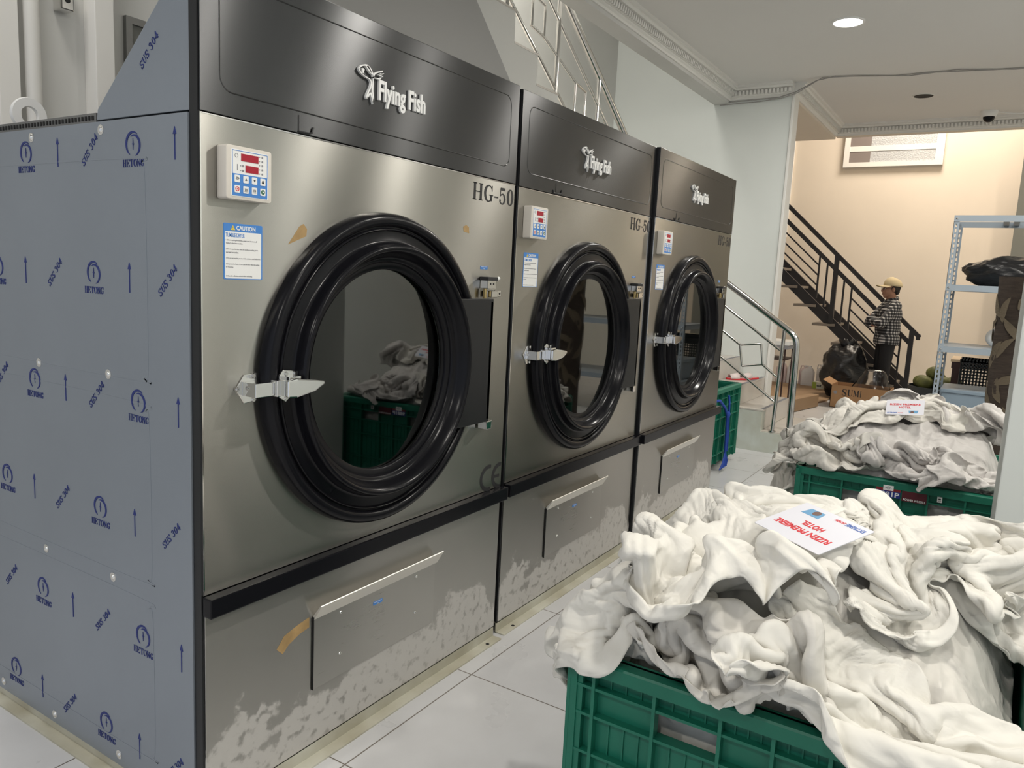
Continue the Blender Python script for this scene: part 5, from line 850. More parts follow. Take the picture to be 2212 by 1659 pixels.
SHEETS['far_low'] = (44, 28, 1.15, 0.75, 57, [2.4079, -1.0359, 0.6853], (6958364261817874,5410156793446239,33609855643073,1545630372118869,5045698910511756,2610408238672638,3570056412575568,3696108375665445,4327672485318178,2210232082244392,3675527220227175,3392230379796750,4727121261828878,1589860445920351,1923538422543703,2305511132488420,3661991956991751,4238040010517278,4012305605135385,2346548999796635,2674884124937587,3342759921913722,2224542241206969,5097149925713612,812947155528470,3380175555776028,3014951331860888,1508585107465282,2612293793832797,3644254873624040,3643994038226250,2374386473847935,6110805966467446,5063900184822307,4040325176889970,3010866283997786,4762860674605935,4677953919034482,3311109453373207,2261479913018243,3328279076343303,5064726545482244,1296661901845158,3626294729640921,3695386050247446,2893883913840517,3342780317488842,4696974786490757,4329295336291536,3327789431765744,3708056957846925,4361787144739505,3677951489276180,3677951578563601,4327638248502358,4026757487248392,4893052645707438,4291281485743568,3608935050263917,3658055066997425,3678715329591506,4396540626493168,3012794918846737,2994002536209546,5500013615894984,1326205602727135,4029864553468707,4744136215821562,2693775714090626,3639258543508149,5040824470828665,2976670461336335,3312622467405729,4062386890527653,4362664535862263,3247337810130990,2959204100298419,2645491802182499,3025923074030273,2990180536287369,4309982631269715,4028228920193342,3660660749377073,3310244433473135,2925009508097640,1544403624662336,3294238168009523,2941846867017801,3692252397181484,5148018130099664,4028228989048875,6148013192109842,5090024994509883,3358190240496154,3326848860478938,4086290778733917,1491258557546400,3396740408437645,4711272186488818,3062156056839904,3276080010084074,3677874136181039,4360126626669815,4024265414158993,2355465953117832,3342770471328980,3310001989965333,2161555202751364,4346425783441759,4663537929709145,3679621195955367,4029104649863862,3327039991546855,2943462505337431,3996493891036699,2712935285944035,3007496368953667,3344391696089397,3712220885952966,4742054842640671,3643050341704108,5075884632076240,2695952988742597,4011588744486572,557821092972620,2978115199344468,2658888473422997,5141541345748764,2247569917484755,2273738570778386,3229156340545037,4012961680159708,3646139028455854,3661460722187763,4099714340658645,3713733906278135,4030159977275678,2925770428742838,5726094148618776,1143598194061414,2655746036034533,4356153869754149,4011360018492402,3291061485218086,2660477196899559,3064652288339845,5426163806136305,3344987845121505,6761113092485482,1941573943859499,427903243084136,1936093729269369,3947943317995036,5384592956091169,4363431713982626,3312015238191312,6094941892857000,2627389232667790,3360475245015726,4060593361240534,5066997757805731,3011537387993993,1208678976092798,3998005163012962,5007506300403457,1344314960138084,2941421651112620,4045633242733789,4728744811121717,3326653015800272,6188403284736968,5695385066070934,2416488645422553,192083668955373,3810633972609562,3364214475425003,5050463900904879,3994793648869219,1877624537800255,4392794362215601,3307062751718224,5838355719519717,4134800864989614,2946610055269699,4657979745273318,2934618327705129,4045708639467899,3642811843274177,1746184984577008,4977314478483994,3343447982689720,2608090135827231,2959733044840880,1981705937516234,3162052779530320,1242806022029801,3701506508304688,3675564883104515,3311828521699410,4345177260355687,5013129105496982,4129934575771550,4797650583100189,4028312255472899,4393483039255074,6446591842521087,4045701347233523,3693725589602378,3780338066325836,2346094712776172,3997783216823125,2610556286770159,5041656393395210,6071565859739281,4377750102706798,4027135479333548,4746222317227288,3940746426224024,2295826858668638,4295870827777143,3291893495182687,4697809282902608,3314050048199927,4378585832229135,5478518329897881,4449462173214335,5109283760467480,2345861070877870,2610554384126883,3659643766542089,4363339445612542,4796976567669010,2311099726169672,4731910937334263,3694707099081289,3660244905584032,3595163800729149,3311072179069734,1722394222651312,3410852112384455,3644512568524978,3677837762631978,4726290797641023,2288909201226806,4110864467165638,2294122623841093,4396784454600776,4309027608451294,4378430843874157,2974939386514129,3312579128256209,3225220787114965,3310200165181441,4392043647238580,1977397986572682,4013272668300182,5784311676559532,3659419136681183,5395867460709126,3311067861923629,5061587330040579,1311624334094939,5051980409724787,2863108066443758,3374422964927423,2257735384542420,4012417404661143,3310205414787973,3307622983640097,4045743101343676,4326660378769751,3327598518049457,3726287477502438,3327747310664819,4303887832652006,4364126855988805,6881352816368149,3966157984775796,2940813300513258,3695387973532992,4378399041350115,3975698366981974,4342765513171816,4699316633951846,3015589073224501,3712899900583720,4044948687420489,2643872708015709,5737667440625432,4008296174866090,2264172699368316,5128986052425638,3293460530804084,3312015512493313,2943354447397129,2658884369362307,3342691301069159,4108486956749904,2627956321131696,4019675998797259,1108462844569707,5150437354925273,3693878441147862,4744516764201303,3298926373079916,791049777161315,3345944324292344,4044078576739051,3156839878309897,5795548492535243,2650907792226298,3277604012919719,4397426891301510,2958337484365126,2595229186856744,1559878723073737,479725880481355,2609684703049056,3326766248481789,2914649826221729,5830604955680667,2968547060962489,3296585002637590,2251426168229728,3693761452816584,5762142147145998,3677913755693278))
SHEETS['far_aisle'] = (48, 30, 1.4, 0.9, 52, [3.1523, -0.5285, 0.423], (5727981391325959,5518406328527828,3492468353659427,3710594603563821,3677071009592893,4364211176718088,3694667489275421,4025842207956380,5395219342040111,4044080304321677,1322261571214942,4260253095652060,2988548529140741,2411145763831778,3644672762900762,4380925783259183,4453927325452237,3694631561253306,3360996372654951,3380782693729401,3011511011229518,3661154389309549,917898757016021,1770177946229688,4733432178384562,4747433575978244,2209972730931160,3660697909612809,5178310401425220,4362547053319260,4129064822151728,4661230558948963,4640503982852375,3677811690128907,3693851856354619,2239518458871590,577040683992225,3311028773042748,2327754837690954,1657399202150532,4443489437472067,3009960258476484,3778859369253811,4095784471037896,2959092200392198,4009956938022140,2485738609311290,1855913637394586,3712098072942975,4428619899316846,2211624160481725,3625417768914029,3345290158842838,4962986905491229,3660515412104343,2925770017230175,3060868190228488,2890892174132414,3959855992711989,2558851478757251,4028268686115478,5059206527236940,4024218403665652,3400749557414062,2096751835839897,3013213007682997,4377598846572701,4781242482071365,1924977312957034,2591365587246797,4260203883973935,2906018415215935,4711307913836234,3445371011614189,4448282134428148,2528734370475928,2313410537009489,807419969514179,5062536413500848,1824413522006049,4327589390985244,2627875541319662,3643873178564000,2295210977762151,3678085100217858,3233869674504887,4628564227730799,4392758843578607,2800153092438670,2805124925117450,2944683667690120,3247334633304621,4429122594013012,3662064184514933,4044869418001282,2991691923034028,5109800751292930,1388836487643268,4426019213037043,2328665754628047,4662840825807392,3693100066043814,2724889566193070,3361788491972160,4360129716058399,2978325609110220,4678560738280222,1925773312022605,5782717986445208,4346930135870540,3407206538005631,3329136298183319,3413488558879172,1962201886138669,6457674615127019,5061547694247860,4361753175737905,2978907702580478,4010751050824673,3662029968301496,3343554533167934,1507836045278818,3693761545279293,4477978351838023,3329914812243946,4596101661268433,5744630343359382,1895520435564914,4691276855127460,3314965597256304,1309627432580450,4327310507940974,1989460395220778,3979061506662470,3309603898850935,500369635416283,5110034564649961,3310203855058892,3727881197946073,3926677785222834,3191021889429458,3997322395092924,527236620386792,4643397943931511,173139863486215,4779547667543873,1877100523581394,3943860577394939,3695239269856412,3359371100329973,4326916024472947,2566611769921868,3678586946441972,3895544687554470,2543989652661443,3211288962114423,1959334179037822,4012364826767797,5030686221011294,12995710025036,4645553739925527,4358577596431798,2711281534801763,3759604184645597,3764521924078788,4045669387571329,2724840998647750,2610401294453858,1672437339940513,3480547080064688,4332750189719373,2878082754404457,5425216262263065,3581189991692449,3327675679125751,3294382651446042,3016247858960312,3643052077819420,2557224405650996,3273564404740383,1943242057280636,4060407625067213,3280015567468303,210917476261492,179029023348847,2312519535467745,4294276779200295,2630224311675924,4057615721061595,2944123267957148,2593681872237215,3693723783801525,3661350954016822,5845239487252904,4394388908266170,4762156191327911,4694593959623619,5475369374331727,3310956190212478,4012352310555801,3643754210093666,2945702892195540,3295110221757596,4289562121973569,4045667222431224,3307174859724843,2942255564426986,3563589243622141,6080459719304825,477027867089709,3294134305977761,5317682211181608,3694692837289978,2258648964630522,1860640637721274,892411540961606,3676259346399292,6113025433971343,4428196476655449,3981166288157052,5093958550770943,4163220582606970,3978907877757863,2611568907098307,2741500794417286,4696031109260516,4077236522477279,4376592107710881,4709648106637352,5012305867764882,4446729926305912,4045631449810387,2882199698808386,3678057852445124,2527002062715196,4396280149615818,2945590966257208,3662062371749825,4379071949499819,5732712476499970,3327637966351495,4032918848809610,4059923013462779,2978037752523503,3642965098988347,4757371112319737,4044116570780066,890138909137140,4411752803976009,3328477187697680,3732875764859251,3147327389946817,3676397589820038,4816318236506584,3991656276662075,1875616684689751,4448374144935349,2260698361836358,3661156533288796,4327566482292450,4044950266089362,4043990576440678,2209252041728961,3639868179209228,4245101476350114,2897456622191601,5726985180999505,3296619798830624,3278988836894244,4792888604629511,4628783956243197,4779583782476886,1125099572846814,3712228180351015,3678142489852412,4173537639375479,3628807157481739,3343795633762805,5413319938027648,3979783679793167,2992355119940095,3344276936537637,3311568757085662,4060636251916238,3662026245356526,4777908855716019,1476133363942661,3694813202025800,3312615426229820,3994114764883011,5383250601635921,5434066856815846,1939908255668448,2652498382468364,4428585846510788,5345109293260158,1393596937861079,3644550212091377,4328421836732775,6198313658245118,3378453703683333,3312608144091759,3997968750741448,4094038457247259,3360995931137636,2382446606184152,4379225213983321,3693561866550977,4140098832924059,3677915607755246,4027991352133210,5530248758606553,4098876700312307,4027470898620360,3447687280593660,5048870011292294,3610477390372214,3762145362480613,3547062701384631,2361078332451604,6342690540570607,2660440915004896,3977915590975379,4378580416302823,3226698218385109,3330923066547268,3630209700036012,3658811309358100,4059960660695151,4410614928696195,3679504197584198,5077998847299011,2561046646524562,3326154570323113,4776354587095437,4011549116239759,3327641834228450,3312505387739745,4423820170315403,2661166514779066,4060752960156638,5779177459839703,3278273739038202,2480177260326393,2975063914371119,4328462884550732,3375296231320620,4011511384128861,3345117710565950,3294276578951914,4413418961995731,4312530635695666,3327639670262175,6113531535833449,4429934604343465,4378324669684297,4359362970981848,2763549471426982,3998795774507574,2993550185433562,3612031733859161,3310958175066035,3677050861991059,1890106704939968,3060607035520112,4029225346311679,3344274625533854,4361642996191874,4595307209688414,4078268975065501,3324511955743258,4747051074535082,2928152934190073,3310958183419939,3009138704245537,4446557193739006,1909390683369634,4410122545254506,3794465549029118,3677832625027418))
SHEETS['far_back'] = (48, 31, 1.7, 1.1, 53, [2.7768, -0.963, 0.7946], (2241176662445836,3941627706599610,4411788646044178,3634149178685521,1314892716658444,5453811754364682,1173415249771776,2902582630738958,3844677768814454,4596182367615314,199681836121741,4146908672429680,2921980429339128,3694629560618443,4062307389825648,3235535791694061,1938514563749951,2228470395109064,3643691716466138,5147253969703640,4382439911807630,3945652416311204,4380030324111323,1918393063959885,4412544591247385,2607802912412996,3679506004138383,2518264549315901,4362507073279126,2612786100238512,3676295784325050,3289550122024350,4060757278116700,3294926779694577,5013823412519380,5606426060162413,3678666511897030,3676546476869586,3697006923585811,2501624378042484,1238791400477651,5445146884155457,4700009059685932,4745230170138576,4797803259004855,4011763932729689,3036095755208067,3988781307267705,4392649432241043,2959886304997938,3661196301378362,3986132147396288,3343519974387410,2608928168407753,4267124270618692,5092566056834961,4424348154370501,3312393642839170,1980462593665492,5096499968938106,4044786845786560,3028047216800496,4361264239984670,2601737785796701,3407060850316068,6553765004103061,3345369585586281,4028945994229308,4726210928897502,2959925156670124,2382475419495891,3678787193785039,4014650880040829,2177527655580317,6133832810781727,2946455419743894,2664302733604264,1925123204999956,3325293636460325,4045669015762944,3674050767746404,4359821903114819,2747011941976438,5109779983225580,5332627920418669,3312586269245533,6532443276288835,3309407184794836,4407821083940538,2544513928384830,3311028143286980,4027472357033403,3310878841590714,5030650036062347,3993626297999556,2611451384204281,3442794601441241,4020218367857212,2626249155258595,4390343251659959,2995594763019692,2979055021243734,3228396078952895,2039274566616995,3295785809467356,3341971633463688,4443927609265520,260204332048341,3441962400328106,5461034634249678,4730298689438258,2976445341337410,2475409786737250,2995010865201439,3569181774442065,4043247665854328,3663579718078348,5205351765221338,3345339081479610,4346748066112041,4029023351167323,5792883834041629,5713731129354454,2959886398570677,3309935817602682,3361062578971149,5337209800038619,2963774352849187,2085683305457939,4380172639659651,3345113974242251,3993057242949654,5012378078578261,4742054496658551,5415802103688953,3627839833137733,2635857778640852,3677866572060923,4703336691377215,3993840650711072,4345688087494809,3683021733839709,5367269371703160,5097933366987583,1911512562280237,4027474426237552,3345904761550858,3170306036203564,938405686613377,3728630693896323,4381710891776991,4394276984425700,4975695475713195,3480894598923158,4012262866381487,2278433644710940,5729657722379945,2323626909216512,3993205087184449,4589719436292763,924174934226940,4043278546323739,4727122108370667,2611278404615712,3329260653223544,4059166711434424,4394280770776645,826598050339841,2643114859108006,3661194262605039,4392648878315387,3327864564370698,2623902250914869,4727155892052922,5040106689818960,453864242979731,1574057680664330,3294390378787583,3345945689297537,3342767375794447,2359670024140523,3661314474829737,4391852898922135,2042527071490614,4003455102881593,3326804245393179,3957473152037300,3661227107153992,3646140650961990,3611263931402246,3744586700499089,4044080455280046,1960111330527559,1658241581650302,3693838980388984,3993163323001366,4707376919030942,3696326271771598,4266549707192524,2664309585788659,1971762556160554,3613611215061440,3312627350690475,4057541795673777,1460477855833067,3695497942956978,4728753461858904,1924935895866995,3360268249535951,4044076948240424,3369731736884255,3009954075229219,1273812031409664,4664449450849265,3326843780357394,4776399535167024,3647655704470728,4011623463567163,3391216575679662,5394317102822730,3344289711753721,4761311306129860,3658850859180815,2607972995420157,4763655057697044,2904972740515877,1962304978960611,3644636757848703,4343401644353524,3376919444796509,2708207852842959,3809002644354041,4398851610257947,2542019705612461,3659605499370500,3360757599557201,2212243679724949,4682919724735530,3695388087847725,3661160295756611,4047203864823428,4027396886570320,2613574883430015,3727162810404883,5495125282108871,4711192407133511,4008974886636143,3816525052371666,7006780188475325,4011553139256171,4083745755671240,3978124515096990,1591408604938098,4062386719364102,3939843060110049,2327778671712760,3328506185399590,3679769011238154,5364634945903278,4381373867053307,5366341457675993,3713055145375408,3767816862675585,3280986098079170,4777847095192423,4711989101044636,3214812311152918,3007611544488615,3679319997685847,2613527809980627,5015711292930590,3342497068826649,3226689042179767,3038554523999895,1592077163167599,3673104842556368,4028311573103314,5784994991354311,4044833085857216,2611267520686889,3694481462577018,5779690369538139,2975919758386819,1876333269755421,5747054796951732,3401506018082245,4078196001481723,1363332984614673,3641493511945771,5742934338301035,4060789256505881,3661115178495758,4094912410241341,3268700195265617,1930380663319644,5515949655472651,2946349653752954,3691418333753186,4761307193598467,3360735464272479,2224341553162157,4709534487286560,3415763460811416,4011702115033755,3710520581346528,3031015914704647,3659949489564640,4030577592578278,3299079829088260,4396218029913429,4097853509276570,3656426874782280,3692133338324709,4344802969179464,2976760972506666,3726128998083420,4378580505404287,2730209655581341,4112377565276536,3694483770245361,5129859370679558,2644897176813809,2993280033866713,3312039516504607,3110086105792077,3678632454939994,2926598414707810,4735517418236777,2658099184342296,895700059057536,3681201938930405,5060910043152231,3310879017009046,1597958640632750,1872553188483749,5252967366636015,3238793426832554,4380851670821166,1959846390990672,5174181530687724,4028796699258354,2742435489605531,2744506827201771,3325379144052747,3345106724094273,1932953823832406,1839945942557584,3379498162513946,3376464290262302,4729502717773309,4711234183797695,5122744202400564,5409444621101966,4633246129991382,3978185749172680,4046423402583926,3677981951809864,2716035032790085,2457897705845803,3677917602804384,3064014447224263,4623557050467595,4047297705628917,3957654800771752,1964465860288167,5390845138336417,2358603901142747,1277962424957658,6412656072386859,3713091037251803,4208490846623246,2280097601813609,4009888761347246,5846300149729733,3343559678543857,6866116032067456,5433490593829813,6775571975397960,4743076150671826,2358626601376045,5096174330712458,2391398718466348,4310230661992110,3724654662614541,3327612737390829,4083792660371772,3692210531427656,3310880635519953,4309362800058153,3057541277527456,3325177875263722,6136175760924857))
SHEETS['far_near'] = (46, 29, 1.4, 0.9, 55, [2.5299, -1.5922, 0.6645], (6649464172739062,6662441916190905,2838246263255542,5041371479177874,2976368151868880,1906336597087658,2291928180451029,3274870119436324,4199717771316508,1154660861515630,3166330673403126,3013710280248280,3780285554067815,3427678047454736,1856003277997580,2955801886207580,4711541998776426,474735788062197,5075877415572513,4063975573709301,3745374899652612,2762108682672896,3759034774450467,3777834284202793,3291061709059872,2183948339362765,4393556564975744,3674581664480675,6159167419665045,759846127611454,3678018223210458,2065602635001076,2589184301314333,3995742923288663,4360272686876083,3644422691620714,4720809716743985,779782180313963,3329932153551160,4376878134029782,5457665319623821,2580299780828318,4360270121523196,3379304004917808,2974415514556982,4395028210065162,3977547982961378,3909761018424223,7310118414315435,2227832069936415,3714524481493382,4027396714399939,3262503572304176,4294311004882240,3312578893962840,4113937508251312,3361114807470671,5747728113513175,3347600892778937,2925572917544955,6589740208058581,3679500583756799,2644704920980320,5107619464843324,1827397831612217,4609609740105419,2245258774934037,4378542958309222,1990108379061300,3675530744024342,3314173139068861,3325123729600150,4789866025435417,4131445946765370,3678029037195019,5107576912595398,2190191195011840,3209263741605737,2662107010877543,5415840025510856,1974262128258941,3691412999872657,4028296328115394,3677000241290764,4424534940897633,4147333344720436,2961555843857571,4027168736012276,2593716011462843,4259339536303439,5142564279020106,2994836440427129,3994040730477725,3694593554794998,3677802194179130,3698485249518307,4390267177130088,3815135358998615,1577957735917086,4694290069443541,1524658466421604,6495987026152588,3326879781680731,3344393591505251,4010754922155083,1940102944364853,3296731728313869,3679464219078847,3677801933036145,4533389138443921,1244318870997684,5761046002834002,2277558490324899,4447641110069233,3665286139618076,2625606256496980,2639865213269917,3695389624269642,3014149594738487,3692966992129205,5094838879138711,5530891465392459,1912346123356501,6863582271505750,2661991838819261,4799356214765289,4684378062137073,5061623457601242,2960457397075379,3711920140897556,3661267164416342,3677007477166367,4725606976366488,5529265082292245,2978266159721819,6580061938043631,4060605528195856,4798559296396588,3693941630023798,1206152016406365,3681444142472703,5076491427762478,2593797986914060,4027247330290995,4377825784912071,5812032376987422,3311029953065699,4829618026026706,4729548183200492,3023599766541676,3661150899063135,4700840085214296,3661914689688348,2309408945333499,809063337442675,3358652727466182,4741570028605711,4374499051279618,4378502887524267,4094872953019201,6664599338080035,121171090183867,3606309528774908,2962506460014859,4028225586381102,4045480240593003,523837471272814,3414324447134457,7223462919284172,3993469920331518,4376765021283028,1245750565321320,4891685496584471,1891617966774574,4028789144515555,2625608560478096,3345982127249446,4395260481064289,579431103982198,4044871055362351,5788351870186006,3311941630641900,3673827355324670,809654642633936,4044123346710648,2300231780748082,4449866938147102,2710483151223258,4060717376337041,4352829591809131,2662367870774585,3760522484933070,7276717275956822,1944229135904701,2971876228857233,1911479382554564,2992298692723123,6533157035008057,3344764350675754,6832565294150767,5747726766330624,2234671840738009,2978346270225484,3648564757064481,5476353131569307,2323705896338497,5074065279270296,3427680458493384,6295819509490634,2658883027639343,4094072742902133,3958820709681610,3630179335717130,1530296886038949,3695579685689794,3694483333643415,6512098518480733,4424310070692174,5773713745474828,3782618146357839,3525683011580419,3622388439170994,3709567543612987,2143674558847259,2600269535681863,1875891980750994,3328286631511743,5896253184975967,6513488890597068,3391178768967915,5760286430459349,5433126689015856,4795565685704500,5056857843071246,3411795633221757,778911751623084,3248964254191175,3326964856175945,2945548010665435,4429972526000123,4397640053341087,528629321914583,4740504703856288,4344095251098364,4014574108523608,3674286093208987,3995778363367257,1433313847118105,4212508998123918,3693005235822749,4029738289033176,3309366107120440,3555177269433578,4712107528178264,4325296755209025,3260190545815673,2908183401066621,5116475242094929,2639831089426781,4094006293208991,4392814427414979,3356799224103442,4063136061873241,3675338043681477,4313536487446374,2243289197122036,1175084493134569,3363377232934786,2981210862650042,3694416377446088,3567159246850325,3396872076473197,3395113090396170,4074032231182296,4361817607449171,4723863180389947,3261721809157569,2892448146963176,5410497346997489,7229028164945347,4217871373356005,4427706302926810,4391139479275398,2696447871149984,3345110428789869,4089916034728456,4381523330039824,6143279086654616,3280054494265723,4717600703903568,5660469175942523,5013625110343828,2162321375864177,2910637344823454,4666751257745827,4380929133213490,2962267348290693,3677193250004453,3676285589596092,3692357616065152,3959050980890744,7153459993468033,4324496489718423,3949552663677511,3294849795500439,4677953902245574,2948086867185008,5014535806990132,1211898477554343,6194945532565204,4013856649842702,2663123845774659,2645423727405343,3650234872356929,3639987368842812,4362614893964669,2308979117967582,4045699225886189,4766116851746113,3660208202147186,2615089700098058,6116498859409926,2665743322827176,3662220168911741,4093960254678869,3544521622619790,4376821674084023,2344462338463806,3344721487183536,3344316062800722,1962189088881451,3663839698583620,2598287190114494,4677119846779627,627805818519338,4416707230353473,6563950935024316,1554767409976986,3311499702173690,6167303110043456,2111386453305978,3360167696424156,2628741146678525,3363445145681642,2866871071811660,3259258198196899,1975805664836815,4447529438133091,3290183043506672,5212488163911678,3243188282007883,6532626802980756,3677913736782885))
SHEETS['far_crown'] = (48, 35, 1.5, 1.1, 56, [2.8902, -1.6319, 0.8391], (2942614686590743,6746084580351984,4012375554354817,6306071683131057,2073497717563283,3713773066034569,2595270358454938,4409411629777697,4012228204598681,149351025693752,3358422204205666,3618745931097269,1843278989368362,4591224224085976,4746174717726023,3627872576942259,4812855189527445,2917899226969537,4361567092575954,4709685504748022,4362619348946744,1246325259343006,3997063079918777,3375406768252860,5163896645335287,3097472564901804,3275969625234506,4009957387097223,3678575441326537,3693797465331204,4362653728770504,3327674163533651,4361824815685058,2648341303195318,3360052026341634,3326611610849655,6567462965244059,2766070942306419,1771746109026080,3677157383866609,3663651030026664,6134628257092688,2612895533520185,3359443380739336,3307817240461363,3678632561552957,5697687049495868,4027593135558645,2642302081207419,3330701549086500,294323905804957,3574394558180848,5807380455600705,144129936126527,1939957174037052,2665312612803294,3329300375215883,3309329884794712,4659532160239570,4329754384389894,3662858366720501,2252369925782942,4347164481068585,3976024577913537,5362535077514676,4078455855157227,3994791658725827,4753150164374508,2657908786859456,3326083717023658,5681088110935704,4315718383128209,4436525130554271,3678365787885631,4325910804277742,3677119650945075,5110724536989781,2278583154339399,2028986487470322,6117612299112961,4043138860671342,5449912977252396,4360954889919716,3676926326674449,3677117670085634,2190418895178727,4046450533936321,6163970754560715,3996009650070320,4661868507340092,3659724656655343,5429879832572965,4041695904078681,2271097892792745,4729576727020729,5112381714840423,2625602633266442,1972738836378814,3427753254039177,3677957063917887,1537492916185899,4474576730783406,4045661814860013,5759759657657809,994223196712927,4027619902579735,3363452342427674,3310124185315175,1554839388774456,1688921163625219,3694633068892883,3661521952049565,4396109104010217,3678064761208395,3642967230267574,3006790513841798,290426361852728,4082835433669118,2607835017354201,4675455813137931,4045732469455960,3326123496158578,5059964619502825,3360277378695582,3327068572647937,3311909746899339,4013867027535696,4396088205610548,3997174886845915,5553199332049226,5765247930143458,4360309642775006,2977347596509874,3341859374365126,7244230977021471,2292611748191970,3328924474726064,2289551870303664,3341898904182498,2878905946607263,3680226463401062,5866949637223653,3991387564053084,839384149692785,3697851372205584,4012420831035295,845775351132734,5449683786356847,5794591048356610,3678556915833818,3343483947846204,3561949114447851,5330888236715547,2945060940242341,5079141156372998,3348243628198044,2481844524123653,3662107312613893,2294955038456854,4046598472329136,4772277354006213,4727159412547481,2773949237157664,2456541926662016,3360277554486143,3641346086292417,2662097148041820,4394843853967010,4009047486132732,1940945971407606,3693080976309092,3661268060724215,4740662821168400,2994796889971439,3743734466429972,4012917429325172,4697011068884367,2245838749319033,3384139135335688,5482484241507845,5812105054459859,6127360134737651,5777727228241764,4631087943452892,2909931480319718,2612254942123070,3644555806875345,6847128867758619,3310163834524057,2943127269706315,3368216221900805,2920813428594566,4042488212104288,3679503778486841,5446850901755644,4028191357324187,4013171775315517,494024123286847,1256726725601920,4043889132244279,4375225017311810,3623793103006428,4048804702362767,4309255410781127,3028420468850333,3326201220117157,3308575253643438,5342496521903172,1929134119132306,141367217202887,2641230503933799,2925087563344582,4377967879316566,3958976866302977,2963099267021836,4708841995392848,1272905924807852,3996438579650601,3996456161706363,5126746772100689,4011441479146331,826790672500584,4362469577563159,4377605879782307,3731053153420938,3344316160820851,1203045689849962,3626886691585694,2980384600054856,5029930271486300,3623898856930705,4115399290355150,4700201135422033,221513422840153,4028947618904198,4059137407898129,4322647562237016,6079253386369855,1897288550029688,3874859082957086,5047285228185288,3678969202393048,4063101837302684,4116086189951642,2990927710880643,1592437343555142,4027398687583371,3678787116002343,5396815363519833,3327526996833550,2670994189656545,2254524308543231,3341901304800296,3661379280999984,3658777439103578,5461112166907501,3658543126227684,1493764112122006,3406228220265961,4377753380803540,4026642818554808,3659488109415527,2920327547756045,5446655195905535,4730212163885933,4016312898726900,4711308121761098,4029023433237549,3693561359715307,2374639239369611,4765276093787003,3645384115992811,4311071937992660,4047256121504350,4027362841049587,3725574257553954,3627771458474261,3359371276017838,3694554098666118,3026640236553645,4427752024002161,3087064427203518,3225181408334756,3724812565104362,3677155501113178,4012078745772941,3675492913437439,4679504414769168,4977354095235617,5432518255538734,3342727571746551,3314814314153358,3943203205262566,4550936968334858,3342760162300075,4011430154733465,4379299062086561,5728488823724238,2296774043582938,3328432161058839,3643804654592223,3736667926105665,3644554001403706,3646028656402870,3677148035774787,3995791564272395,4045110420432089,4413453092420092,3295856312922315,4711923580028437,3344161356459558,3693797273983917,5316597537929759,4391967916929090,3256907590346276,3317299640176800,3397526977526561,2977461163820207,941210077964456,4712426611200010,2342616896605805,4010819757052993,5462517023126486,2280852334927752,3330847684897075,4903558126134703,3319733331660551,4080645982056076,1982806671797624,4797927603412343,4167190108560667,1963019647588823,2962986006062760,3388003249549429,3329192619912735,1493607631108136,3976521620020752,3498550380745735,4007317611172038,3296776657072812,4344352276381270,3974140753104195,2930492822015614,5058379415166531,6050002736903413,2990070571889092,3678029008621871,4005117486523914,3026473148547900,3083109415024329,6132201113034815,3662107835717255,3327667478825561,4095667412931552,3979900975878988,7116569712971531,1947850522311381,1924291359405582,4011396681057770,2980615212735663,5131408331487304,3010826921626262,3324493351738933,3311824515454149,2757175775360759,2607065785356574,1909279033198206,6118869611221048,3494478123616983,2977666552296460,3589665889544502,4376083858483080,4697652852889150,3581883265510336,4012303862178539,3661305832100751,5562744071993395,6178959397681440,2313376301956592,2184865192785460,4712824969689861,3578637923540809,5884313596931351,4694127538575985,5496930393270739,4079783621665006,4008975894500332,3642961827002850,3662821830231234,3661418620440812,3276011573015301,2677801627174477,4044154372801951,925052252206521,4395948333144616,1590342724967607,2261107135571207,3312615374274371,3653138753359584,3677989380599884,3663657886326008,4751022292112551,4672246800168602,2924140883630393,6099369189404449,4060065116449135,5476927255604289,4808922228346684,6698744443176908,4060755280105885,3377564225763799,2573068245851644,3327598603629061,3678670299044907,4724888248067243,3662037241266422,2913100799058550,3377603686684952,2963061722281238,3391297297965436,222795642917373,3661347211267020,116409798036738,5111285306170964,3677728234860273,3727915657256500,3677877730023219,5044302299668013,1808145004146306,3324421637871797,4059168264400883,5064760929566025,2246012414036944,5010671002504156,3617590828421541,3693912985416540,2197413257683399,3356979671924853,4010720525855598,3696182282724844,4075075849014948))
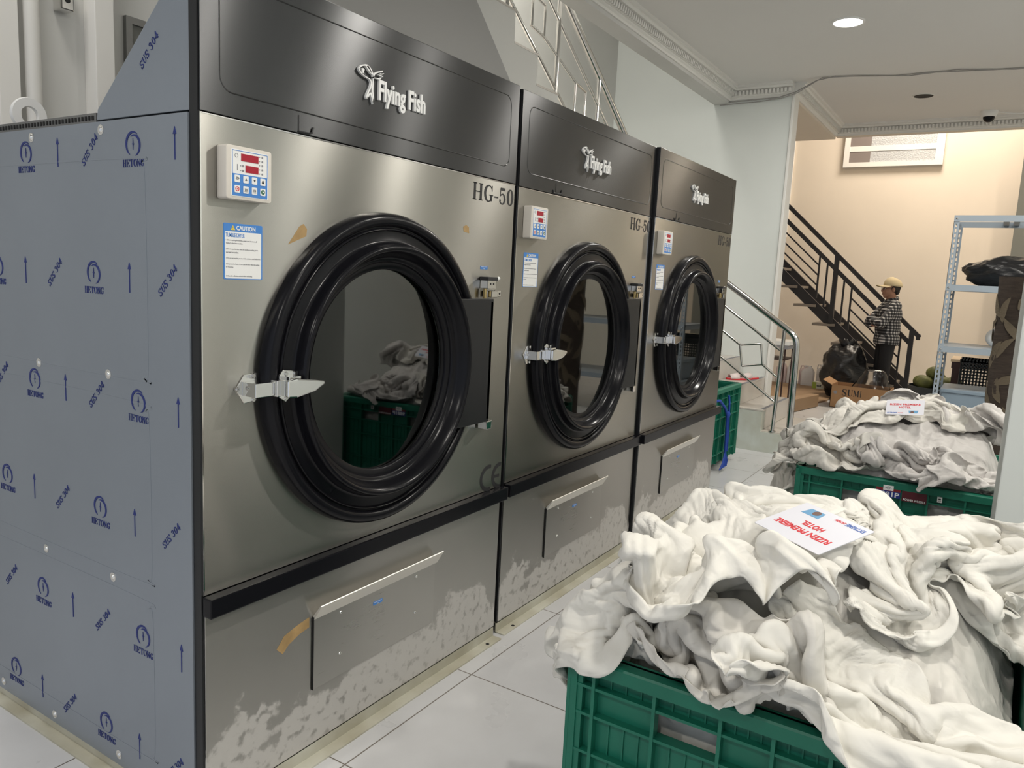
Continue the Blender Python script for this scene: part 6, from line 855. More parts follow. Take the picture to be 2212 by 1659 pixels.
SHEETS['far_folds'] = (48, 28, 1.5, 0.9, 54, [2.8147, -1.3354, 0.8447], (1594461189049312,2810918576195205,7192363536291517,2621224106341423,37628162901033,2975656928782411,7138818683851689,4413988947976481,3344039565113532,4514969569109244,5854043847935052,5217862546462188,4898667530958400,1570989536601313,5858819716418208,5047286592683255,3315686265050683,2994085360602993,1560361461106868,5012914899556544,4174751602781730,3729469996898800,7229930345950839,6252206821439553,5175911690626658,2291121041195772,2605697245623370,2643962609393735,2281796473004697,178395379785022,5167899766578305,4561790561640721,6556352327417708,916083077880438,2301568821833265,887000927232292,4144903171794032,5111307678922863,3395070537555244,4764332066510238,3359326944898606,3677172057496693,2734380650254873,4049493903485759,3931195257934341,3376810711006564,6371500080080172,3021045868434713,3344246036546662,3977187150769378,6601694793599964,2627066919081960,4156568931572345,5778742714681627,2295707639870876,274784322321992,2947436318875860,4445752012807332,3092594825372229,3426045878467144,5073317904605132,2609361636069023,3763584599821692,3796817692498665,7098081393673171,5131370742984186,4377597148576287,5780184103839900,1662931097695575,2944109039974165,2893358218854293,3361147214951532,5307787368365334,6780769148081682,2597514593309905,3693991983815206,3278202182291849,1293781993506479,5515951121115553,3676998631783247,3762597344699777,1565772339198123,3553172091512875,1286488001585555,3297645430019682,2605909735004049,2281507889932103,5140062476058875,2259475647890340,4412698248324164,2607943017349267,4029016588860552,5101362480937028,4757978333489348,4377631765387661,3511050629425196,2266522512535036,4727050154311908,3013862952621355,3713471290634311,3641454067162428,3617706686375070,2241099149504054,3442054271748864,4147137972868115,2960731950607268,4758805151735048,1151560146454038,2949697188332044,4734380221401348,2375336075830795,4060746622595492,5366020922578116,4381732495910305,3028187012191873,5800840261682328,3584042652408294,1872369684914077,4456979664100352,4662857390754771,2927355202662754,3679572293217978,1559624615569365,4807450661642780,3983114816325337,3228921687810463,2724628233749407,2679346695504461,3658589309657256,3282861561163621,4433202203908823,4681131137433604,3310958261018234,3678706234642100,1044007019107677,5373548222703331,2546828367812749,6127510983992415,5812108124751378,4345181135943162,3314133392599342,3627912785425938,3678670029338514,3677119504910637,3294234967648931,4010787080161312,3677839653152758,5414886964160309,3646979899717044,2211789349585379,3766009116647913,3612103523370266,2190272185859662,855953738729244,4028978156109704,5008294770089698,2876371787189814,4045703240119663,3973282163961752,3490424892319774,5426084522602934,4330051728176784,2889908513110277,2689039043146193,5080430946724717,5061438013855660,6302253701735427,6375173879691800,166807515430514,4044910843676667,4392867953633154,4663364259720553,1637342202971516,4102023209143763,3294136293795384,4426956280404010,6306150503350716,4409632882132474,4074335071313678,6132269547034969,4036725757750617,3346007195969895,4062417179027372,4849439263304290,2658815065651716,3563835650410720,6136130889924134,2939043838260826,5791106175825061,212499005639770,3663733806379823,3400587974756188,4830372927133532,3763771915557665,3815399853564146,3710584905150532,3612818893149997,3358392505018223,3051986951816105,3577200396807421,6193457220693991,4025689569669072,2294241835830724,4773982572351039,3690510993518697,3642916903632523,3627674213713401,4378432732313228,3593640747207615,4030379918368721,5704992235417397,3630113290386185,2677048847978601,3493599466047519,3660549726304312,3242572632121822,4027357441896318,4847813137249836,4394360352124039,3711349329833554,4716729059872209,7214151086913230,3295119807001539,6762856117890818,5359327085459689,2964617494237570,2271242540781930,1455680616797603,3240225752207948,3344355751351053,4027478286953552,1174308917854472,2811323696219270,2714623019713107,2681803564610250,4027656937866013,6447263930690751,173974936300004,7346736243155070,3994719998138450,6499386779066067,379304742957522,3397453823083390,3679502075435307,5027353869405009,5064580735421021,4121834558719071,3645843752843280,5775567488810081,349957798592628,3676247907887964,5862336633226155,3746066873560526,4288719604026484,4410315651433410,5131410378834590,4797742626086223,1570732275313578,5130647937874947,6074994061591759,4261603590753169,242128188129842,2939195481428735,4049831339314396,6577830029710244,7248962701812206,1075818383351142,3343595614965764,4658008860761499,4343407057388206,5460157401694997,2588957980820837,1862340358298835,3693617883839869,2961553617355840,3674662622844798,3291930014039046,5074114178727476,4305128886142568,2614449936594355,5560251385048551,6484071196674406,4363987240957710,3975659160323231,4996275583350941,4008288273364622,4369698843037029,3660553075509045,4028987247509460,4462548690538775,4064315419514227,1477761718023563,3977389565221576,4701703060421463,4012244613936983,2961395538847836,3692893331304795,3390346396505201,5045469486513723,3322909954171655,1876373398787299,4278703207489711,3306758290562082,4322758009006965,2764606860743143,3177676328112224,6057696216717110,4028246831321150,2288600780634680,1608873764596701,5829732197734734,4008409822988518,772360326924284,1546862122532291,4394318461378542,4378555135472453,1526961715153028,2944030049905486,2839360247717435,3977448686380988,2932911144240915,3395901006837936,491224561551810,4691609384993316,54102602391298,4026491208335195,3608597559821021,4391249366859061,3695353875932196,5880344762273126,5070692971543199,3661271778293756,5512468673290583,3411630537749112,2626317591952077,4028342024929685,1154217852978682,4044833400343158,1562977645922416,2663657583928901,5477827557968544,5715125238342963,3707274933825392,4662983973334239,3693048567799908,5494379382566705,3609576932051974,2628860721368586,2222715259659604,4778180211777779,2629311254904379,4008981004944032,4097331174429793,2275445944536141,6550868232554239,3677913755692799))
H1 = [(0.24, 0.6, -1.1, 0.22), (0.24, 0.93, -1.38, 0.2), (0.09, 0.5, -1.42, 0.2)]; Z1 = 0.5
H2 = [(0.2, 2.75, -1.0, 0.26), (0.21, 2.85, -1.42, 0.3), (0.05, 2.5, -0.95, 0.15)]; Z2 = 0.49
LIST1 = [
 ('near_low', 'offwhite_cotton', 'off-white sheet along the front of the nearest heap, just above the rim'),
 ('near_left', 'white_cotton', 'white sheet spilling over the left corner of the nearest crate'),
 ('near_far', 'white_cotton', 'white sheet forming the far right hump of the nearest heap'),
 ('near_front', 'white_cotton', 'white sheet draped down over the near rim of the nearest crate'),
 ('near_mid', 'white_cotton', 'twisted white sheet lying in the middle of the nearest heap'),
 ('near_bundle', 'white_cotton', 'big white gathered bundle of sheet under the upside-down card')]
LIST2 = [
 ('far_low', 'offwhite_cotton', 'off-white sheet along the near rim of the far heap, at its foot'),
 ('far_aisle', 'offwhite_cotton', 'off-white sheet hanging down the aisle side of the far crate'),
 ('far_back', 'offwhite_cotton', 'off-white sheet across the back of the far heap'),
 ('far_near', 'greyish_cotton', 'greyish sheet over the near rim of the far crate, toward the column'),
 ('far_crown', 'greyish_cotton', 'greyish sheet crowning the far heap behind the card'),
 ('far_folds', 'offwhite_cotton', 'off-white sheet gathered in long folds on the aisle half of the far heap')]
# each pile is a lumpy core with separate draped sheets on it
def lift(y, z):
    # the nearest pile stands higher on its aisle half and sags toward the column
    if z <= .6: return z
    t = min(1, max(0, (y+1.38)/.16)); t = t*t*(3-2*t); z = .6+(z-.6)*(.84+.34*t)
    return z if z < .86 else .86+(z-.86)*.5
def gauss(x, y, cx, cy, s): return math.exp(-((x-cx)**2+(y-cy)**2)/(2*s*s))
def heap(X0, bumps, seed, m, label, zb=.48):
    X1 = X0+.97; Y0, Y1 = -1.63, -.80; n = 150; v = []; f = []
    for j in range(n+1):
        for i in range(n+1):
            x = X0+.05+i/n*(X1-X0-.10); y = Y0+.05+j/n*(Y1-Y0-.10)
            q = Vector((x, y, seed)); w = noise.noise_vector(q*2.5)
            r = 1-abs(noise.noise(q*6+w*1.2))*2; r2 = 1-abs(noise.noise(q*13+w*2.5))*2
            e = min(1, min(i, n-i, j, n-j)/23); e = e*e*(3-2*e)
            z = .42+(zb-.42)*e+sum(a*gauss(x, y, cx, cy, s) for a, cx, cy, s in bumps)*(.6+.4*e)+.026*r+.010*r2+.011*(1-2.2*abs(noise.noise(Vector((x*5+w.y, y*22+w.x*2, seed)))))+.004*(1-2.2*abs(noise.noise(Vector((x*40+w.x*3, y*12, seed)))))
            if X0 < 1: z = lift(y, z)
            v.append((x, y, z))
    for j in range(n):
        for i in range(n):
            k = j*(n+1)+i; f.append((k, k+1, k+n+2, k+n+1))
    c = Vector(((X0+X1)/2, (Y0+Y1)/2, .3))
    mb = MB(); mb.add([Vector(p)-c for p in v], f)
    rim = [i for i in range(n+1)]+[(j+1)*(n+1)-1 for j in range(1, n+1)]+[n*(n+1)+i for i in range(n-1, -1, -1)]+[j*(n+1) for j in range(n-1, 0, -1)]
    L = len(rim); prev = rim
    for q in range(1, 19):       # crumpled sides seen through the hand holes
        o = len(mb.v); t = q/18
        for i in rim:
            x, y, z = mb.v[i]; zz = z*(1-t)+(.075-c.z)*t; g = noise.noise(Vector((x*11, y*11, zz*16+seed)))*.05+noise.noise(Vector((x*5, y*5, zz*34)))*.02
            k = 1-.04-.5*abs(g); mb.v.append((x*k, y*k, zz))
        cur = [o+k for k in range(L)]
        mb.f += [(prev[k], prev[(k+1) % L], cur[(k+1) % L], cur[k]) for k in range(L)]; prev = cur
    ob = mb.build('laundry', m, smooth=2, loc=c); ob['kind'] = 'stuff'
    return tag(ob, label, 'laundry')
RNG, STEP = 21, .0025
def unpack(nx, ny, org, nums):
    """sheet surface from plain numbers: each holds four grid points, each point three small steps from its neighbours"""
    d = []
    for q in nums:
        for k in range(4): d.append(((q//441) % RNG-10, (q//RNG) % RNG-10, q % RNG-10)); q //= RNG**3
    g = np.zeros((ny+1, nx+1, 3), dtype=np.int64); i = 0
    for r in range(ny+1):
        for c in range(nx+1):
            if r and c: p = g[r, c-1]+g[r-1, c]-g[r-1, c-1]
            elif c > 1: p = 2*g[r, c-1]-g[r, c-2]
            elif c: p = g[r, c-1]
            elif r > 1: p = 2*g[r-1, c]-g[r-2, c]
            elif r: p = g[r-1, c]
            else: p = np.zeros(3, dtype=np.int64)
            g[r, c] = p+np.array(d[i]); i += 1
    return g.reshape(-1, 3)*STEP+np.array(org)
def bed_sheet(key, m, label, group):
    nx, ny, w, d, seed, org, nums = SHEETS[key]
    P = unpack(nx, ny, org, nums)
    if key.startswith('near'): P[:, 2] = [lift(y, z) for y, z in P[:, 1:]]
    f = [(j*(nx+1)+i, j*(nx+1)+i+1, (j+1)*(nx+1)+i+1, (j+1)*(nx+1)+i) for j in range(ny) for i in range(nx)]
    me = bpy.data.meshes.new('bed_sheet'); me.from_pydata([tuple(p) for p in P], [], f)
    o = bpy.data.objects.new('bed_sheet', me); COL.objects.link(o)
    # finer creases: subdivide, then push along the normal by stretched ridges laid out in the flat sheet
    s = o.modifiers.new('sub', 'SUBSURF'); s.levels = 2; s.render_levels = 2
    u = o.data.uv_layers.new(name='flat') 
    for lp in o.data.loops:
        k = lp.vertex_index; u.data[lp.index].uv = ((k % (nx+1))/nx, (k//(nx+1))/ny)
    bpy.context.view_layer.update()
    me = bpy.data.meshes.new_from_object(o.evaluated_get(bpy.context.evaluated_depsgraph_get()))
    o.modifiers.clear(); old = o.data; o.data = me; bpy.data.meshes.remove(old); me.name = 'bed_sheet'
    n = len(me.vertices); a = np.empty(n*3); me.vertices.foreach_get('co', a); a = a.reshape(-1, 3)
    nr = np.empty(n*3); me.vertices.foreach_get('normal', nr); nr = nr.reshape(-1, 3)
    uvs = np.zeros((n, 2)); ul = np.empty(len(me.loops)*2); me.uv_layers[0].data.foreach_get('uv', ul); vi = np.empty(len(me.loops), dtype=np.int32); me.loops.foreach_get('vertex_index', vi)
    uvs[vi] = ul.reshape(-1, 2); h = np.empty(n)
    for q in range(n):
        X = uvs[q, 0]*w; Y = uvs[q, 1]*d; p = Vector((X*1.6, Y*1.6, seed*3.3)); wv = noise.noise_vector(p)
        A = wv.x*1.6; ca = math.cos(A); sa = math.sin(A); U = X*ca-Y*sa; V = X*sa+Y*ca
        r1 = 1-2.2*abs(noise.noise(Vector((U*2.6+wv.y, V*11+wv.z*1.5, seed))))
        r2 = 1-2.2*abs(noise.noise(Vector((U*7, V*26+wv.y*3, seed+9))))
        r3 = noise.noise(Vector((U*34, V*34, seed)))
        mk = .5+.9*wv.z
        h[q] = .0075*r1*max(.15, min(1, mk+.2))+.0030*r2*max(.2, min(1, 1-mk))+.0010*r3
    a += nr*h[:, None]
    c = a.mean(0); c[2] = a[:, 2].min(); me.vertices.foreach_set('co', (a-c).ravel()); o.location = c
    for p in me.polygons: p.use_smooth = True
    me.materials.clear(); me.materials.append(m)
    sd = o.modifiers.new('solid', 'SOLIDIFY'); sd.thickness = .0025; sd.offset = 0
    return tag(o, label, 'sheet', group)
h1 = heap(.277, H1, 1, M_SHEETB, 'tangle of off-white sheets filling the nearest crate under the top ones', Z1)
h2 = heap(2.352, H2, 5, M_SHEETC, 'tangle of greyish sheets filling the far crate under the top ones', Z2)
pile1 = [bed_sheet(k, MATS[m], lb, 'white sheets heaped in the nearest crate') for k, m, lb in LIST1]
pile2 = [bed_sheet(k, MATS[m], lb, 'off-white sheets heaped in the far crate') for k, m, lb in LIST2]
bpy.context.view_layer.update()
def heap_top(objs, x, y):
    z = -1
    for o in objs:
        r = o.ray_cast(o.matrix_world.inverted() @ Vector((x, y, 3)), Vector((0, 0, -1)))
        if r[0]: z = max(z, (o.matrix_world @ r[1]).z)
    return z
def settle(pts, objs, gap=.004, lift=0.):
    """shift the card straight down or up until it just rests on the sheets"""
    a, b, c, d = [Vector(p) for p in pts]; need = []
    for i in range(7):
        for j in range(7):
            u, v = i/6, j/6; p = (a*(1-u)+b*u)*(1-v)+(d*(1-u)+c*u)*v
            need.append(heap_top(objs, p.x, p.y)-p.z)
    need.sort(); dz = need[int(len(need)*.97)]+gap+lift
    return [p+Vector((0, 0, dz)) for p in (a, b, c, d)]
CARD1 = settle([(.359, -1.266, .900), (.443, -1.125, .905), (.585, -1.153, .935), (.477, -1.291, .930)], pile1, .006)
CARD2 = settle([(2.67, -1.088, .972), (2.67, -1.230, .985), (2.60, -1.252, .935), (2.60, -1.10, .915)], pile2)
# laminated name cards
def card(pts, label, flip=False):
    """pts: four corners: reading top-left, top-right, bottom-right, bottom-left"""
    p = [Vector(q) for q in pts]; o = (p[0]+p[1]+p[2]+p[3])/4
    ex = ((p[1]-p[0])+(p[2]-p[3])).normalized(); ey = ((p[0]-p[3])+(p[1]-p[2])); ey = (ey-ex*ey.dot(ex)).normalized(); ez = ex.cross(ey)
    w = ((p[1]-p[0]).length+(p[2]-p[3]).length)/2; h = ((p[0]-p[3]).length+(p[1]-p[2]).length)/2
    t = thing('name_card', o, label, 'sign', 'laminated hotel cards')
    T = lambda u, v, q: tuple(ex*u+ey*v+ez*q)
    MB().prism(rrect(w, h, .004, 3), T, -.0007, .0007).build('card', M_PAPER, t)
    mb = MB(); add_text(mb, 'RIZEN PREMIERE', T, -w*.40, h*.13, w*.40, h*.25, .0007, .0012, bold=.03); add_text(mb, 'HOTEL', T, -w*.155, -h*.07, w*.155, h*.05, .0007, .0012, bold=.03)
    mb.build('card_title', M_REDP, t)
    mb = MB(); mb.prism([(w*.10, -h*.22), (w*.36, -h*.22), (w*.33, -h*.40), (w*.12, -h*.40)], T, .0007, .0011); mb.build('card_picture', mat('picture_blue', (.13, .33, .55), .4), t)
    mb = MB(); mb.prism([(w*.20+w*.05*math.cos(a), -h*.33+h*.065*math.sin(a)) for a in [2*PI*k/16 for k in range(16)]], T, .0011, .0014); mb.build('picture_spot', mat('picture_brown', (.16, .08, .06), .4), t)
    mb = MB(); add_text(mb, 'EXTREME', T, -w*.45, -h*.42, -w*.20, -h*.34, .0007, .0012, bold=.02); mb.build('card_logo', mat('logo_blue', (.07, .15, .45), .4), t)
    mb = MB(); add_text(mb, 'LAUNDRY', T, -w*.18, -h*.41, -w*.03, -h*.355, .0007, .0012, bold=.01); mb.build('card_logo', M_REDP, t)
    return t
card(CARD1, 'laminated name card with red lettering seen upside down, on the nearest heap of sheets')
card(CARD2, 'laminated name card with upright red lettering, propped on the far heap of sheets')

# ================= TILED STAIRCASE =================
def staircase():
    t = thing('staircase', (5.33, 0, 0), 'tiled staircase with white painted side, climbing to the left behind the dryers', 'staircase')
    yb = [.088, .315, .560, .800, 1.04]; zs = [.34, .51, .68, .85, 1.02]
    # concrete side and body
    S = lambda u, v, w: (w, u, v)
    prof = [(-.108, 0), (-.108, .168)]
    for y, z in zip(yb, zs): prof += [(y, prof[-1][1]), (y, z-.004)]
    prof += [(1.14, zs[-1]-.004), (1.14, 1.19), (2.048, 1.19), (2.048, 0)]
    MB().prism(prof, S, 0.0, .918).build('stringer', mat('stair_side_paint', (.60, .64, .60), .7, noise_amt=.25, noise_scale=6, tint2=(.48, .49, .42)), t)
    def tread(y0, y1, z):
        MB().box(.0, .918, y0-.006, y1, z-.002, z+.010).build('tread', M_MARBLE, t)
        mb = MB()
        k = .03
        while k < .90: mb.box(k, k+.010, y0-.005, y0+.022, z+.0102, z+.0125); k += .022
        mb.build('nosing_strip', M_GREYP, t)
    MB().box(.01, .918, -.10, .088, .166, .176).build('tread', M_MARBLE, t)
    ys = yb+[1.14]
    for i in range(5): tread(yb[i], ys[i+1], zs[i])
    for i in range(5): MB().box(.10, .917, yb[i]-.004, yb[i]+.002, (zs[i-1] if i else .168)+.012, zs[i]-.003).build('riser', M_MARBLE, t)
    # upper flight toward the camera
    prof = [(0.0, 1.19)]
    prof = []; x = 0.0; z = 1.19; st = []
    tr, ri = .2715, .1745
    n = 14; B0 = 1.115
    pts = [(0, B0)]
    for k in range(n): pts += [(-k*tr, B0+(k+1)*ri), (-(k+1)*tr, B0+(k+1)*ri)]
    lower = [(-(n)*tr, B0+n*ri-.42), (-.25, 1.02), (0, 1.02)]
    MB().prism(pts+lower, lambda u, v, w: (u, 1.10+w, v), 0, .94).build('upper_flight', M_WALLB, t)
    for k in range(n):
        MB().box(-(k+1)*tr, -k*tr+.004, 1.098, 2.04, B0+(k+1)*ri, B0+(k+1)*ri+.012).build('tread', M_MARBLE, t)
    return t
staircase()
def rail_lower():
    t = thing('stair_railing', (5.36, 0, 0), 'polished stainless railing with square ornament on the lower tiled steps', 'railing', 'stainless stair railings')
    M = M_SSTEEL
    MB().tube([(0, 1.12, 1.795), (0, .461, 1.358), (0, -.03, 1.032), (0, -.060, 1.011), (0, -.085, .990), (0, -.103, .968), (0, -.115, .943), (0, -.122, .915), (0, -.126, .87), (0, -.133, .30), (0, -.133, .02)], .026, 16).build('handrail', M, t, smooth=1)
    MB().tube([(0, 0, .18), (0, -.02, 1.03)], .0155, 12).build('post', M, t, smooth=1)
    MB().lathe([(.001, .012), (.028, .010), (.030, 0), (.001, 0)], lambda u, v, w: (u, v, .176+w), 20).build('post_foot', M, t, smooth=1)
    MB().lathe([(.001, .012), (.045, .010), (.048, 0), (.001, 0)], lambda u, v, w: (u, -.133+v, w), 20).build('post_foot', M, t, smooth=1)
    for a, b, n in (((0, 1.1, 1.60), (0, 0, .852), 'rail'), ((0, 1.1, 1.18), (0, .008, .429), 'rail'), ((0, 1.1, 1.385), (0, .327, .868), 'rail'), ((0, .128, .722), (0, .006, .632), 'rail')):
        MB().cyl(a, b, .0105, 10).build(n, M, t, smooth=1)
    q = [(0, .327, .866), (0, .155, .891), (0, .128, .722), (0, .296, .692)]
    mb = MB()
    for i in range(4): mb.tube([q[i], q[(i+1) % 4]], .0095, 10)
    mb.build('square_ornament', M, t, smooth=1)
    for y, z in ((1.05, 1.03),): MB().tube([(0, y, z), (0, y, z+.72)], .0155, 12).build('post', M, t, smooth=1)
rail_lower()
def rail_upper():
    t = thing('stair_railing', (4.0, 1.13, 0), 'polished stainless railing on the upper flight, above the middle dryer', 'railing', 'stainless stair railings')
    M = M_SSTEEL; sl = .643
    R = lambda x, dz: (x-4.0, 0, 2.503+(4.481-x)*sl+dz)
    MB().tube([R(5.3, -.0), R(1.4, 0)], .026, 16).build('handrail', M, t, smooth=1)
    for dz in (-.195, -.62):
        MB().cyl(R(5.3, dz), R(1.4, dz), .0115, 10).build('rail', M, t, smooth=1)
    for x in (2.83, 3.445, 4.06, 4.67):
        k = round((5.33-x)/.2715-.5); z = 1.115+(k+1)*.1745
        MB().cyl((x-4.0, 0, z), R(x-.0, -.0), .0155, 12).build('post', M, t, smooth=1)
        MB().lathe([(.001, .012), (.028, .010), (.030, 0), (.001, 0)], lambda u, v, w: (x-4.0+u, v, z+w), 18).build('post_foot', M, t, smooth=1)
    for x in (2.60, 3.19, 3.79, 4.40):
        zc = R(x, -.40)[2]; h = .10; w = .075; s = .02
        q = [(x-4.0-w, 0, zc-h+s), (x-4.0+w, 0, zc-h-s*.3), (x-4.0+w, 0, zc+h-s), (x-4.0-w, 0, zc+h+s*.3)]
        mb = MB()
        for i in range(4): mb.tube([q[i], q[(i+1) % 4]], .0095, 10)
        mb.build('square_ornament', M, t, smooth=1)
        MB().cyl((x-4.0-w, 0, zc+h+s*.3), R(x-.30, -.40), .0095, 8).build('rail', M, t, smooth=1)
        MB().cyl((x-4.0+w, 0, zc-h-s*.3), R(x+.30, -.40), .0095, 8).build('rail', M, t, smooth=1)
rail_upper()
def slipper(loc, rz, label):
    t = thing('slipper', loc, label, 'slipper', 'pair of slippers on the tiled step', rz)
    sole = [(.115*math.cos(a)*(1), .040*math.sin(a)*(1+.12*math.cos(a))) for a in [2*PI*k/24 for k in range(24)]]
    MB().prism(sole, TOPD(), 0, .016).build('sole', M_REDP, t, bevel=.003)
    MB().prism([(x*.9, y*.85) for x, y in sole], TOPD(), .016, .019).build('footbed', mat('slipper_bed', (.62, .42, .42), .7), t)
    mb = MB(); n = 10; v = []
    for i in range(n+1):
        a = PI*i/n
        for x in (.0, .085): v.append((x, .040*math.cos(a), .012+(.050 if x < .04 else .036)*math.sin(a)))
    mb.add(v, [(2*i, 2*i+1, 2*i+3, 2*i+2) for i in range(n)])
    o = mb.build('strap', mat('slipper_strap', (.72, .62, .60), .6), t, smooth=2); s = o.modifiers.new('s', 'SOLIDIFY'); s.thickness = .004
slipper((5.80, .44, .521), 2.3, 'red-soled slipper with pale strap on the tiled step, the left one')
slipper((5.92, .375, .521), 2.6, 'red-soled slipper with pale strap on the tiled step, nearer the nosing on the right')

# ================= BLACK IRON STAIR IN THE HALL =================
def iron_stair():
    t = thing('iron_stair', (9.7, 0, 0), 'black iron open staircase with grey treads, against the cream wall', 'staircase')
    sl = -.885
    z_at = lambda y: 1.528+(y-1.129)*.895
    for x, n in ((0, 0), (.70, .0)):
        y0, y1 = -.60, 2.3
        mb = MB(); a = (x, y0, z_at(y0)+.07); b = (x, y1, z_at(y1)+.07); mb.bar(a, b, .05, .125); mb.build('stringer', M_IRON, t)
    for k in range(-4, 10):
        y = .753+.258*k; z = 1.135+.2375*k
        if z < .12 or y > 2.2: continue
        MB().box(-.06, .76, y-.17, y+.11, z-.012, z+.022).build('tread', M_TREAD, t, bevel=.003)
    top = lambda y: 2.514+(y-1.141)*.930
    mid = lambda y: 2.321+(y-1.141)*.920
    X = -.035
    mb = MB(); mb.bar((X, -.672, top(-.672)), (X, 2.3, top(2.3)), .045, .05); mb.bar((X, -.655, .865), (X, -.655, .795), .045, .040)
    mb.build('handrail', M_IRON, t)
    MB().bar((X, -.575, mid(-.575)), (X, 2.3, mid(2.3)), .045, .05).build('rail', M_IRON, t)
    for y, zb, zt, w in ((.380, .93, top(.385), .055), (-.58, .02, top(-.58), .055), (1.60, 1.95, top(1.6), .055), (1.11, 1.72, mid(1.11), .022), (.592, 1.24, mid(.592), .022), (.489, 1.13, mid(.489), .022), (.265, .93, mid(.265), .022), (.166, .85, mid(.166), .022), (-.462, .2, mid(-.462), .022)):
        MB().bar((X, y, zb), (X, y, zt), w, w).build('post', M_IRON, t)
    for (ya, za), (yb, zb) in (((1.11, 2.136), (.592, 1.665)), ((1.11, 2.0), (.592, 1.538)), ((1.11, 1.872), (.592, 1.405)), ((.166, 1.270), (-.462, .70)), ((.166, 1.128), (-.462, .555)), ((.166, .985), (-.462, .415)), ((2.2, 3.05), (1.11, 2.136)), ((2.2, 2.9), (1.11, 2.0)), ((2.2, 2.77), (1.11, 1.872))):
        MB().bar((X, ya, za), (X, yb, zb), .018, .018).build('rail', M_IRON, t)
iron_stair()

# ================= THINGS IN THE HALL =================
def jerry(x, y, label, h=.27, w=.13, d=.09, m=None, cap=M_WHITE, rz=0.):
    t = thing('jerry_can', (x, y, 0), label, 'bottle', 'plastic chemical cans under the iron stair', rz)
    m = m or M_JERRY
    mb = MB(); r = rrect(w, d, .02, 4)
    levels = [(0, .92), (.01, 1), (.72*h, 1), (.80*h, .86), (.90*h, .45), (.93*h, .34), (.96*h, .34)]
    n = len(r); v = []
    for z, s in levels: v += [(-p[1]*s, p[0]*s+(.0 if s > .5 else -.02), z) for p in r]
    f = [tuple(range(n-1, -1, -1))]+[(k*n+i, k*n+(i+1) % n, (k+1)*n+(i+1) % n, (k+1)*n+i) for k in range(len(levels)-1) for i in range(n)]+[tuple((len(levels)-1)*n+i for i in range(n))]
    mb.add(v, f); mb.build('body', m, t, smooth=.9)
    MB().tube([(0, -.005, .86*h), (0, .012, 1.0*h), (0, .038, .99*h), (0, .050, .80*h)], .008, 8).build('handle', m, t, smooth=1)
    MB().cyl((0, -.022, .955*h), (0, -.022, 1.02*h), .019, 14).build('cap', cap, t, smooth=.8)
    return t
PINKJ = mat('pinkish_plastic', (.62, .50, .49), .45)
jerry(10.35, 1.085, 'pinkish jerry can at the left end of the row, partly behind the railing post', .29, .15, m=PINKJ)
jerry(10.30, .93, 'milky jerry can seen between the two railing posts', .30, .13)
jerry(10.40, .79, 'pinkish can half hidden behind the thick railing post', .27, .12, m=PINKJ)
jerry(10.18, .69, 'large milky jerry can right of the thick railing post', .29, .17)
jerry(10.42, .57, 'milky can right behind the large jerry can', .30, .10)
j = jerry(10.12, .475, 'narrow can with a pink label, behind the green and white pack', .29, .10, m=mat('label_bottle', (.58, .52, .50), .4))
MB().box(-.0485, -.046, -.04, .035, .13, .20).build('pink_label', mat('pink_label', (.55, .08, .22), .5), j)
jerry(10.35, .40, 'milky can at the right end of the row, beside the garbage bag', .30, .11)
t = thing('detergent_pack', (9.95, .50, 0), 'small green and white pack with dark print before the cans', 'pack')
MB().box(-.03, .03, -.07, .07, 0, .11).build('pack', mat('pack_white', (.62, .62, .52), .5), t, bevel=.004)
MB().box(-.032, -.03, .02, .07, .004, .106).build('green_band', mat('pack_green', (.32, .40, .06), .5), t)
mb = MB(); add_text(mb, 'wolf', lambda u, v, w: (-.030-w, -u, v), -.015, .045, .045, .075, 0, .001, bold=.04); mb.build('pack_text', M_BLK, t)

def garbage_bag(c, r, label, m=M_BAGB, seed=1, tie=True, rz=0, name='garbage_bag'):
    t = thing(name, c, label, 'bag', 'stuffed black garbage bags', rz)
    mb = MB(); v = []; n, mm = 64, 44
    for i in range(mm+1):
        ph = PI*i/mm
        for k in range(n):
            a = 2*PI*k/n; d = Vector((math.sin(ph)*math.cos(a), math.sin(ph)*math.sin(a), math.cos(ph)))
            q = noise.noise(d*2.2+Vector((seed*5, 0, 0)))*.20+.07*abs(noise.noise(Vector((d.x*3, d.y*3, d.z*12+seed))))+.025*noise.noise(Vector((d.x*8, d.y*8, d.z*18)))
            sc = 1+q
            p = Vector((d.x*r[0]*sc, d.y*r[1]*sc, d.z*r[2]*sc))
            if d.z > .75: p.x *= 1-.9*(d.z-.75)*2; p.y *= 1-.5*(d.z-.75)*2
            z = max(-r[2]*.93, p.z)+r[2]*.93
            v.append((p.x, p.y, z))
    f = [(i*n+k, i*n+(k+1) % n, (i+1)*n+(k+1) % n, (i+1)*n+k) for i in range(mm) for k in range(n)]
    mb.add(v, f); mb.build('bag_body', m, t, smooth=2)
    if tie:
        m_ = MB(); v = []; n = 14
        for i in range(n):
            a = 2*PI*i/n; rr = r[1]*(.42 if i % 2 else .26)
            v.append((rr*.6*math.cos(a), rr*math.sin(a), r[2]*1.93+.05*(i % 2)))
        for i in range(n):
            a = 2*PI*i/n; v.append((.05*math.cos(a), .07*math.sin(a), r[2]*1.76))
        m_.add(v, [(i, (i+1) % n, n+(i+1) % n, n+i) for i in range(n)]); o = m_.build('bag_mouth', m, t, smooth=2); s = o.modifiers.new('s', 'SOLIDIFY'); s.thickness = .004
    return t
garbage_bag((9.35, .10, 0), (.25, .27, .37), 'tall stuffed black garbage bag standing on the floor left of the man', seed=3)

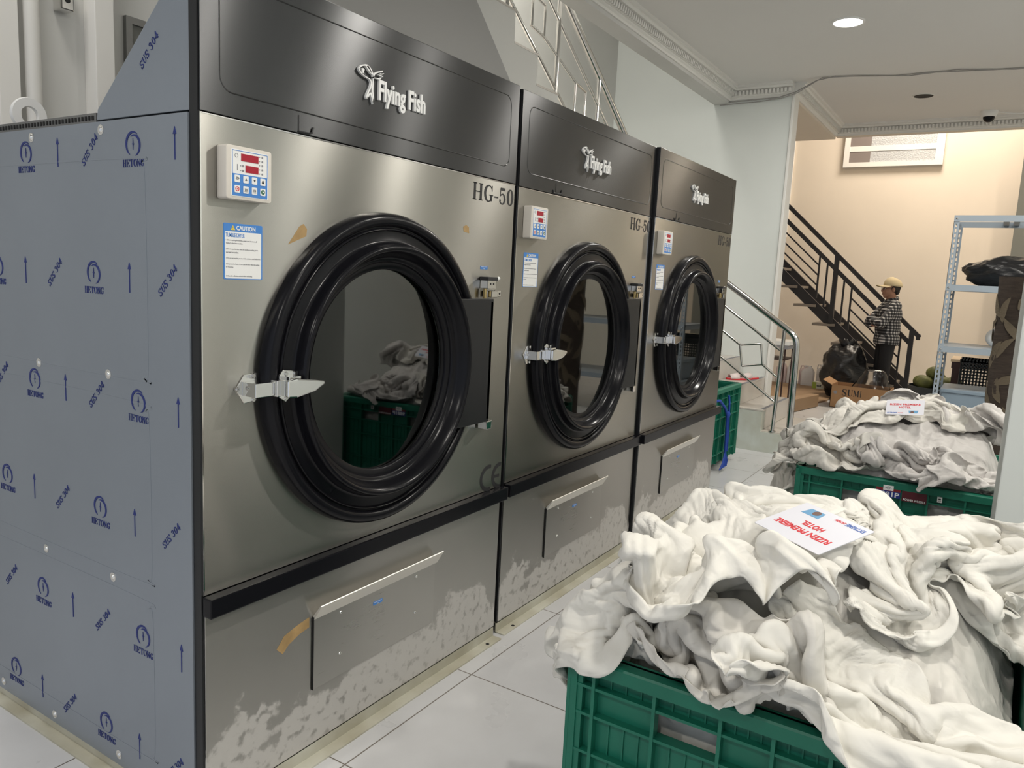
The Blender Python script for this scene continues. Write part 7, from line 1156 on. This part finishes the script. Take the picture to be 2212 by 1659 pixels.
def sum_box():
    t = thing('cardboard_box', (8.62, -.13, 0), 'open brown cardboard box with SUMI printed on it, between the bag and the sheets', 'box')
    mb = MB(); x0, x1, y0, y1, h = -.15, .25, -.40, .22, .262
    for q in ((x0, x0+.006, y0, y1), (x1-.006, x1, y0, y1), (x0, x1, y0, y0+.006), (x0, x1, y1-.006, y1)): mb.box(*q, 0, h)
    mb.box(x0, x1, y0, y1, 0, .006); mb.build('carton', M_CARD, t)
    mb = MB(); mb.add([(x0, y1, h), (x1, y1, h), (x1, y1+.10, h+.05), (x0, y1+.10, h+.05)], [(0, 1, 2, 3)]); o = mb.build('flap', M_CARD, t); s = o.modifiers.new('s', 'SOLIDIFY'); s.thickness = .005
    mb = MB(); add_serif(mb, 'SUMI', lambda u, v, w: (x0-w, -u, v), -.10, .15, .22, .075, 0, .0015, adv={'I': .5})
    mb.build('box_lettering', M_BLK, t)
    mb = MB(); mb.prism(circ(.02, 14, -.17, .18), lambda u, v, w: (x0-w, -u, v), 0, .001); mb.build('box_mark', M_GREYP, t)
GL['I'] = _st(.5)+_sf(.5, .03)+_sf(.5, .97)
sum_box()
t = thing('plastic_bag', (8.75, -.30, .20), 'crumpled clear plastic bag rising out of the cardboard box before the man', 'bag')
mb = MB(); v = []; n = 20
for i in range(9):
    for k in range(n):
        a = 2*PI*k/n; z = i/8; rr = .19*(1-.55*z)*(1+.18*noise.noise(Vector((math.cos(a)*2, math.sin(a)*2, z*3))))
        v.append((rr*math.cos(a)*.6, rr*math.sin(a)*1.2-.02*z, z*.26))
mb.add(v, [(i*n+k, i*n+(k+1) % n, (i+1)*n+(k+1) % n, (i+1)*n+k) for i in range(8) for k in range(n)])
o = mb.build('film', M_CLEAR, t, smooth=2); s = o.modifiers.new('s', 'SOLIDIFY'); s.thickness = .001
# brown boards on the floor
MB_ = MB().prism([(8.3, 1.10), (10.15, 1.20), (10.35, .28), (8.88, .19), (7.75, .42)], TOPD(), 0.001, .02)
tag(MB_.build('floor_board', M_BROWNBD), 'flat brown board lying on the hall floor before the chemical cans', 'board', 'brown boards in the hall')
tag(MB().bar((7.4, .42, .075), (8.35, .24, .075), .10, .14).build('timber_beam', M_BROWNBD, bevel=.004), 'long brown boxed beam lying on the hall floor, running to the cardboard box', 'board')
t = thing('small_cabinet', (7.2, .42, 0), 'small white-topped stand with dark open frame behind the railing', 'stand')
MB().box(-.2, .2, -.13, .2, .775, .815).build('top', M_WHITE, t, bevel=.004)
MB().box(-.2, .2, -.12, .2, .735, .775).build('apron', M_GREYP, t)
for x in (-.17, .17):
    for y in (-.09, .17): MB().box(x-.007, x+.007, y-.007, y+.007, 0, .74).build('leg', M_TABLE, t)
MB().box(-.18, .18, -.10, .18, .62, .635).build('shelf', M_TABLE, t)

# ================= RACK =================
def rack():
    t = thing('storage_rack', (6.0, -1.08, 0), 'grey slotted-angle storage rack with three visible shelves', 'shelf')
    W, D, H = 1.55, .62, 1.985
    for x in (0, D):
        for y in (0, -W):
            mb = MB(); sy = -1 if y == 0 else 1; sx = 1 if x == 0 else -1
            # angle post with real slots
            z = 0
            mb.box(min(x, x+sx*.003), max(x, x+sx*.003), min(y, y+sy*.014), max(y, y+sy*.014), 0, H)
            mb.box(min(x, x+sx*.003), max(x, x+sx*.003), min(y+sy*.024, y+sy*.040), max(y+sy*.024, y+sy*.040), 0, H)
            k = 0
            while k < H:
                mb.box(min(x, x+sx*.003), max(x, x+sx*.003), min(y+sy*.013, y+sy*.025), max(y+sy*.013, y+sy*.025), k, k+.016); k += .04
            mb.box(min(x, x+sx*.035), max(x, x+sx*.035), min(y, y+sy*.003), max(y, y+sy*.003), 0, H)
            mb.build('post', M_RACK, t)
    for z in (1.985, 1.446, .955, .40):
        mb = MB(); mb.box(-.004, .0, -W, 0, z-.048, z); mb.box(D, D+.004, -W, 0, z-.048, z); mb.box(0, D, -.004, 0.0, z-.048, z); mb.box(0, D, -W, -W+.004, z-.048, z)
        if z < 1.9: mb.box(0, D, -W, 0, z-.006, z-.002)
        else:
            for y in (-.35, -.42): mb.box(0, D, y-.02, y+.02, z-.03, z-.004)
        mb.build('shelf_board', M_RACK, t)
        mb = MB()
        for y in (-.02, -W+.02): mb.lathe([(.001, .009), (.007, .007), (.008, 0)], lambda u, v, w: (-.004-w, y+u, z-.024+v), 10)
        mb.build('bolt', M_SSTEEL, t, smooth=1)
rack()
garbage_bag((6.30, -1.50, 1.444), (.20, .30, .125), 'black garbage bag lying on the second shelf of the grey rack', seed=8, tie=False)
tag(ellipsoid(MB(), (0, 0, 0), (.09, .10, .085)).build('bowl', M_WHITE, smooth=2, loc=(6.33, -1.49, 1.037)), 'upturned white bowl on the third shelf of the rack, beside the carpet roll', 'bowl')
# carpet roll
t = thing('carpet_roll', (4.66, -1.575, 0), 'tall rolled brown carpet with beige leaf pattern, standing on end by the column', 'carpet')
mb = MB(); prof = []
n = 60
v = []; 
for i, z in enumerate(np.linspace(0, 1.49, 30)):
    for k in range(n):
        a = 2*PI*k/n; r = .105+.005*math.sin(3*a+z)+.003*math.sin(z*9)+(.006 if abs(a-3.5) < .06 else 0)
        v.append((r*math.cos(a), r*math.sin(a)+.03*z/1.5, z))
mb.add(v, [(i*n+k, i*n+(k+1) % n, (i+1)*n+(k+1) % n, (i+1)*n+k) for i in range(29) for k in range(n)]+[tuple(29*n+k for k in range(n)), tuple(n-1-k for k in range(n))])
mb.build('roll', M_CARPET, t, smooth=.9)
def wrapT(th0, z0, ca, sa):
    def T(u, v, w):
        du = u*ca-v*sa; dv = u*sa+v*ca; a = th0-du/.11; z = z0+dv
        return ((.1095+w)*math.cos(a), (.1095+w)*math.sin(a)+.03*z/1.5, z)
    return T
mb = MB()
for th, z, rot, s in ((2.6, 1.28, .1, 1), (3.25, 1.16, -.9, 1.2), (2.75, 1.05, .5, 1), (3.2, .85, 1.2, 1.2), (2.7, .78, -.3, 1), (3.6, 1.35, .6, 1), (3.9, 1.05, -.2, 1.2), (2.9, .55, .2, 1.2), (3.5, .62, -.8, 1), (2.2, 1.0, .3, 1.2), (2.1, 1.3, -.5, 1), (1.6, 1.15, .5, 1.1), (1.9, .75, -.7, 1.2), (1.3, .9, .1, 1), (2.2, .5, .6, 1), (1.5, .55, -.4, 1)):
    T = wrapT(th, z, math.cos(rot), math.sin(rot))
    mb.stroke([(0, -.07*s, .006), (.012, -.02*s, .045*s), (.004, .04*s, .035*s), (-.015, .085*s, .004)], T, 0, .003)
mb.build('leaf_pattern', M_LEAF, t)
# low table, basket, cooler, melons
t = thing('side_table', (7.55, -1.35, 0), 'low dark brown table with a light wooden top behind the rack', 'table')
MB().box(-.25, .25, -.45, .22, .74, .765).build('top', M_TTOP, t, bevel=.003)
MB().box(-.24, .24, -.44, .21, .68, .74).build('apron', M_TABLE, t)
for x in (-.21, .21):
    for y in (-.40, .17): MB().box(x-.03, x+.03, y-.03, y+.03, 0, .68).build('leg', M_TABLE, t)
t = thing('low_bench', (7.1, -1.38, 0), 'dark brown low bench under the perforated basket', 'bench')
MB().box(-.2, .2, -.45, .24, .40, .50).build('top', M_TABLE, t, bevel=.004)
for x in (-.16, .16):
    for y in (-.40, .19): MB().box(x-.03, x+.03, y-.03, y+.03, 0, .40).build('leg', M_TABLE, t)
def basket(c, L, Wd, h, label, m=M_BASKET):
    t = thing('laundry_basket', c, label, 'basket', 'dark perforated baskets')
    mb = MB(); nz, ny = 9, 16
    for side in range(4):
        T = [lambda u, v: (-Wd/2, u, v), lambda u, v: (Wd/2, u, v), lambda u, v: (u*Wd/L, -L/2, v), lambda u, v: (u*Wd/L, L/2, v)][side]
        def pan(u0, u1, v0, v1):
            a = [T(u0, v0), T(u1, v0), T(u1, v1), T(u0, v1)]; k = (.006, 0, 0) if side < 2 else (0, .006, 0)
            mb.add(a+[tuple(p[i]+k[i] for i in range(3)) for p in a], [(0, 1, 2, 3), (7, 6, 5, 4), (0, 4, 5, 1), (1, 5, 6, 2), (2, 6, 7, 3), (3, 7, 4, 0)])
        for i in range(ny+1): u = -L/2+L*i/ny; pan(u-.006, u+.006, 0, h)
        for j in range(nz+1): v = .02+(h-.04)*j/nz; pan(-L/2, L/2, v-.005, v+.005)
        pan(-L/2-.012, L/2+.012, h-.03, h); pan(-L/2, L/2, 0, .03)
    mb.box(-Wd/2, Wd/2, -L/2, L/2, 0, .008)
    mb.build('shell', m, t)
basket((7.08, -1.44, .50), .42, .30, .30, 'dark grey perforated basket on the low bench behind the rack')
t = thing('cooler_box', (6.25, -1.42, .405), 'flat blue-grey plastic tray lying on the lowest visible rack shelf', 'tray')
mb = MB().box(-.16, .32, -.32, .28, 0, .17)
mb.build('body', M_BLUEC, t, bevel=.01)
MB().box(-.17, .33, -.33, .29, .17, .20).build('lid', M_BLUEC, t, bevel=.006)
rm = random.Random(4)
t = thing('fruit_basket', (7.95, -1.0, 0), 'black round basket of green melons on the floor behind the rack', 'basket')
MB().lathe([(.001, 0), (.22, 0), (.26, .42), (.25, .42), (.21, .01), (.001, .01)], TOPD(), 30).build('shell', M_BASKET, t, smooth=.6)
for i, (x, y, z) in enumerate(((-.10, .10, .46), (-.12, -.08, .47), (.06, .0, .50), (-.02, .02, .56), (.10, .14, .45), (.10, -.15, .46))):
    tag(ellipsoid(MB(), (0, 0, 0), (.075, .085, .07)).build('melon', M_MELON, smooth=2, loc=(7.95+x, -1.0+y, z)),
        ['green melon at the front left of the black basket', 'green melon at the front right of the black basket', 'green melon in the middle layer of the black basket', 'green melon on the very top of the black basket', 'green melon at the back left of the black basket', 'green melon at the back right of the black basket'][i], 'fruit', 'melons in the black basket')

# ================= MAN =================
def capsule(mb, a, b, r0, r1, n=14):
    a = Vector(a); b = Vector(b); d = (b-a); L = d.length; d.normalize()
    up = Vector((0, 0, 1)) if abs(d.z) < .9 else Vector((1, 0, 0)); u = d.cross(up).normalized(); w = d.cross(u)
    rings = []
    for k in range(5): t = PI/2*(1-k/4); rings.append((-r0*math.sin(t), r0*math.cos(t)))
    for k in range(1, 6): rings.append((L*k/6, r0+(r1-r0)*k/6))
    for k in range(5): t = PI/2*k/4; rings.append((L+r1*math.sin(t), r1*math.cos(t)))
    v = []; f = []
    for h, r in rings:
        r = max(r, .0006)
        for k in range(n): t = 2*PI*k/n; v.append(a+d*h+(u*math.cos(t)+w*math.sin(t))*r)
    m = len(rings)
    f = [(i*n+k, i*n+(k+1) % n, (i+1)*n+(k+1) % n, (i+1)*n+k) for i in range(m-1) for k in range(n)]+[tuple(range(n)), tuple((m-1)*n+k for k in range(n-1, -1, -1))]
    mb.add(v, f)
def man():
    # local frame: +x is where he faces, +y his left side
    t = thing('person', (9.35, -.335, 0), 'man in khaki cap and black and white checked shirt, arms folded, before the iron stair', 'person', rz=math.radians(115))
    B = MB()
    HC = Vector((.015, 0, 1.395))
    ellipsoid(B, HC+Vector((-.012, 0, .045)), (.093, .074, .088), 20, 14)     # skull
    ellipsoid(B, HC+Vector((.022, 0, -.02)), (.068, .062, .082), 18, 12)      # face
    ellipsoid(B, HC+Vector((.052, 0, -.078)), (.030, .036, .026), 12, 8)      # chin
    ellipsoid(B, HC+Vector((.0, 0, -.055)), (.062, .058, .035), 12, 8)        # jaw
    capsule(B, HC+Vector((.082, 0, .018)), HC+Vector((.100, 0, -.018)), .009, .014)   # nose
    ellipsoid(B, HC+Vector((.083, 0, -.048)), (.012, .024, .006), 10, 6)      # lips
    ellipsoid(B, HC+Vector((.084, 0, -.058)), (.011, .022, .006), 10, 6)
    for s in (-1, 1):
        ellipsoid(B, HC+Vector((.072, s*.030, .028)), (.016, .022, .007), 10, 6)  # brow
        ellipsoid(B, HC+Vector((-.012, s*.076, -.002)), (.017, .009, .030), 10, 8)  # ear
        ellipsoid(B, HC+Vector((.058, s*.036, -.022)), (.022, .018, .018), 10, 8)   # cheek
    capsule(B, (-.015, 0, 1.22), HC+Vector((-.012, 0, -.05)), .056, .052)     # neck
    capsule(B, (0, 0, .85), (0, 0, 1.12), .12, .12); capsule(B, (-.01, -.12, 1.20), (-.01, .12, 1.20), .06, .06)
    arms = {}
    for s in (-1, 1):
        sh = Vector((-.01, s*.165, 1.195)); el = Vector((.150, s*.205, .985))
        wr = Vector((.215, -s*.02, 1.035 if s > 0 else .975)); 
        capsule(B, sh, el, .048, .040); capsule(B, el, wr, .041, .028)
        # hand: palm with four fingers and a thumb, closed on the other arm
        hd = (Vector((.150, -s*.16, wr.z-.005))-wr).normalized()
        pm = wr+hd*.055; ellipsoid(B, wr+hd*.045, (.022, .044, .036), 12, 8)
        for k in range(4):
            zz = .024-.016*k; L = (.055, .062, .058, .045)[k]
            p0 = wr+hd*.08+Vector((.006, 0, zz)); p1 = p0+hd*L*.55+Vector((-.006, 0, -.004)); p2 = p1+hd*L*.4+Vector((-.020, 0, -.008))
            capsule(B, p0, p1, .0088, .0084, 8); capsule(B, p1, p2, .0084, .0078, 8)
        q0 = wr+hd*.03+Vector((.0, 0, .032)); capsule(B, q0, q0+hd*.03+Vector((.002, 0, .022)), .011, .009, 8)
        # legs
        hp = Vector((0, s*.085, .80)); kn = Vector((.015, s*.09, .43)); an = Vector((-.01, s*.095, .08))
        capsule(B, hp, kn, .078, .052); capsule(B, kn, an, .052, .036); capsule(B, an+Vector((-.03, 0, -.035)), an+Vector((.13, 0, -.045)), .036, .030)
    b = remesh(B, 'body', M_SKIN, t, vox=.007, smooth=3)
    # eyes, hair
    for s in (-1, 1):
        e = ellipsoid(MB(), HC+Vector((.076, s*.030, .010)), (.009, .012, .0075), 12, 8).build('eye', M_WHITE, t, smooth=2)
        ellipsoid(MB(), HC+Vector((.083, s*.030, .010)), (.004, .005, .005), 10, 6).build('iris', M_HAIR, e, smooth=2)
        MB().tube([HC+Vector((.080, s*.014, .028)), HC+Vector((.083, s*.030, .031)), HC+Vector((.072, s*.047, .027))], .0035, 6).build('eyebrow', M_HAIR, t, smooth=1)
    MB().tube([HC+Vector((.089, -.018, -.0525)), HC+Vector((.0925, 0, -.0515)), HC+Vector((.089, .018, -.0525))], .002, 6).build('mouth', mat('lip_shadow', (.12, .05, .04), .6), t)
    H = MB(); ellipsoid(H, HC+Vector((-.028, 0, .030)), (.084, .080, .075), 18, 12); ellipsoid(H, HC+Vector((-.066, 0, -.015)), (.036, .060, .05), 14, 10)
    H.build('hair', M_HAIR, t, smooth=2)
    # glasses
    g = MB()
    for s in (-1, 1):
        rim = [HC+Vector((.099-.008*abs(math.cos(a))*(1), s*.032+.022*math.cos(a), .008+.017*math.sin(a))) for a in [2*PI*k/18 for k in range(18)]]
        g.tube(rim, .0016, 5, closed=True)
        g.tube([HC+Vector((.092, s*.054, .014)), HC+Vector((.05, s*.073, .012)), HC+Vector((-.01, s*.082, .010))], .0016, 5)
    g.tube([HC+Vector((.100, -.010, .012)), HC+Vector((.103, 0, .014)), HC+Vector((.100, .010, .012))], .0016, 5)
    g.build('glasses', M_BLK, t, smooth=1)
    # cap
    C = MB(); v = []; n = 28; rings = 9
    for i in range(rings+1):
        ph = PI/2*i/rings
        for k in range(n):
            a = 2*PI*k/n; v.append(HC+Vector((-.020+.108*math.cos(a)*math.cos(ph)**.8,   .092*math.sin(a)*math.cos(ph)**.8, .044+.104*math.sin(ph)+.008*math.cos(a))))
    C.add(v, [(i*n+k, i*n+(k+1) % n, (i+1)*n+(k+1) % n, (i+1)*n+k) for i in range(rings) for k in range(n)])
    c = C.build('cap', M_CAP, t, smooth=2); s = c.modifiers.new('s', 'SOLIDIFY'); s.thickness = .004
    V = MB(); v = []; n = 16
    for i in range(n+1):
        a = -1.15+2.3*i/n
        v.append(HC+Vector((-.020+.106*math.cos(a), .092*math.sin(a), .042+.008*math.cos(a))))
        v.append(HC+Vector((-.020+.106*math.cos(a)+.088*math.cos(a*.85), .092*math.sin(a)*.98, .046+.008*math.cos(a)-.026*abs(math.sin(a)))))
    V.add(v, [(2*i, 2*i+1, 2*i+3, 2*i+2) for i in range(n)])
    o = V.build('cap_brim', M_CAP, c, smooth=2); s = o.modifiers.new('s', 'SOLIDIFY'); s.thickness = .006
    # shirt
    S = MB()
    ellipsoid(S, (-.005, 0, 1.09), (.135, .185, .17), 24, 16); ellipsoid(S, (.0, 0, .93), (.140, .180, .20), 24, 16)
    capsule(S, (-.012, -.135, 1.215), (-.012, .135, 1.215), .062, .062); ellipsoid(S, (-.02, 0, 1.235), (.075, .11, .05), 16, 10)
    for k in range(3): capsule(S, (.0, -.075, .76+.02*k), (.0, .075, .76+.02*k), .125, .125)
    for s in (-1, 1):
        sh = Vector((-.012, s*.165, 1.198)); el = Vector((.152, s*.208, .985)); wr = Vector((.212, -s*.01, 1.033 if s > 0 else .975))
        capsule(S, sh, el, .066, .060); capsule(S, el, wr, .060, .050)
    sh = remesh(S, 'shirt', M_CHECK, t, vox=.010, smooth=5)
    bm = bmesh.new(); bm.from_mesh(sh.data)      # open hem, curved up at the sides
    dele = [v for v in bm.verts if v.co.z < .705+.035*min(1, abs(v.co.y)/.14)]
    bmesh.ops.delete(bm, geom=dele, context='VERTS'); bm.to_mesh(sh.data); bm.free()
    K = MB(); v = []; n = 26
    for i in range(n+1):
        a = .42+(2*PI-.84)*i/n
        for h, r in ((1.255, .072), (1.300, .066), (1.275, .080)): v.append((-.012+r*math.cos(a), r*1.0*math.sin(a), h+.018*(-math.cos(a))))
    K.add(v, [(3*i+j, 3*i+j+1, 3*i+j+4, 3*i+j+3) for i in range(n) for j in (0, 1)])
    o = K.build('collar', M_CHECK, sh, smooth=2); s = o.modifiers.new('s', 'SOLIDIFY'); s.thickness = .003
    # trousers and shoes
    P = MB(); ellipsoid(P, (0, 0, .80), (.122, .155, .12), 18, 12)
    for s in (-1, 1):
        capsule(P, (0, s*.075, .78), (.015, s*.088, .43), .090, .068); capsule(P, (.015, s*.088, .43), (-.005, s*.095, .07), .066, .058)
    tr = remesh(P, 'trousers', M_TROUS, t, vox=.011, smooth=4)
    for s in (-1, 1):
        Q = MB(); capsule(Q, (-.04, s*.095, .045), (.13, s*.10, .036), .045, .037); Q.box(-.085, .165, s*.098-.042, s*.098+.042, .0, .016)
        q = remesh(Q, 'shoe', M_BLACKM, t, vox=.008, smooth=3)
man()
